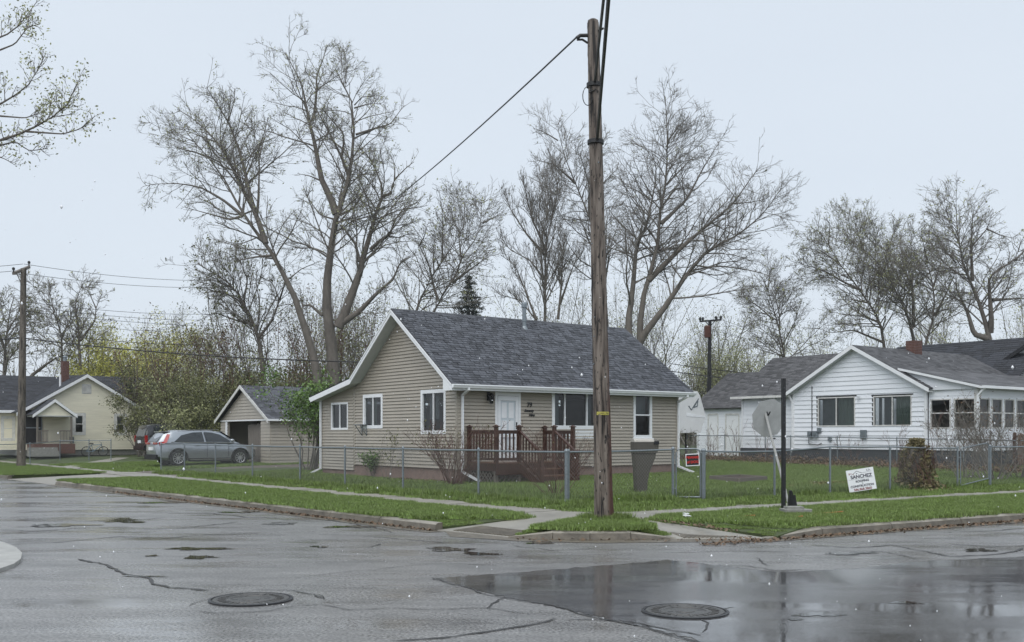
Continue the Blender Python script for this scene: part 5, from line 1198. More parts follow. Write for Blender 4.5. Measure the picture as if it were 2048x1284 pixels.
def gate(a, b, h, label, z0=.06, tilt=0.0):
    a, b = v3(*a), v3(*b); d = b-a; d[2] = 0; L = np.linalg.norm(d); d /= L
    e = empty('walk_gate', tuple(a), 0, label, 'gate'); i0, i1 = .07, L-.07; r_ = .017; c = .1
    def P(x, z): return d*x+v3(0, 0, z+tilt*x)
    q = MB(); q.tube([P(i0, z0), P(i0, h-c), P(i0+c*.3, h-c*.3), P(i0+c, h), P(i1-c, h), P(i1-c*.3, h-c*.3), P(i1, h-c), P(i1, z0)], r_, 8); q.tube([P(i0, z0), P(i1, z0)], r_, 8); q.build('gate_frame', MT['galv'], e)
    m = MB(); hh = h-z0
    for sg in (1, -1):
        for k in np.arange(-hh, i1-i0, .075):
            xa, xb = max(k, 0), min(k+hh*.9, i1-i0)
            if xb-xa < .03: continue
            za, zb = (xa-k)/.9, (xb-k)/.9
            if sg < 0: za, zb = hh-za, hh-zb
            m.tube([P(i0+xa, z0+za), P(i0+xb, z0+zb)], .002, 3, cap=False)
    m.build('wire_mesh', MT['wire'], e, kind='stuff')
    q = MB()
    for z in (.25, h-.25): q.tube([P(-.02, z), P(i0+.01, z)], .012, 6); q.tube([P(i1-.01, z+.1), P(L+.02, z+.1)], .012, 6)
    q.build('hinge', MT['galv'], e)
    return e, d, P
GT, gdv, GP = gate(gL, gR, 1.16, 'galvanised chain-link walk gate with a red and black warning sign')
gate(g2a, g2b, 1.1, 'dark chain-link gate standing slightly lifted at the far right', tilt=.12)
# warning sign on the gate
sc = v3(*gL)+GP(.44, .91); ang = math.atan2(gdv[1], gdv[0])
WS = empty('warning_sign', tuple(sc+v3(gdv[1], -gdv[0], 0)*.035), ang, 'red and black warning sign with white border hung on the walk gate', 'sign')
WS.rotation_euler = (0, math.radians(-3), ang)
q = MB(); q.box(-.155, .155, -.004, .004, -.14, .14); q.build('border', MT['white'], WS); q = MB(); q.box(-.135, .135, -.0075, -.003, -.12, .12); q.build('panel', MT['black'], WS)
text('BEWARE', (0, -.009, .03), R90, .075, MT['redsign'], WS, ext=.001, off=.003); text('of DOG', (0, -.009, -.075), R90, .08, MT['redsign'], WS, ext=.001, off=.003)
# far fence between the yards
F2 = [g3(*hs(20.2, t)) for t in (-7.2, -4.2, -1.4, 1.4, 3.8, 5.2, 7.6, 10.0)]
fence_run('chain_link_fence', F2[::-1], 'older thin chain-link fence between the lawn and the white house', h=1.2, pr=.022, pitch=.1, wr=.0022)
F3 = [gpt(u, v) for u, v in ((-30, 935), (60, 930), (120, 921), (178, 921), (222, 921))]
fence_run('chain_link_fence', F3, 'low chain-link fence in front of the cream house', h=1.1, pr=.025, pitch=.12, wr=.0022)

# ------------------------------------------------------------------ street furniture and small things
bp_ = gpt(1567, 1023)
BPo = empty('square_post', bp_, .2, 'black square steel post standing upright in the right verge', 'post')
q = MB(); hB = (1023-757)/FPX*bp_[1]; q.box(-.035, .035, -.035, .035, -.1, hB); q.build('tube', MT['black'], BPo)
for z in np.arange(.4, hB, .35): q = MB(); q.cyl((.0, -.036, z), .01, .006, 6); qo = q.build('bolt_hole', MT['galv'], BPo)
sb = v3(*gpt(1582, 1021)); sY = sb[1]+.15
ST = empty('stop_sign', tuple(sb), 0, 'octagonal stop sign seen from its bare grey back, leaning on a tilted post', 'sign')
tp = np.array(at(1531, 826, sY+.25))-sb; lo = v3(.0, .05, .02)
q = MB(); d = (tp-lo)/np.linalg.norm(tp-lo); q.obox(lo-v3(.025, 0, 0), d*np.linalg.norm(tp-lo), v3(.05, .01, 0), v3(0, .03, 0)); q.build('sign_post', M_('post_metal', (.42, .42, .40), .4, .15, 8, metal=.3), ST)
q = MB(); sc_ = np.array(at(1538, 836, sY+.3))-sb; R_ = .42
oc = [v3(R_*math.cos(math.radians(22.5+45*k+9)), .0, R_*math.sin(math.radians(22.5+45*k+9))) for k in range(8)]
tilt_ = Matrix.Rotation(math.radians(10), 3, 'X') @ Matrix.Rotation(math.radians(18), 3, 'Z')
oc = [v3(*(tilt_ @ Vector(p)))+sc_ for p in oc]; q.extrude(oc, (0.001, .006, 0)); q.build('sign_plate', MT['signback'], ST)
q = MB(); c = sc_+v3(-.02, -.02, .05)
for a_ in (70, 110, 150): q.bar(c, c+v3(.11*math.cos(math.radians(a_)), -.02, .09*math.sin(math.radians(a_))), .02)
c2 = np.array(at(1545, 877, sY+.2))-sb; q.bar(c2-v3(.03, 0, 0), c2+v3(.06, 0, 0), .03); q.build('bracket', MT['black'], ST)
q = MB(); q.extrude([v3(-.10, -.14, -.02), v3(-.07, -.16, .42), v3(-.02, -.16, .42), v3(.09, -.14, .02)], v3(0, .08, 0)); q.extrude([v3(-.02, -.15, .02), v3(-.01, -.15, .32), v3(.05, -.15, .33), v3(.1, -.15, .02)], v3(0, .04, 0)); q.build('broken_stub', MT['black'], ST)
cbp = gpt(1588, 1029); q = MB(); q.extrude([v3(-.22, -.20, -.03), v3(.28, -.24, -.03), v3(.33, -.08, -.03), v3(.2, .22, -.03), v3(-.24, .2, -.03)], v3(0, 0, .14)); q.extrude([v3(-.16, -.14, .11), v3(.15, -.17, .11), v3(.16, .13, .11), v3(-.17, .13, .11)], v3(0, 0, .05))
q.build('concrete_block', MT['stone'], label='rough broken concrete footing lying at the black post', cat='block', loc=cbp)
def stick(u0, v0, u1, v1, r_, label):
    a, b = v3(*gpt(u0, v0, .03)), v3(*gpt(u1, v1, .05)); q = MB(); q.bar(v3(0, 0, 0), b-a, r_*2, r_*1.4); q.bar((b-a)*.985, (b-a)*1.03, r_*2.1, r_*1.5, 1)
    q.build('orange_stake', [MT['orange'], MT['black']], label=label, cat='stake', loc=tuple(a), group='orange stakes on the grass')
stick(1627, 1029, 1686, 1024, .025, 'long orange stake lying on the right verge'); stick(1594, 1036, 1606, 1034, .035, 'stub of an orange stake lying by the concrete footing'); stick(1483, 1033, 1511, 1031, .02, 'thin orange stake half hidden in the verge grass left of the black post')
q = MB(); q.poly(blob(1373, 1031, 9, 2.3, 14, .22, 3)[::-1]); q.extrude([v3(*p) for p in blob(1373, 1031, 8, 2, 12, .18, 4)], (0, 0, .04)); q.build('litter', MT['white'], label='crumpled white paper lying on the verge grass', cat='litter')
# yard sign
yb = v3(*gpt(1728, 990)); YS = empty('yard_sign', tuple(yb), 0, 'white roofing company yard sign tilted beside the right sidewalk', 'sign')
scl = yb[1]/FPX; wS, hS = 54.5*scl, 44*scl
cS = v3(0, 0, (990-959)*scl); YS.rotation_euler = (math.radians(-4), math.radians(-9), math.radians(-2))
q = MB(); q.box(-wS/2, wS/2, -.003, .003, cS[2]-hS/2, cS[2]+hS/2); q.build('board', MT['white'], YS)
q = MB(); 
for x in (-.12, .12): q.tube([(x, .008, -.2), (x, .008, cS[2]+.1)], .004, 5)
q.build('wire_legs', MT['galv'], YS)
navy = M_('navy_print', (.012, .016, .035), .5, .05, 3); maroon = M_('maroon_print', (.20, .02, .02), .5, .05, 3)
zt = cS[2]; fz_ = hS
def yt(b, x, zf, size, mt, off=.002): text(b, (x*wS, -.0045, zt+zf*fz_), R90, size*fz_, mt, YS, ext=.0004, off=off)
yt('SANCHEZ', 0.02, .09, .215, navy, .004); yt('ROOFING', .03, -.10, .135, navy, .003); yt('&', .03, -.19, .09, navy, 0); yt('CONSTRUCTION', 0, -.315, .135, navy, .003); yt('586.868.3860', .0, -.47, .15, maroon, .0025)
q = MB()
def ln(x0, z0, x1, z1, w_=.010): q.bar((x0*wS, -.0045, zt+z0*fz_), (x1*wS, -.0045, zt+z1*fz_), .0012, w_)
ln(-.26, .30, -.12, .42); ln(-.12, .42, .06, .30); ln(.06, .30, .42, .33, .005); ln(-.45, .05, .45, .05, .004); ln(-.15, .30, -.11, .30, .02)
ln(.24, .45, .27, .36, .006); ln(.27, .45, .24, .37, .006); ln(.30, .44, .36, .42, .008); ln(.28, .38, .38, .385, .012)
q.build('logo_line', navy, YS); q = MB(); ln(-.42, .27, -.34, .34); ln(-.34, .34, -.24, .27); ln(-.42, .33, -.38, .34, .02); q.build('logo_roof', maroon, YS)
# mailbox
mb_ = gpt(1281, 988); sc2 = mb_[1]/FPX; MBX = empty('mailbox', mb_, .25, 'taupe plastic mailbox on a tapering column behind the fence', 'mailbox')
def mp2(u, v): return ((u-1281)*sc2, (988-v)*sc2)
dep_ = .24
q = MB(); pr_ = [(1271,989),(1268,935),(1265,905),(1311,903),(1309,915),(1296,945),(1292,965),(1292,989)]; q.extrude([v3(mp2(*p)[0], -dep_/2, mp2(*p)[1]) for p in pr_], v3(0, dep_, 0)); q.build('column', MT['plastic'], MBX)
q = MB(); pr_ = [(1264,906),(1264,884),(1268,881),(1312,884),(1314,888),(1313,906)]; q.extrude([v3(mp2(*p)[0], -dep_/2-.02, mp2(*p)[1]) for p in pr_], v3(0, dep_+.04, 0)); q.build('box', MT['plastic'], MBX)
V = []; k = 10
xa, xb = mp2(1263.5, 0)[0], mp2(1306, 0)[0]; zr = mp2(0, 884)[1]
q = MB(); arc = [(-(dep_/2+.03)*math.cos(math.pi*i/k), .085*math.sin(math.pi*i/k)) for i in range(k+1)]
q.extrude([v3(xa, y, zr+z) for y, z in arc], v3(xb-xa, 0, 0)); q.build('lid', MT['lidsheen'], MBX, smooth=False)
xc, xd = xb, mp2(1315, 0)[0]; q = MB(); q.extrude([v3(xc, y*1.03, zr-.02+z*1.03) for y, z in arc]+[v3(xc, .13, zr-.2), v3(xc, -.13, zr-.2)], v3(xd-xc, 0, 0)); q.build('door', MT['plastic'], MBX)
q = MB(); q.box(xc-.01, xd+.01, -.155, -.14, zr-.06, zr+.02); q.build('handle', MT['black'], MBX)
# raised bed
rbp = [gpt(u, v) for u, v in ((1420,962), (1480,959), (1533,963), (1478,968))]; RB = empty('raised_bed', rbp[0], 0, 'low weathered timber raised bed frame on the lawn', 'raised bed')
for i in range(4):
    a, b = v3(*rbp[i])-v3(*rbp[0]), v3(*rbp[(i+1) % 4])-v3(*rbp[0]); q = MB(); q.bar(a+v3(0, 0, .09), b+v3(0, 0, .09), .05, .14); q.build('board', MT['greywood'], RB)
q = MB(); q.poly([v3(*p)-v3(*rbp[0])+v3(0, 0, .10) for p in rbp][::-1]); q.build('soil', MT['soil'], RB)
# wood-chip strip, mulch beds
def bed(name, pts, mat, label, n=300, size=.04, lm=None):
    P = [gpt(u, v, .015) for u, v in pts]; q = MB(); q.poly(ccw(P)); o = q.build(name, mat, kind='structure', label=label)
    P2 = np.array([p[:2] for p in P]); r = np.random.default_rng(len(pts)); lo, hi = P2.min(0), P2.max(0); s = r.uniform(lo, hi, (n*3, 2)); s = s[inpoly(P2, s)]
    litter(name+'_pieces', [(x, y, gz(x, y)+.02) for x, y in s], size, 9, lm or mat, 'loose pieces on the '+label)
bed('wood_chip_strip', [(1568,974),(1620,966),(1700,964),(1710,968),(1640,973)], MT['chips'], 'orange wood-chip strip on the lawn', 900, .05)
def hbed(name, st_, label, n, lm=None):
    P = [g3(*hs(*p)) for p in st_]; q = MB(); q.poly(ccw([(x, y, z+.02) for x, y, z in P])); q.build(name, MT['soil'], kind='structure', label=label)
    P2 = np.array([p[:2] for p in P]); r = np.random.default_rng(n); s = r.uniform(P2.min(0), P2.max(0), (n*3, 2)); s = s[inpoly(P2, s)]
    litter(name+'_leaves', [(x, y, gz(x, y)+.03) for x, y in s], .05, 9, lm or MT['leafb'], 'dead leaves on the '+label)
hbed('mulch_bed', [(-.7, -.1), (-.75, 3.2), (-.0, 3.2), (0, -.0)], 'dark mulch bed along the side wall', 500)
hbed('front_mulch_bed', [(-.7, -.9), (9.4, -.75), (9.4, 0), (-.7, 0)], 'dark mulch bed along the front wall', 900)
hbed('weed_strip', [(18.2, -7), (18.4, 9), (21.5, 9), (21.5, -7)], 'brown dead weeds below the far fence', 5000)
# bird bath and pot by the side wall
bb = gpt(721, 951); q = MB(); q.lathe((0, 0, 0), [(.17, 0), (.17, .05), (.10, .10), (.075, .25), (.10, .35), (.07, .55), (.12, .62), (.28, .70), (.30, .74), (.27, .735), (.1, .70)], 18); q.build('bird_bath', MT['stone'], label='grey cast-stone bird bath by the side wall', cat='bird bath', loc=bb)
kp = gpt(697, 950); q = MB(); q.lathe((0, 0, 0), [(.18, 0), (.24, .3), (.26, .32), (.23, .31), (.2, .25)], 16); q.build('plant_pot', MT['black'], label='black plastic plant pot at the foot of the side wall', cat='pot', loc=kp)
# bicycle lying by the cream house
bk = v3(-29.6, 61, 0)+v3(*(ER*(cloc(183, 0)[0]))[:2], 0)-v3(*(EL*.7), 0); bk[2] = gz(bk[0], bk[1])+.02
BK = empty('bicycle', tuple(bk), HA, 'small bicycle propped against the cream house wall', 'bicycle'); BK.rotation_euler = (math.radians(12), 0, HA)
for x in (-.5, .5):
    q = MB(); q.tube([(x+.29*math.cos(a), 0, .3+.29*math.sin(a)) for a in np.linspace(0, 6.283, 25)], .022, 6, cap=False); w_ = q.build('wheel', MT['rubber'], BK)
    q = MB()
    for a in np.arange(0, 3.14, .52): q.tube([(x-.28*math.cos(a), 0, .3-.28*math.sin(a)), (x+.28*math.cos(a), 0, .3+.28*math.sin(a))], .004, 3)
    q.build('spokes', MT['galv'], w_)
q = MB()
for a, b in (((-.5,0,.3),(-.1,0,.3)), ((-.1,0,.3),(-.22,0,.72)), ((-.5,0,.3),(-.22,0,.72)), ((-.1,0,.3),(.35,0,.68)), ((-.22,0,.7),(.35,0,.72)), ((.5,0,.3),(.34,0,.82))): q.tube([a, b], .02, 6)
q.build('frame', M_('bike_blue', (.25, .35, .45), .4), BK); q = MB(); q.tube([(.3,-.22,.88),(.34,0,.84),(.3,.22,.88)], .016, 6); q.build('handlebar', MT['galv'], BK); q = MB(); q.box(-.34, -.12, -.06, .06, .76, .81); q.build('saddle', MT['black'], BK)

# ------------------------------------------------------------------ vehicles (local x forward, built at the origin)
def car(name, loc, rz, label, paint, stations, belt, glassw, wheel_x, wr, hw, roof, extra=None, arch=1.16):
    e = empty(name, loc, rz, label, 'car')
    k = []
    for (x, zb, zt, w_) in stations:
        k.append([(x, -w_*.86, zb), (x, -w_*.985, zb+.10), (x, -w_, zb+(zt-zb)*.45), (x, -w_*.985, zb+(zt-zb)*.72), (x, -w_*.93, zt-.05), (x, -w_*.78, zt), (x, 0, zt+.025),
                  (x, w_*.78, zt), (x, w_*.93, zt-.05), (x, w_*.985, zb+(zt-zb)*.72), (x, w_, zb+(zt-zb)*.45), (x, w_*.985, zb+.10), (x, w_*.86, zb)])
    b = MB(); n_ = len(k[0]); vs = [p for s in k for p in s]
    fs = [(i*n_+j, (i+1)*n_+j, (i+1)*n_+(j+1) % n_, i*n_+(j+1) % n_) for i in range(len(k)-1) for j in range(n_)]
    fs += [tuple(range(n_)), tuple((len(k)-1)*n_+j for j in range(n_))[::-1]]
    b.add(vs, fs); body = b.build('body', paint, e, smooth=True)
    bpy.context.view_layer.update()
    # wheel arches cut out
    cut = MB()
    for x in wheel_x:
        for sg in (-1, 1): cut.tube([(x, sg*(hw-.30), wr), (x, sg*(hw+.3), wr)], wr*arch, 24)
    co = cut.build('cutter', paint); 
    md = body.modifiers.new('b', 'BOOLEAN'); md.object = co; md.solver = 'EXACT'; co.location = (0, 0, 0)
    pm0, body.parent = body.parent, None
    bpy.context.view_layer.update(); dg = bpy.context.evaluated_depsgraph_get(); me = bpy.data.meshes.new_from_object(body.evaluated_get(dg))
    body.modifiers.clear(); body.data = me; bpy.data.objects.remove(co); body.parent = pm0
    try:
        me.set_sharp_from_angle(angle=math.radians(35))
    except Exception: pass
    # greenhouse
    g = MB(); gv = []
    for (x, zlo, zhi, wl_, wh_) in roof: gv.append([(x, -wl_, zlo), (x, -(wl_+wh_)/2-.015, (zlo+zhi)/2), (x, -wh_, zhi-.05), (x, -wh_*.82, zhi), (x, 0, zhi+.02), (x, wh_*.82, zhi), (x, wh_, zhi-.05), (x, (wl_+wh_)/2+.015, (zlo+zhi)/2), (x, wl_, zlo)])
    n_ = 9; vs = [p for s in gv for p in s]; fs = [(i*n_+j, (i+1)*n_+j, (i+1)*n_+j+1, i*n_+j+1) for i in range(len(gv)-1) for j in range(n_-1)]
    fs += [tuple(range(n_)), tuple((len(gv)-1)*n_+j for j in range(n_))[::-1]]; g.add(vs, fs); go_ = g.build('cabin', paint, e, smooth=True)
    try: go_.data.set_sharp_from_angle(angle=math.radians(35))
    except Exception: pass
    def wside(x, z):     # half-width of the cabin at x,z
        for i in range(len(roof)-1):
            a, c = roof[i], roof[i+1]
            if a[0] <= x <= c[0]:
                f = (x-a[0])/(c[0]-a[0]); zl = a[1]+(c[1]-a[1])*f; zh = a[2]+(c[2]-a[2])*f; wl_ = a[3]+(c[3]-a[3])*f; wh_ = a[4]+(c[4]-a[4])*f
                t = max(0, min(1, (z-zl)/max(zh-zl, .01))); return wl_+(wh_-wl_)*t+.03*math.sin(math.pi*t)
        return hw
    for poly in glassw:
        for sg in (-1, 1):
            # subdivide outline, fan from centre
            pts = []
            for i in range(len(poly)):
                a, c = poly[i], poly[(i+1) % len(poly)]
                for t in np.linspace(0, 1, 5)[:-1]: pts.append((a[0]+(c[0]-a[0])*t, a[1]+(c[1]-a[1])*t))
            cx_ = sum(p[0] for p in pts)/len(pts); cz_ = sum(p[1] for p in pts)/len(pts)
            q = MB(); pv = [(cx_, sg*(wside(cx_, cz_)+.012), cz_)]+[(x, sg*(wside(x, z)+.012), z) for x, z in pts]
            q.add(pv, [((0, i+1, (i+1) % len(pts)+1) if sg < 0 else (0, (i+1) % len(pts)+1, i+1)) for i in range(len(pts))]); q.build('side_window', MT['carglass'], e)
    for x in wheel_x:
        for sg in (-1, 1):
            q = MB(); y1 = sg*(hw-.02); y0 = sg*(hw-.25)
            prof = [(wr*.62, -.11), (wr*.93, -.115), (wr, -.08), (wr, .08), (wr*.93, .115), (wr*.66, .115), (wr*.62, .07)]
            kk = 32; cy = (y0+y1)/2; vs = []
            for r_, o_ in prof:
                for j in range(kk): a = 2*math.pi*j/kk; vs.append((x+r_*math.cos(a), cy+o_*sg, wr+r_*math.sin(a)))
            fs = [(i*kk+j, i*kk+(j+1) % kk, (i+1)*kk+(j+1) % kk, (i+1)*kk+j) for i in range(len(prof)-1) for j in range(kk)]
            q.add(vs, fs); w_ = q.build('wheel', MT['rubber'], e)
            q = MB(); yo = cy+sg*.075
            q.tube([(x, yo-sg*.06, wr), (x, yo-sg*.05, wr)], wr*.66, 28); q.build('brake', MT['black'], w_)
            q = MB()
            for j in range(10):
                a = j*math.pi/5+.1; c, s = math.cos(a), math.sin(a); q.bar((x+.05*c, yo, wr+.05*s), (x+wr*.64*c, yo+sg*.02, wr+wr*.64*s), .034, .03)
            q.tube([(x+wr*.645*math.cos(a), yo+sg*.02, wr+wr*.645*math.sin(a)) for a in np.linspace(0, 6.2832, 33)], .018, 6, cap=False); q.tube([(x, yo-sg*.02, wr), (x, yo+sg*.025, wr)], .06, 12); q.build('rim', MT['alloy'], w_)
    if extra: extra(e, wside)
    return e
cc = v3(*at(406, 870, 47.2)); cc[2] = gz(cc[0], cc[1])-.0
def xt(e, ws):
    hw = .94
    for sg in (-1, 1):
        q = MB(); q.extrude([v3(-2.34, sg*.93, 1.08), v3(-2.28, sg*.945, .96), v3(-1.98, sg*.955, 1.06), v3(-1.78, sg*.80, 1.42), v3(-1.90, sg*.74, 1.44), v3(-2.12, sg*.90, 1.10)], v3(0, sg*.012, 0)); q.build('tail_light', MT['red'], e)
        q = MB(); q.box(-2.385, -2.345, sg*.55-.26, sg*.55+.26, .98, 1.06); q.build('tail_light', MT['red'], e)
        q = MB(); q.bar((-1.75, sg*.84, 1.075), (1.15, sg*.90, 1.035), .02, .035); q.build('belt_trim', MT['chrome'], e)
        q = MB(); q.bar((-.95, sg*.955, .30), (.95, sg*.955, .30), .02, .035); q.build('sill_trim', MT['chrome'], e); q = MB(); q.box(-1.0, 1.0, sg*.93-.02, sg*.93+.02, .2, .36); q.build('sill', MT['rubber'], e)
        q = MB(); q.lathe((1.0, sg*1.02, 1.06), [(.02, 0), (.10, .03), (.11, .10), (.06, .15)], 10); q.build('wing_mirror', paintS, e)
        for x in (-.55, .45): q = MB(); q.bar((x-.1, sg*.955, .93), (x+.1, sg*.955, .935), .02, .035); q.build('door_handle', MT['chrome'], e)
        for x in (-.15, .85): q = MB(); q.bar((x, sg*.949, .42), (x+.02, sg*.945, 1.0), .006, .012); q.build('door_gap', MT['black'], e)
        q = MB(); q.bar((-1.4, sg*.60, 1.615), (.5, sg*.62, 1.64), .03, .03); q.build('roof_rail', MT['chrome'], e)
        q = MB(); q.box(2.12, 2.24, sg*.62-.2, sg*.62+.2, .74, .86); q.build('headlight', MT['chrome'], e)
        for x in (-1.45, 1.42):
            q = MB(); q.tube([(x+.42*math.cos(a), sg*.935, .37+.42*math.sin(a)) for a in np.linspace(-.25, math.pi+.25, 20)], .03, 6); q.build('arch_cladding', MT['rubber'], e)
    q = MB(); q.extrude([v3(-2.30, -.62, 1.09), v3(-2.30, .62, 1.09), v3(-1.99, .56, 1.47), v3(-1.99, -.56, 1.47)], v3(-.015, 0, .01)); q.build('rear_window', MT['carglass'], e)
    q = MB(); q.box(-2.05, -1.72, -.60, .60, 1.52, 1.555); q.build('spoiler', paintS, e)
    q = MB(); q.box(-2.42, -2.25, -.80, .80, .30, .52); q.build('rear_bumper', MT['rubber'], e); q = MB(); q.box(-2.40, -2.36, -.26, .26, .72, .86); q.build('number_plate', MT['white'], e)
    q = MB(); q.extrude([v3(.62, -.60, 1.545), v3(.62, .60, 1.545), v3(1.38, .68, 1.07), v3(1.38, -.68, 1.07)], v3(.01, 0, .015)); q.build('windscreen', MT['carglass'], e)
paintS = MT['silver']
xtst = [(-2.36, .42, .95, .70), (-2.32, .34, 1.04, .84), (-2.1, .28, 1.06, .91), (-1.45, .24, 1.06, .945), (-.5, .24, 1.05, .945), (.6, .24, 1.03, .945), (1.2, .24, 1.02, .935), (1.7, .25, .97, .92), (2.05, .28, .90, .87), (2.22, .36, .80, .76), (2.27, .44, .72, .62)]
xtroof = [(-2.30, 1.03, 1.08, .82, .74), (-2.02, 1.04, 1.48, .84, .64), (-1.6, 1.04, 1.58, .86, .66), (-.8, 1.03, 1.625, .87, .67), (.0, 1.02, 1.62, .87, .67), (.55, 1.01, 1.55, .87, .65), (1.0, 1.0, 1.28, .86, .72), (1.42, 1.0, 1.04, .84, .78)]
xtg = [[(-1.62, 1.09), (-1.28, 1.38), (-.75, 1.51), (-.32, 1.53), (-.25, 1.09)], [(-.17, 1.09), (-.24, 1.53), (.12, 1.51), (.52, 1.41), (.95, 1.14), (.98, 1.09)]]
car('suv', tuple(cc), HA, 'silver crossover SUV parked in the gravel driveway behind the fence', MT['silver'], xtst, 1.05, xtg, (-1.45, 1.42), .36, .945, xtroof, xt)
c2_ = v3(*at(374, 870, 58.5)); c2_[2] = gz(c2_[0], c2_[1])+.0
def bk_(e, ws):
    for sg in (-1, 1): 
        q = MB(); q.box(-2.66, -2.52, sg*.93-.06, sg*.93+.06, .92, 1.28); q.build('tail_light', MT['red'], e)
        q = MB(); q.bar((-1.9, sg*.72, 1.93), (.6, sg*.72, 1.93), .03, .04); q.build('roof_rail', MT['black'], e); q = MB(); q.lathe((1.0, sg*1.1, 1.15), [(.03, 0), (.12, .03), (.12, .2), (.05, .24)], 8); q.build('wing_mirror', MT['blackcar'], e)
    q = MB(); q.extrude([v3(-2.63, -.75, 1.22), v3(-2.63, .75, 1.22), v3(-2.46, .70, 1.72), v3(-2.46, -.70, 1.72)], v3(-.015, 0, .003)); q.build('rear_window', M_('grey_rear_glass', (.12, .13, .14), .1), e)
    q = MB(); q.box(-2.72, -2.5, -.95, .95, .45, .70); q.build('rear_bumper', MT['blackcar'], e); q = MB(); q.box(-2.69, -2.66, -.26, .26, .85, 1.0); q.build('number_plate', MT['white'], e)
st2 = [(-2.64, .5, 1.15, .94), (-2.5, .42, 1.2, 1.0), (-1.4, .4, 1.2, 1.01), (.5, .4, 1.2, 1.01), (1.3, .4, 1.18, 1.0), (2.1, .42, 1.1, .98), (2.5, .5, 1.02, .9)]
rf2 = [(-2.62, 1.15, 1.22, .93, .90), (-2.45, 1.15, 1.82, .93, .78), (-2.0, 1.15, 1.9, .94, .78), (-.5, 1.15, 1.92, .94, .78), (.5, 1.15, 1.88, .94, .78), (1.3, 1.15, 1.25, .92, .88)]
gl3 = [[(-2.2, 1.25), (-2.1, 1.75), (-1.35, 1.78), (-1.35, 1.25)], [(-1.25, 1.25), (-1.25, 1.78), (-.3, 1.79), (-.3, 1.25)], [(-.2, 1.25), (-.2, 1.79), (.4, 1.74), (1.0, 1.35), (1.0, 1.25)]]
car('suv', tuple(c2_), HA, 'large black SUV parked beyond the silver car', MT['blackcar'], st2, 1.2, gl3, (-1.6, 1.5), .41, 1.0, rf2, bk_)
# travel trailer nose
RVp = v3(*at(1352, 870, 50)); RVp[2] = gz(RVp[0], RVp[1]); RV = empty('travel_trailer', tuple(RVp), HA, 'white fifth-wheel travel trailer nose beyond the right end of the beige house', 'trailer')
def rl(u, v): return ((u-1352)*50/FPX/ER[0], CAMH+(HOR-v)/FPX*50-RVp[2])
q = MB(); prf = [(1300, 782), (1380, 782), (1386, 790), (1398, 826), (1400, 834), (1392, 852), (1388, 865), (1300, 867)]
q.extrude([v3(rl(*p)[0], -.6, rl(*p)[1]) for p in prf], v3(0, 2.4, 0)); q.build('nose', MT['rvwhite'], RV)
q = MB(); prf = [(1250, 770), (1330, 780), (1330, 905), (1250, 905)]; q.extrude([v3(rl(*p)[0], -.6, rl(*p)[1]) for p in prf], v3(0, 2.4, 0)); q.build('body', MT['rvwhite'], RV)
q = MB(); q.extrude([v3(rl(*p)[0], -.615, rl(*p)[1]) for p in ((1355, 826), (1399, 832), (1400, 835), (1355, 833))], v3(0, .02, 0)); q.build('moulding', MT['white'], RV)
q = MB()
for a, b in (((1360, 812), (1366, 820)), ((1366, 820), (1383, 797)), ((1371, 815), (1380, 812)), ((1380, 812), (1381, 801)), ((1381, 801), (1371, 815))): A1, B1 = rl(*a), rl(*b); q.bar((A1[0], -.61, A1[1]), (B1[0], -.61, B1[1]), .02, .05)
q.build('swoosh', MT['galv'], RV)
for x in (rl(1392, 0)[0], ): q = MB(); q.bar((x-.5, .0, rl(0, 866)[1]), (x-.5, .0, 0), .1); q.build('landing_leg', MT['black'], RV)
for x in (-2.2, -3.1): q = MB(); q.tube([(x, -.62, .36), (x, -.35, .36)], .36, 20); q.build('wheel', MT['rubber'], RV)
# ------------------------------------------------------------------ trees
def nrm(a): return a / np.maximum(np.linalg.norm(a, axis=-1, keepdims=True), 1e-9)
def tubes(P, R, k):
    N, M_n = P.shape[:2]; T = nrm(np.gradient(P, axis=1)); ref = np.where(np.abs(T[..., 2:3]) < .9, np.array([0, 0, 1.0]), np.array([1.0, 0, 0]))
    a = nrm(np.cross(T, ref)); b = np.cross(T, a); an = np.arange(k)*2*math.pi/k
    V = P[:, :, None, :]+R[:, :, None, None]*(np.cos(an)[None, None, :, None]*a[:, :, None, :]+np.sin(an)[None, None, :, None]*b[:, :, None, :])
    idx = np.arange(N*M_n*k).reshape(N, M_n, k); i0 = idx[:, :-1]; i1 = idx[:, 1:]
    Fq = np.stack([i0, np.roll(i0, -1, 2), np.roll(i1, -1, 2), i1], -1).reshape(-1, 4)
    return V.reshape(-1, 3), Fq
def cones(P0, P1, R):
    N = len(P0); T = nrm(P1-P0); ref = np.where(np.abs(T[..., 2:3]) < .9, np.array([0, 0, 1.0]), np.array([1.0, 0, 0])); a = nrm(np.cross(T, ref)); b = np.cross(T, a)
    V = np.stack([P0+R[:, None]*a, P0+R[:, None]*(-.5*a+.87*b), P0+R[:, None]*(-.5*a-.87*b), P1], 1).reshape(-1, 3); i = np.arange(N)[:, None]*4
    return V, np.concatenate([i+np.array([[0, 1, 3]]), i+np.array([[1, 2, 3]]), i+np.array([[2, 0, 3]])])
def resample(pts, M_n):
    P = np.array(pts, float); d = np.r_[0, np.cumsum(np.linalg.norm(np.diff(P, axis=0), axis=1))]; t = np.linspace(0, d[-1], M_n*4); Q = np.stack([np.interp(t, d, P[:, i]) for i in range(3)], 1)
    if len(P) > 2:
        w = 5; ker = np.ones(w)/w; Qp = np.concatenate([np.repeat(Q[:1], w//2, 0), Q, np.repeat(Q[-1:], w//2, 0)]); Q = np.stack([np.convolve(Qp[:, i], ker, 'valid') for i in range(3)], 1); Q[0] = P[0]; Q[-1] = P[-1]
    return Q[np.linspace(0, len(Q)-1, M_n).astype(int)]
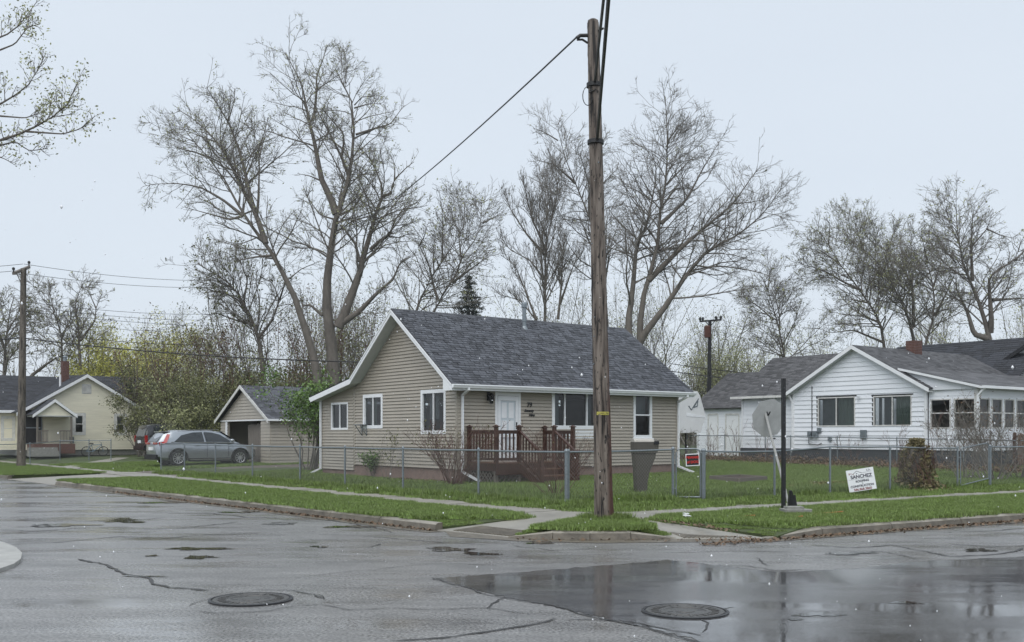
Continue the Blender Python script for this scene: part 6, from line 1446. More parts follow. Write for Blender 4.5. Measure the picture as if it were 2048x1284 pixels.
def spawn(P, R, L, r, per_m, fmin, lr, ang, up, M_n, wob, rr, rmin, lmax=9, lmin=.15):
    N = len(P); cnt = np.maximum(1, r.poisson(np.maximum(L*per_m, .01))); idx = np.repeat(np.arange(N), cnt); n = len(idx)
    f = fmin+(1-fmin)*r.uniform(0, 1, n)**.85; Mp = P.shape[1]; x = f*(Mp-1); i0 = np.minimum(x.astype(int), Mp-2); w = (x-i0)[:, None]
    p0 = P[idx, i0]*(1-w)+P[idx, i0+1]*w; tan = nrm(P[idx, i0+1]-P[idx, i0]); rad = R[idx, i0]*(1-w[:, 0])+R[idx, i0+1]*w[:, 0]
    rv = r.normal(0, 1, (n, 3)); perp = nrm(rv-(rv*tan).sum(1, keepdims=True)*tan); th = np.radians(r.uniform(*ang, n))[:, None]
    d = nrm(np.cos(th)*tan+np.sin(th)*perp+np.array([0, 0, up])); ln = np.maximum(np.minimum(L[idx]*r.uniform(*lr, n)*(1.2-.75*f), lmax*(1.25-.72*f)*r.uniform(.75, 1.15, n)), lmin)
    Q = [p0]; D_ = d; st = ln/(M_n-1)
    for _ in range(M_n-1): Q.append(Q[-1]+D_*st[:, None]); D_ = nrm(D_+r.normal(0, wob, (n, 3))+np.array([0, 0, up*.35]))
    Q = np.stack(Q, 1); r0 = np.maximum(np.minimum(rad*rr, ln*.0125+.003), rmin); Rr = r0[:, None]*np.linspace(1, .35, M_n)[None, :]
    return Q, np.maximum(Rr, rmin*.6), ln
def leaves(pts, size, r, squash=1.0):
    n = len(pts); a = nrm(r.normal(0, 1, (n, 3))); b = nrm(np.cross(a, r.normal(0, 1, (n, 3)))); s = size*r.uniform(.5, 1.4, n)[:, None]
    V = np.stack([pts-a*s, pts+b*s*.5*squash, pts+a*s, pts-b*s*.5*squash], 1).reshape(-1, 3); return V, np.arange(n*4).reshape(-1, 4)
def merge(parts):
    V = []; F = []; o = 0
    for v, f in parts: V.append(v); F.append(f+o); o += len(v)
    return np.concatenate(V), np.concatenate(F)
def tree(name, label, limbs, Y, seed, dens=1.0, leafn=0.5, leafs=.06, leafm='bud', twigm='twig', group=None, cat='tree', base=None, depth=2.0, lv=3, up=.08, tw=1.0, barkm='bark', l1=(.26, .5), coneN=1.6, rtw=.0082, fmin=.2, ang1=(32, 75), lmax1=4.6, trim=.72):
    """limbs: (pixel polyline, radius at start, radius at end); the first limb starts at the ground"""
    r = np.random.default_rng(seed); g0 = None; LP = []; LR = []; LL = []; samp = []
    for i, (pts, r0, r1) in enumerate(limbs):
        d1 = r.uniform(-1, 1)*depth*(1 if i else .3); d0 = 0
        if i: d0 = min(((su-pts[0][0])**2+(sv-pts[0][1])**2, sd) for su, sv, sd in samp)[1]
        for k in range(len(pts)-1):
            for t in np.linspace(0, 1, 9)[:-1]: samp.append((pts[k][0]+(pts[k+1][0]-pts[k][0])*t, pts[k][1]+(pts[k+1][1]-pts[k][1])*t, d0+(d1-d0)*(k+t)/max(1, len(pts)-1)))
        P = [at(u, v, Y+d0+(d1-d0)*k/max(1, len(pts)-1)) for k, (u, v) in enumerate(pts)]
        P[-1] = tuple(np.array(P[-2])+(np.array(P[-1])-np.array(P[-2]))*trim)
        if i == 0:
            p = P[0]; g0 = np.array([p[0], p[1], gz(p[0], p[1])])
            if p[2] > g0[2]+.1: P = [tuple(g0-[0, 0, .1])]+P
        Q = resample(P, 14); LP.append(Q); LR.append(r1+(r0-r1)*(1-np.linspace(0, 1, 14))**1.4); LL.append(np.linalg.norm(np.diff(Q, axis=0), axis=1).sum())
    P = np.stack(LP); R = np.stack(LR); L = np.array(LL)
    P[0, 0, 2] = min(P[0, 0, 2], g0[2]); R[0, 0] *= 1.25
    e = empty(name, tuple(g0), 0, label, cat, group)
    V, Fq = tubes(P, R, 10); npmesh('trunk', V-g0, Fq, MT[barkm], e, smooth=True)
    keep = np.ones(len(L), bool)
    # first limb (trunk): branch only in its upper part
    parts = []
    f0 = np.full(len(L), fmin)
    B = [spawn(P[i:i+1], R[i:i+1], L[i:i+1], r, 2.5*dens, .5 if i == 0 else fmin, l1, ang1, up, 7, .13, .55, .006 if rtw < .005 else .016, lmax=lmax1) for i in range(len(L))]
    P1 = np.concatenate([b[0] for b in B]); R1 = np.concatenate([b[1] for b in B]); L1 = np.concatenate([b[2] for b in B])
    # leaders continue past each limb's end
    parts.append(tubes(P1, R1, 5))
    tips = P[:, -3:, :]
    P2, R2, L2 = spawn(np.concatenate([P1, P1[:0]]), R1, L1, r, 2.5*tw, .2, (.32, .6), (25, 60), up, 5, .16, .6, rtw*1.1, lmax=2.4, lmin=.3 if rtw > .005 else .12); parts.append(tubes(P2, np.maximum(R2, rtw), 3))
    P2b, R2b, L2b = spawn(P[1:] if len(P) > 1 else P, R[1:] if len(P) > 1 else R, L[1:] if len(P) > 1 else L, r, 2.6*tw, .45, (.08, .16), (25, 65), up, 5, .16, .35, rtw*1.1, lmax=1.8, lmin=.4 if rtw > .005 else .15); parts.append(tubes(P2b, np.maximum(R2b, rtw), 3))
    P2 = np.concatenate([P2, P2b]); R2 = np.concatenate([R2, R2b]); L2 = np.concatenate([L2, L2b])
    P3, R3, L3 = spawn(P2, R2, L2, r, 3.4*tw, .15, (.3, .6), (22, 58), up*1.2, 3, .2, .7, rtw*.9, lmax=1.0, lmin=.25 if rtw > .005 else .08)
    V3, F3 = tubes(P3, np.maximum(R3, rtw*.75), 3); parts.append((V3, F3))
    V, Fq = merge(parts); npmesh('branches', V-g0, Fq, MT[twigm], e, kind='stuff')
    src = P3
    if lv > 3:
        n = int(len(P3)*coneN); idx = r.integers(0, len(P3), n); f = r.integers(0, 2, n); w = r.uniform(0, 1, n)[:, None]
        p0 = P3[idx, f]*(1-w)+P3[idx, f+1]*w; d = nrm(nrm(P3[idx, f+1]-P3[idx, f])+r.normal(0, .5, (n, 3))+np.array([0, 0, up])); p1 = p0+d*r.uniform(.18, .5, n)[:, None]
        V, Fq = cones(p0, p1, np.full(n, rtw*.8)); npmesh('twigs', V-g0, Fq, MT[twigm], e, kind='stuff')
    if leafn > 0:
        n = int(len(P3)*leafn); idx = r.integers(0, len(P3), n); w = r.uniform(0, 1, n)[:, None]; pts = P3[idx, 1]*(1-w)+P3[idx, 2]*w+r.normal(0, .06, (n, 3)); V, Fq = leaves(pts, leafs, r); npmesh('crown', V-g0, Fq, MT[leafm], e)
    return e
def T(*p): return list(p)
# big trees read off the picture
tree('maple_tree', 'tallest tree, thick grey forked trunk rising behind the left end of the beige house', [
 (T((668,735),(659,655),(650,596),(657,538),(665,473),(672,428),(693,380),(697,362),(707,298),(709,216),(691,166),(680,147),(667,134)), .50, .03),
 (T((672,428),(662,396),(643,362),(630,288),(619,245),(603,166),(580,123),(566,97)), .22, .02), (T((619,245),(628,235),(633,187),(633,153),(648,113),(654,84)), .10, .02),
 (T((697,350),(683,314),(662,272),(633,219),(614,187)), .10, .02), (T((683,314),(688,285),(686,264),(656,232),(638,208)), .08, .02), (T((712,269),(752,256),(781,248),(802,219),(812,208)), .07, .015),
 (T((709,216),(736,208),(773,207)), .05, .012), (T((709,210),(724,194),(760,190)), .04, .012), (T((691,166),(693,140),(690,105)), .04, .012),
 (T((676,655),(685,640),(701,594),(719,549),(727,512),(741,467),(754,419),(767,393),(765,372),(744,322),(725,298),(712,288)), .30, .02),
 (T((766,392),(781,388),(789,359),(813,335),(834,319)), .10, .015), (T((789,359),(790,330),(776,300)), .05, .012),
 (T((719,523),(711,488),(693,464),(680,446)), .11, .05), (T((678,650),(719,623),(751,589),(788,557),(799,525),(831,509)), .20, .03), (T((741,499),(764,478),(778,472),(791,438),(809,414),(849,401)), .12, .015),
 (T((645,631),(621,610),(606,612),(598,590)), .10, .03), (T((778,472),(800,476),(830,460)), .05, .012), (T((643,362),(620,352),(585,345)), .06, .012), (T((672,440),(640,430),(615,395),(598,370)), .06, .012)],
 58, 11, dens=1.0, leafn=1.3, leafs=.052, lv=4, tw=1.0)
tree('maple_tree', 'left-leaning tall tree with spreading limbs over the garage', [
 (T((636,735),(628,713),(614,679),(600,617),(576,566),(549,514),(532,487),(487,432),(469,396),(443,346),(408,306),(392,282),(366,259)), .36, .02),
 (T((532,487),(511,425),(496,399),(477,362),(456,317),(435,285),(403,251),(374,229),(347,214)), .17, .02), (T((511,425),(501,395),(485,322),(469,274),(456,243),(424,192),(408,166)), .13, .018), (T((513,440),(517,399),(519,312),(511,272),(498,245)), .09, .015),
 (T((487,432),(445,399),(403,375),(361,367),(305,368),(278,375)), .10, .012), (T((485,432),(460,439),(408,425),(357,411)), .08, .012), (T((542,511),(511,514),(477,521),(467,541)), .08, .015), (T((456,243),(468,205),(470,165)), .05, .012), (T((435,285),(400,272),(340,250)), .05, .012), (T((519,312),(530,270),(545,238)), .05, .012)],
 57, 12, dens=1.0, leafn=1.3, leafs=.052, lv=4, tw=1.0)
tree('maple_tree', 'lower brown tree left of the leaning tree with arching limbs', [
 (T((528,760),(518,675),(504,641),(487,607),(467,572),(426,545),(384,521)), .28, .03), (T((504,641),(477,600),(443,583),(408,583)), .10, .02), (T((518,675),(545,640),(559,600),(545,565),(511,548)), .10, .02), (T((510,650),(470,640),(430,625),(395,640)), .08, .015), (T((559,600),(572,560),(566,500)), .07, .015), (T((487,607),(495,560),(480,520),(455,500)), .07, .015)],
 62, 13, dens=1.5, leafn=.5, leafs=.09, leafm='leafo', tw=1.1)
tree('cottonwood_tree', 'twin-stemmed tree behind the ridge left of the spruce', [
 (T((824,650),(832,621),(852,570),(894,509),(921,467),(935,440),(928,400)), .20, .02), (T((884,522),(886,459),(884,419),(880,385)), .07, .015), (T((868,545),(866,500),(872,460)), .06, .012), (T((921,467),(905,440),(900,405)), .05, .012), (T((852,570),(880,560),(910,548),(935,540)), .06, .012)],
 66, 14, dens=1.2, leafn=.3, leafs=.08, lv=3)
tree('cottonwood_tree', 'dark arching tree just left of the spruce with limbs reaching right', [
 (T((860,660),(865,625),(876,600),(910,560),(921,515),(952,480),(966,446),(955,417),(966,393)), .18, .02), (T((966,446),(982,438),(1008,422)), .06, .012), (T((876,600),(865,565),(860,536),(839,491),(823,467)), .10, .015), (T((905,565),(955,528),(982,509)), .10, .02), (T((921,515),(918,470),(926,440)), .06, .015), (T((839,491),(850,470),(856,440)), .05, .012)],
 64, 15, dens=1.2, leafn=.25, leafs=.08, lv=3)
tree('ash_tree', 'dark upright multi-stemmed tree behind the roof vent pipe', [
 (T((1090,670),(1090,643),(1090,530),(1094,476),(1112,398),(1120,340)), .22, .02), (T((1090,511),(1053,468),(1018,414),(1011,375)), .10, .015), (T((1092,500),(1065,440),(1050,380),(1045,350)), .08, .015), (T((1116,639),(1123,569),(1127,491),(1143,452)), .10, .015), (T((1073,639),(1050,581),(1030,530),(991,503)), .09, .015), (T((1120,608),(1147,530),(1174,491)), .09, .015), (T((1090,560),(1060,520),(1020,500),(990,460)), .07, .012), (T((1123,569),(1100,530),(1085,480)), .06, .012), (T((1094,476),(1075,430),(1085,380)), .06, .012), (T((1076,645),(1040,600),(1000,590),(975,565)), .06, .012)],
 66, 16, dens=1.5, leafn=0, up=.35, lv=4, ang1=(18, 45), coneN=1.2)
tree('elm_tree', 'tall arching tree whose crown shows on both sides of the corner pole', [
 (T((1216,690),(1213,647),(1209,569),(1194,476),(1178,433),(1151,367),(1116,281),(1116,250)), .24, .02), (T((1151,367),(1108,328),(1053,316)), .08, .012), (T((1116,281),(1090,265),(1058,253)), .05, .012), (T((1178,433),(1178,367),(1162,316),(1143,277)), .09, .012), (T((1190,460),(1205,367),(1248,324)), .08, .012), (T((1205,540),(1215,433),(1240,386)), .07, .012), (T((1209,569),(1225,480),(1240,440)), .07, .012), (T((1116,250),(1125,225),(1120,215)), .03, .01), (T((1178,367),(1200,300),(1220,250)), .06, .012)],
 68, 17, dens=1.1, leafn=.1, lv=4, coneN=1.4)
tree('elm_tree', 'broad tree with four heavy limbs sweeping right behind the right end of the roof', [
 (T((1280,720),(1277,670),(1289,577),(1297,553),(1317,500),(1315,455),(1322,415),(1332,370),(1336,281),(1330,229),(1332,196)), .34, .02), (T((1262,690),(1255,650),(1265,585),(1273,488),(1293,455),(1305,395),(1315,342),(1297,281)), .24, .02),
 (T((1297,561),(1362,496),(1419,447),(1467,407),(1492,370),(1524,326)), .20, .015), (T((1276,692),(1285,672),(1334,609),(1370,553),(1415,500),(1467,476),(1516,439),(1548,399),(1570,366)), .24, .015), (T((1332,370),(1378,322),(1411,293)), .07, .012), (T((1322,447),(1374,399),(1403,342),(1427,302),(1451,265)), .13, .012), (T((1336,281),(1360,250),(1385,225)), .05, .012), (T((1415,500),(1405,460),(1440,420)), .06, .012),
 (T((1305,395),(1280,350),(1260,300)), .06, .012), (T((1370,553),(1420,535),(1450,545),(1470,560)), .06, .012), (T((1467,407),(1500,405),(1545,395)), .05, .012), (T((1322,415),(1350,380),(1400,355)), .06, .012), (T((1317,500),(1362,495),(1400,490)), .06, .012)],
 62, 18, dens=1.05, leafn=.08, lv=4, coneN=1.6)
tree('small_tree', 'slender lone tree with a rounded twiggy crown left of the white house gable', [
 (T((1572,730),(1568,707),(1559,660),(1547,618),(1535,580),(1520,544)), .16, .02), (T((1559,660),(1559,627),(1550,592),(1568,553)), .07, .012), (T((1547,640),(1523,618),(1493,597),(1470,590)), .06, .012), (T((1559,630),(1583,618),(1598,612)), .04, .01), (T((1535,580),(1540,545),(1548,525)), .04, .01), (T((1555,648),(1520,640),(1490,645)), .04, .01)],
 72, 19, dens=1.7, leafn=.25, leafs=.08, lv=4, tw=1.2, coneN=1.3)
tree('elm_tree', 'left-sweeping tree rising behind the ridge of the white house gable', [
 (T((1772,720),(1767,684),(1761,642),(1737,606),(1707,562),(1677,526),(1657,488),(1633,455)), .22, .015), (T((1722,580),(1689,565),(1648,541),(1606,529),(1582,517)), .09, .012), (T((1737,606),(1700,598),(1670,600)), .06, .012), (T((1765,684),(1707,660),(1660,666),(1624,651)), .09, .012), (T((1677,526),(1640,500),(1600,495)), .06, .012), (T((1657,488),(1660,450),(1650,430)), .05, .012)],
 68, 20, dens=1.5, leafn=1.3, leafs=.055, lv=4, tw=1.1, coneN=1.0)
tree('elm_tree', 'tree with mossy forked trunk rising directly above the brick chimney', [
 (T((1828,700),(1826,660),(1802,600),(1787,574),(1761,529),(1725,494),(1692,479),(1669,449)), .24, .015), (T((1827,655),(1826,580),(1808,538),(1775,502),(1737,479),(1704,443)), .13, .012), (T((1823,580),(1826,544),(1853,511),(1882,488)), .08, .012), (T((1761,529),(1758,560),(1755,510),(1740,470)), .06, .012), (T((1808,538),(1800,480),(1815,430)), .06, .012), (T((1775,502),(1790,460),(1800,425)), .06, .012), (T((1725,494),(1710,450),(1705,425)), .05, .012)],
 70, 21, dens=1.5, leafn=1.3, leafs=.055, lv=4, tw=1.1, coneN=1.0)
tree('elm_tree', 'thin dark tree between the chimney tree and the far right tree', [
 (T((1846,710),(1850,689),(1870,627),(1867,574),(1856,526),(1838,511),(1796,479)), .20, .015), (T((1870,633),(1894,583),(1909,550),(1915,520)), .10, .012), (T((1856,526),(1845,480),(1840,450)), .06, .012), (T((1867,574),(1880,530),(1890,470)), .06, .012), (T((1870,627),(1890,618),(1915,622)), .05, .012)],
 66, 22, dens=1.5, leafn=1.3, leafs=.055, lv=4, coneN=1.0)
tree('oak_tree', 'heavy-limbed dark tree at the right edge above the very dark roof', [
 (T((1982,720),(1980,678),(1971,645),(1954,592),(1927,535),(1918,485),(1912,434),(1912,399)), .34, .02), (T((1976,677),(1948,669),(1936,627),(1912,577),(1912,526)), .20, .02), (T((1981,665),(1983,640),(1977,556),(1998,538),(2031,520),(2046,470)), .18, .03), (T((1945,562),(1942,494),(1974,458),(1989,413)), .12, .015), (T((1984,600),(2020,598),(2060,596)), .12, .03), (T((1918,485),(1900,450),(1890,410)), .06, .012), (T((1974,458),(2000,470),(2040,480)), .06, .012), (T((1942,494),(1945,440),(1950,400)), .06, .012), (T((2031,520),(2050,500),(2080,480)), .08, .012), (T((1912,526),(1890,500),(1875,470)), .06, .012)],
 62, 23, dens=1.5, leafn=.4, leafs=.07, lv=4, tw=1.1, coneN=1.0)
tree('maple_tree', 'pale-barked tree with vase-shaped crown behind the cream house', [
 (T((124,790),(124,758),(124,673),(109,625),(81,594),(68,572)), .24, .02), (T((161,757),(160,720),(157,660),(150,612),(157,585),(170,560)), .16, .02), (T((161,681),(190,642),(192,616),(209,577)), .12, .015), (T((57,770),(62,752),(92,729),(118,712),(150,710)), .18, .04), (T((124,673),(140,640),(148,600)), .08, .015), (T((109,625),(100,590),(98,560)), .06, .012), (T((192,616),(180,590),(175,565)), .06, .012)],
 82, 24, dens=1.3, leafn=.35, leafs=.09, lv=4, coneN=1.0, rtw=.014)
tree('maple_tree', 'dark dense tree cut by the left edge behind the far-left pole', [
 (T((8,790),(8,740),(12,680),(20,620),(32,580)), .26, .03), (T((10,700),(-10,640),(-25,590)), .12, .02), (T((14,665),(35,630),(45,600)), .08, .015), (T((9,730),(40,690),(60,650)), .08, .015)],
 78, 25, dens=1.6, leafn=.9, leafs=.10, leafm='leafo', lv=3, rtw=.014)
# near tree out of frame at left: only its budding branch ends reach into the picture
tree('maple_tree', 'budding branch ends of a near tree reaching in at the upper left corner', [
 (T((-330,1010),(-325,700),(-320,420),(-310,150),(-300,-60)), .20, .10), (T((-318,330),(-150,310),(0,282),(53,263),(112,231),(140,205),(156,165)), .06, .006), (T((53,263),(126,268),(160,258),(190,232)), .016, .005), (T((-312,250),(-150,240),(0,210),(34,188),(62,168),(78,135),(91,108)), .05, .005), (T((-305,120),(-150,110),(0,77),(34,57),(53,31),(74,3)), .05, .005), (T((-60,292),(0,291),(31,283),(58,302),(95,297)), .02, .005), (T((0,232),(51,236),(90,222),(104,205)), .014, .004), (T((0,100),(30,88),(55,55),(80,48)), .014, .004), (T((-40,300),(10,318),(30,330)), .012, .004)],
 15, 26, dens=2.4, leafn=5.0, leafs=.022, leafm='bud', lv=3, depth=.7, rtw=.0028, l1=(.08, .16), up=.2, tw=2.2, fmin=.5, lmax1=.45, trim=1.0)
# spruce
sp = np.array(at(938, 800, 70)); sp[2] = gz(sp[0], sp[1]); SPR = empty('spruce_tree', tuple(sp), 0, 'dark narrow spruce showing above the beige house ridge', 'tree'); r = np.random.default_rng(5)
hS_ = at(938, 548, 70)[2]-sp[2]; q = MB(); q.tube([(0, 0, 0), (0, 0, hS_)], [.18, .01], 8); q.build('trunk', MT['bark'], SPR)
pts = []; tubesP = []
for z in np.arange(1.0, hS_-.1, .32):
    R_s = (hS_-z)*.40+.12
    for a in r.uniform(0, 6.28, 9):
        ln = R_s*r.uniform(.75, 1.1); P0 = np.array([0, 0, z]); P1 = np.array([ln*math.cos(a), ln*math.sin(a), z-.22*ln+.1]); tubesP.append(np.linspace(P0, P1, 3))
        for f in np.linspace(.25, 1, max(4, int(ln*11))): pts += [P0+(P1-P0)*f+r.normal(0, .07, 3)+np.array([0, 0, -.05]) for _ in range(5)]
V, Fq = tubes(np.array(tubesP), np.full((len(tubesP), 3), .012), 3); npmesh('branches', V, Fq, MT['twig'], SPR)
V, Fq = leaves(np.array(pts), .10, r, .6); npmesh('crown', V, Fq, MT['needle'], SPR)

# procedural clumps: saplings, bushes, distant woods
def clump(name, label, base, h, w, seed, stems=6, leafn=1200, leafs=.06, leafm='leafo', twigm='twig', group=None, cat='bush', per=1.6, r0=.03, spread=.35, leafz=.2, rtw=.006, M_n=8, lean=(0, 0), tw2=2.5, up=.12, l1=(.25, .5)):
    r = np.random.default_rng(seed); base = np.array(base, float); P = []; 
    for i in range(stems):
        a = r.uniform(0, 6.283); o = np.array([math.cos(a), math.sin(a), 0])*r.uniform(0, .12)*w; tip = np.array([math.cos(a)*w*spread*r.uniform(.3, 1.1)+lean[0], math.sin(a)*w*spread*r.uniform(.3, 1.1)+lean[1], h*r.uniform(.72, 1)])
        m1 = o+(tip-o)*.35+r.normal(0, .035*h, 3)*np.array([1, 1, .3]); m2 = o+(tip-o)*.68+r.normal(0, .05*h, 3)*np.array([1, 1, .3]); P.append(resample([o, m1, m2, tip], M_n))
    P = np.array(P); R = np.linspace(1, .25, M_n)[None, :]*r0*r.uniform(.6, 1.1, (stems, 1)); L = np.linalg.norm(np.diff(P, axis=1), axis=2).sum(1)
    e = empty(name, tuple(base), 0, label, cat, group); V, Fq = tubes(P, R, 6); npmesh('trunk' if cat == 'tree' else 'stems', V, Fq, MT[twigm], e)
    P1, R1, L1 = spawn(P, R, L, r, per*3/h, .25, l1, (20, 55), up, 5, .15, .55, rtw, lmax=h*.5); P2, R2, L2 = spawn(P1, R1, L1, r, per*tw2*3/h, .2, (.3, .6), (20, 55), up, 3, .2, .6, rtw*.8, lmax=h*.25)
    V, Fq = merge([tubes(P1, R1, 4), tubes(P2, R2, 3)]); npmesh('branches', V, Fq, MT[twigm], e, kind='stuff')
    if leafn:
        A = np.concatenate([P1[:, 1:].reshape(-1, 3), P2.reshape(-1, 3), P2.reshape(-1, 3)]); A = A[A[:, 2] > leafz*h]; pts = A[r.integers(0, len(A), leafn)]+r.normal(0, .05*w+.02, (leafn, 3)); V, Fq = leaves(pts, leafs, r); npmesh('crown' if cat == 'tree' else 'foliage', V, Fq, MT[leafm], e)
    return e
def cl_at(u, vb, vt, Y, **k):
    x = (u-1024)/FPX*Y; z = gz(x, Y); h = CAMH+(HOR-vt)/FPX*Y-z; return (x, Y, z), h
def place(u, vt, Y): return cl_at(u, 0, vt, Y)
b, h = place(615, 772, 39.5); clump('lilac_bush', 'fresh green lilac bush at the rear corner of the beige house', b, h, 3.4, 41, stems=13, leafn=6500, leafs=.058, leafm='leafg', r0=.035, leafz=.42, spread=.42, per=2.2)
b = gpt(905, 972); clump('bare_shrub', 'leafless red-brown shrub at the front left corner of the beige house', b, 1.75, 2.2, 42, stems=36, leafn=220, leafs=.03, leafm='leafo', twigm='twigred', r0=.012, rtw=.0055, spread=.62, per=1.7, leafz=.4)
b = gpt(1112, 992); clump('bare_shrub', 'leafless red-brown shrub behind the corner fence post', b, 1.55, 2.2, 43, stems=24, leafn=60, leafs=.02, leafm='leafo', twigm='twigred', r0=.009, rtw=.004, spread=.68, per=1.7)
b = gpt(775, 962); clump('bare_shrub', 'thin shrub with a few small leaves against the side wall', b, 1.5, 1.0, 44, stems=5, leafn=160, leafs=.035, leafm='leafo', r0=.012, rtw=.005, spread=.4, per=1.4)
b = gpt(751, 955); clump('evergreen_shrub', 'low rounded green shrub beside the bird bath', b, .85, 1.1, 45, stems=14, leafn=1500, leafs=.035, leafm='leafg', r0=.012, spread=.4, leafz=.05)
b = gpt(1990, 962); clump('bare_shrub', 'large leafless shrub behind the far right gate', b, 2.5, 4.2, 46, stems=26, leafn=260, leafs=.03, leafm='leafb', r0=.016, rtw=.006, spread=.6, per=2.0)
b = gpt(2040, 958); clump('bare_shrub', 'tangled brown shrub at the right edge in front of the porch', b, 2.3, 3.6, 47, stems=24, leafn=900, leafs=.035, leafm='leafb', r0=.014, rtw=.006, spread=.6, per=2.0)
b = gpt(1930, 958); clump('bare_shrub', 'grey-brown shrub between the gate and the ivy stump', b, 1.9, 2.6, 48, stems=18, leafn=160, leafs=.03, leafm='leafb', r0=.013, rtw=.006, spread=.6, per=2.0)
# ivy-covered stump
b = np.array(gpt(1832, 978)); r = np.random.default_rng(49); SM = empty('ivy_stump', tuple(b), 0, 'stump smothered in dry brown vines beside the right fence', 'stump')
q = MB(); q.tube([(0, 0, -.1), (0, .02, .5), (.02, 0, 1.1)], [.28, .22, .20], 12); q.build('trunk', MT['bark'], SM)
n = 3600; a = r.uniform(0, 6.283, n); z = r.uniform(0, 1, n)**.9*1.38; rr_ = (.25+.08*np.sin(2*a+z*3)+.09*np.sin(5*a-z*7)+.75*np.exp(-z/.20))*r.uniform(.35, 1.25, n)**.7; rr_ = np.where(z > 1.0, rr_*(1-.5*(z-1.0)/.38), rr_)
V, Fq = leaves(np.stack([rr_*np.cos(a), rr_*np.sin(a), z], 1), .05, r); npmesh('vine_leaves', V, Fq, M_('dry_vine', (.14, .105, .055), .7, .5, 4, col2=(.23, .20, .09)), SM)
P = []
for i in range(130): a = r.uniform(0, 6.283); z0 = r.uniform(0, 1.2); P.append(resample([(.35*math.cos(a), .35*math.sin(a), z0), (.42*math.cos(a+.3), .42*math.sin(a+.3), z0+r.uniform(-.3, .3)), (.5*math.cos(a+.5), .5*math.sin(a+.5), max(0, z0-.4))], 5))
V, Fq = tubes(np.array(P), np.full((130, 5), .006), 3); npmesh('vines', V, Fq, MT['twigred'], SM)
# understorey behind the garage: saplings and brush
lab = 'budding sapling in the thicket behind the garage'
r = np.random.default_rng(60)
for i, (u, vt, Y) in enumerate([(345,650,66),(372,640,64),(398,655,66),(420,640,63),(446,630,66),(470,650,62),(500,610,66),(536,625,64),(566,600,66),(592,630,64),(618,610,68),(645,630,66),(690,600,68),(712,620,66),(735,590,68),(760,610,66),(785,590,70),(590,650,60),(680,660,60),(360,690,60)]):
    b, h = place(u, vt, Y); clump('sapling', lab, b, h, h*.55, 100+i, stems=4, leafn=1100, leafs=.065, leafm=('leafo', 'bud', 'leafb')[i % 3], twigm=('twig', 'twigred')[i % 2], group='saplings of the thicket', cat='tree', r0=.06, rtw=.011, spread=.5, per=2.6, tw2=3.2, up=.2)
lab = 'leafy olive-green bush in the hedge row between the cream house and the garage'
for i, (u, vt, Y, w) in enumerate([(300,745,66,4.5),(318,775,62,4.2),(345,770,60,4.5),(380,770,60,4.5),(415,775,58,4.0),(450,745,62,4.5),(490,730,62,5),(535,735,62,5),(575,745,60,4.2),(285,800,62,3.2),(365,815,57,3.2),(425,820,57,2.6),(640,760,60,4),(690,760,62,4)]):
    b, h = place(u, vt, Y); clump('hedge_bush', lab, b, h, w, 140+i, stems=14, leafn=6800 if i < 7 else 4800, leafs=.062, leafm=('leafo', 'leafo', 'bud', 'leafo')[i % 4], twigm='twig', group='bushes of the hedge row', r0=.035, rtw=.010, spread=.5, per=2.0, leafz=.05)
for i, (u, vt, w, lb) in enumerate([(225,655,8.5,'bright yellow-green leafing tree behind the cream house'), (185,720,6.5,'shorter yellow-green tree left of the bright one behind the cream roof'), (290,665,7.0,'yellow-green leafing tree right of the cream house ridge')]):
    b, h = place(u, vt, 86-3*i); clump('leafing_tree', lb, b, h, w, 170+i, stems=16, leafn=15000, leafs=.08, leafm='leafy', group=None, cat='tree', r0=.10, rtw=.014, spread=.48, per=2.4, leafz=.25)
b, h = place(308, 655, 68); clump('leafing_tree', 'dull brown-twigged tree right of the yellow-green trees', b, h, 6.0, 175, stems=10, leafn=900, leafs=.08, leafm='leafb', twigm='twigred', cat='tree', r0=.08, rtw=.012, spread=.5, per=2.6, tw2=3.4)
for i, (u, vt, w, Y, lb) in enumerate([(1500,690,7.5,80,'pale green leafing bush-tree left of the white house roof'), (1455,705,5.5,82,'pale green bush-tree right of the transformer pole'), (1400,720,5,84,'olive bush-tree left of the transformer pole')]):
    b, h = place(u, vt, Y); clump('leafing_tree', lb, b, h, w, 180+i, stems=14, leafn=6500, leafs=.065, leafm=('bud', 'bud', 'leafo')[i], cat='tree', r0=.08, rtw=.013, spread=.5, per=2.6, leafz=.2)
# distant bare trees closing the horizon
lab = 'distant bare grey-brown tree in the background woods'
xs_ = [(-20,640),(60,650),(250,700),(340,640),(420,600),(560,560),(620,560),(700,560),(760,560),(820,580),(960,640),(1010,560),(1050,560),(1130,540),(1170,570),(1230,520),(1260,540),(1340,560),(1380,600),(1400,560),(1440,640),(1480,680),(1540,680),(1600,690),(1660,650),(1720,640),(1790,650),(1890,600),(1940,560),(2020,560),(2060,580),(2090,560)]
for i, (u, vt) in enumerate(xs_):
    Y = 92+(i*37 % 30); b, h = place(u, vt, Y); clump('background_tree', lab, b, h, h*.75, 200+i, stems=4, leafn=700 if i % 3 else 1300, leafs=.09, leafm=('bud', 'leafo')[i % 2], twigm='twigfar', group='background woods', cat='tree', r0=.11, rtw=.015, spread=.62, per=3.4, tw2=3.4, up=.2, M_n=7)
# far-off scrub reading as one mass at the foot of the woods
n = 60000; X_ = r.uniform(-95, 95, n); Yq = r.uniform(100, 128, n); Zq = .5+np.abs(r.normal(0, 1, n))*1.7*(1+.5*np.sin(X_*.3)); V, Fq = leaves(np.stack([X_, Yq, Zq], 1), .22, r)
npmesh('far_scrub', V, Fq, M_('scrub', (.085, .075, .05), .8, .4, .2, col2=(.13, .13, .075)), None, kind='stuff', label='low brown scrub at the foot of the distant woods', cat='scrub')
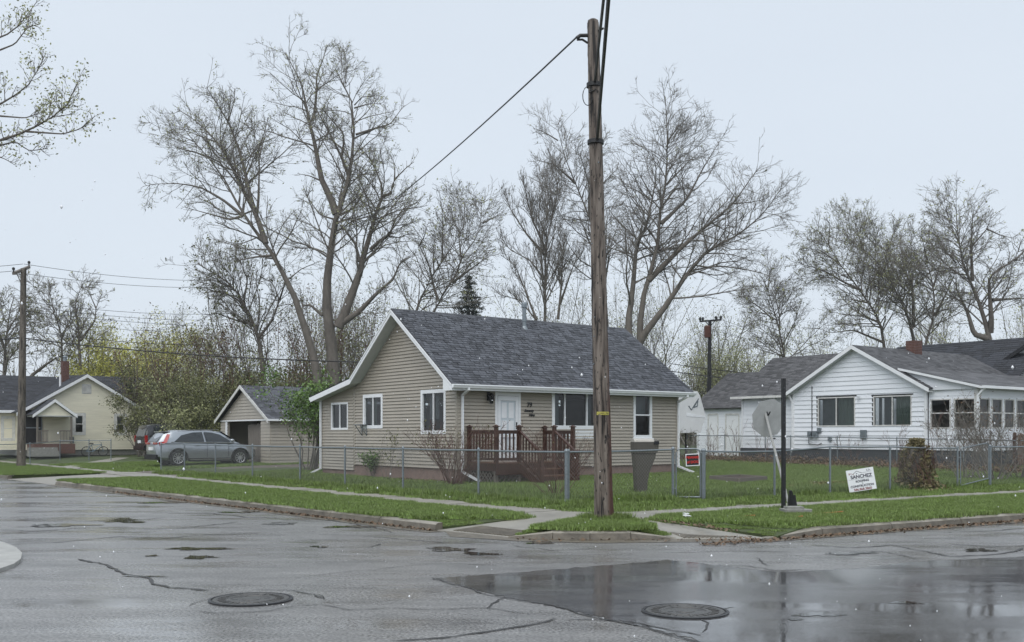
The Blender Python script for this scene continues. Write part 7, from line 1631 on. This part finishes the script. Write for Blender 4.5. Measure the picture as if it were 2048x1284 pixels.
# brush and dry weeds along the far fence
pts = []
for _ in range(9000):
    s_ = 20.2+r.normal(0, .6); t_ = r.uniform(-7, 10.5); x, y = hs(s_, t_); pts.append((x, y, gz(x, y)+abs(r.normal(0, .16))))
V, Fq = leaves(np.array(pts), .05, r); npmesh('dry_weeds', V, Fq, MT['leafb'], None, kind='stuff', label='dry brown weeds along the older thin fence', cat='weeds')
lab = 'thin bare volunteer shoots along the older thin fence'
for i, t_ in enumerate((8.8, 7.2, 5.6, 1.0, -1.2, -3.0, -4.6)):
    x, y = hs(20.6, t_); clump('bare_shoots', lab, (x, y, gz(x, y)), 1.5+.3*(i % 3), 1.3, 240+i, stems=7, leafn=0, twigm='twigred', group='shoots along the older fence', r0=.012, rtw=.006, spread=.5, per=1.4)
x, y = hs(13.5, 1.5); b = at(1378, 893, 40); clump('bare_shoots', 'tangle of bare dark stems behind the walk gate', (b[0], b[1], gz(b[0], b[1])), 1.5, 1.4, 250, stems=9, leafn=40, leafs=.03, twigm='twig', r0=.014, rtw=.007, spread=.55)

# ------------------------------------------------------------------ falling snow
r = np.random.default_rng(77); n = 800; Yq = r.uniform(4, 30, n)**1.0; uu = r.uniform(-100, 2150, n); vv = r.uniform(350, 1284, n)
P = np.array([at(u, v, y) for u, v, y in zip(uu, vv, Yq)]); P = P[P[:, 2] > .15]; n = len(P); s = r.uniform(.0025, .0065, n)
oc = np.array([(1, 0, 0), (0, 1, 0), (-1, 0, 0), (0, -1, 0), (0, 0, 1.5), (0, 0, -1.5)]); of = np.array([(0, 1, 4), (1, 2, 4), (2, 3, 4), (3, 0, 4), (1, 0, 5), (2, 1, 5), (3, 2, 5), (0, 3, 5)])
V = (P[:, None, :]+oc[None]*s[:, None, None]).reshape(-1, 3); Fq = (np.arange(n)[:, None, None]*6+of[None]).reshape(-1, 3)
npmesh('snowflakes', V, Fq, MT['snow'], None, kind='stuff', label='sparse white snowflakes falling through the air', cat='snow')
# ------------------------------------------------------------------ thin wet air
hz_ = MB(); hz_.box(-105, 105, -25, 135, -0.95, 34); ho = hz_.build('haze', MT['snow'], None, kind='stuff', label='thin wet mist filling the street', cat='haze')
hm = bpy.data.materials.new('mist'); hm.use_nodes = True; hn = hm.node_tree.nodes; hn.clear(); hv = hn.new('ShaderNodeVolumePrincipled'); hv.inputs['Color'].default_value = (.9, .93, .96, 1); hv.inputs['Density'].default_value = .00045; hv.inputs['Anisotropy'].default_value = .2
hout = hn.new('ShaderNodeOutputMaterial'); hm.node_tree.links.new(hv.outputs[0], hout.inputs['Volume']); ho.data.materials.clear(); ho.data.materials.append(hm)
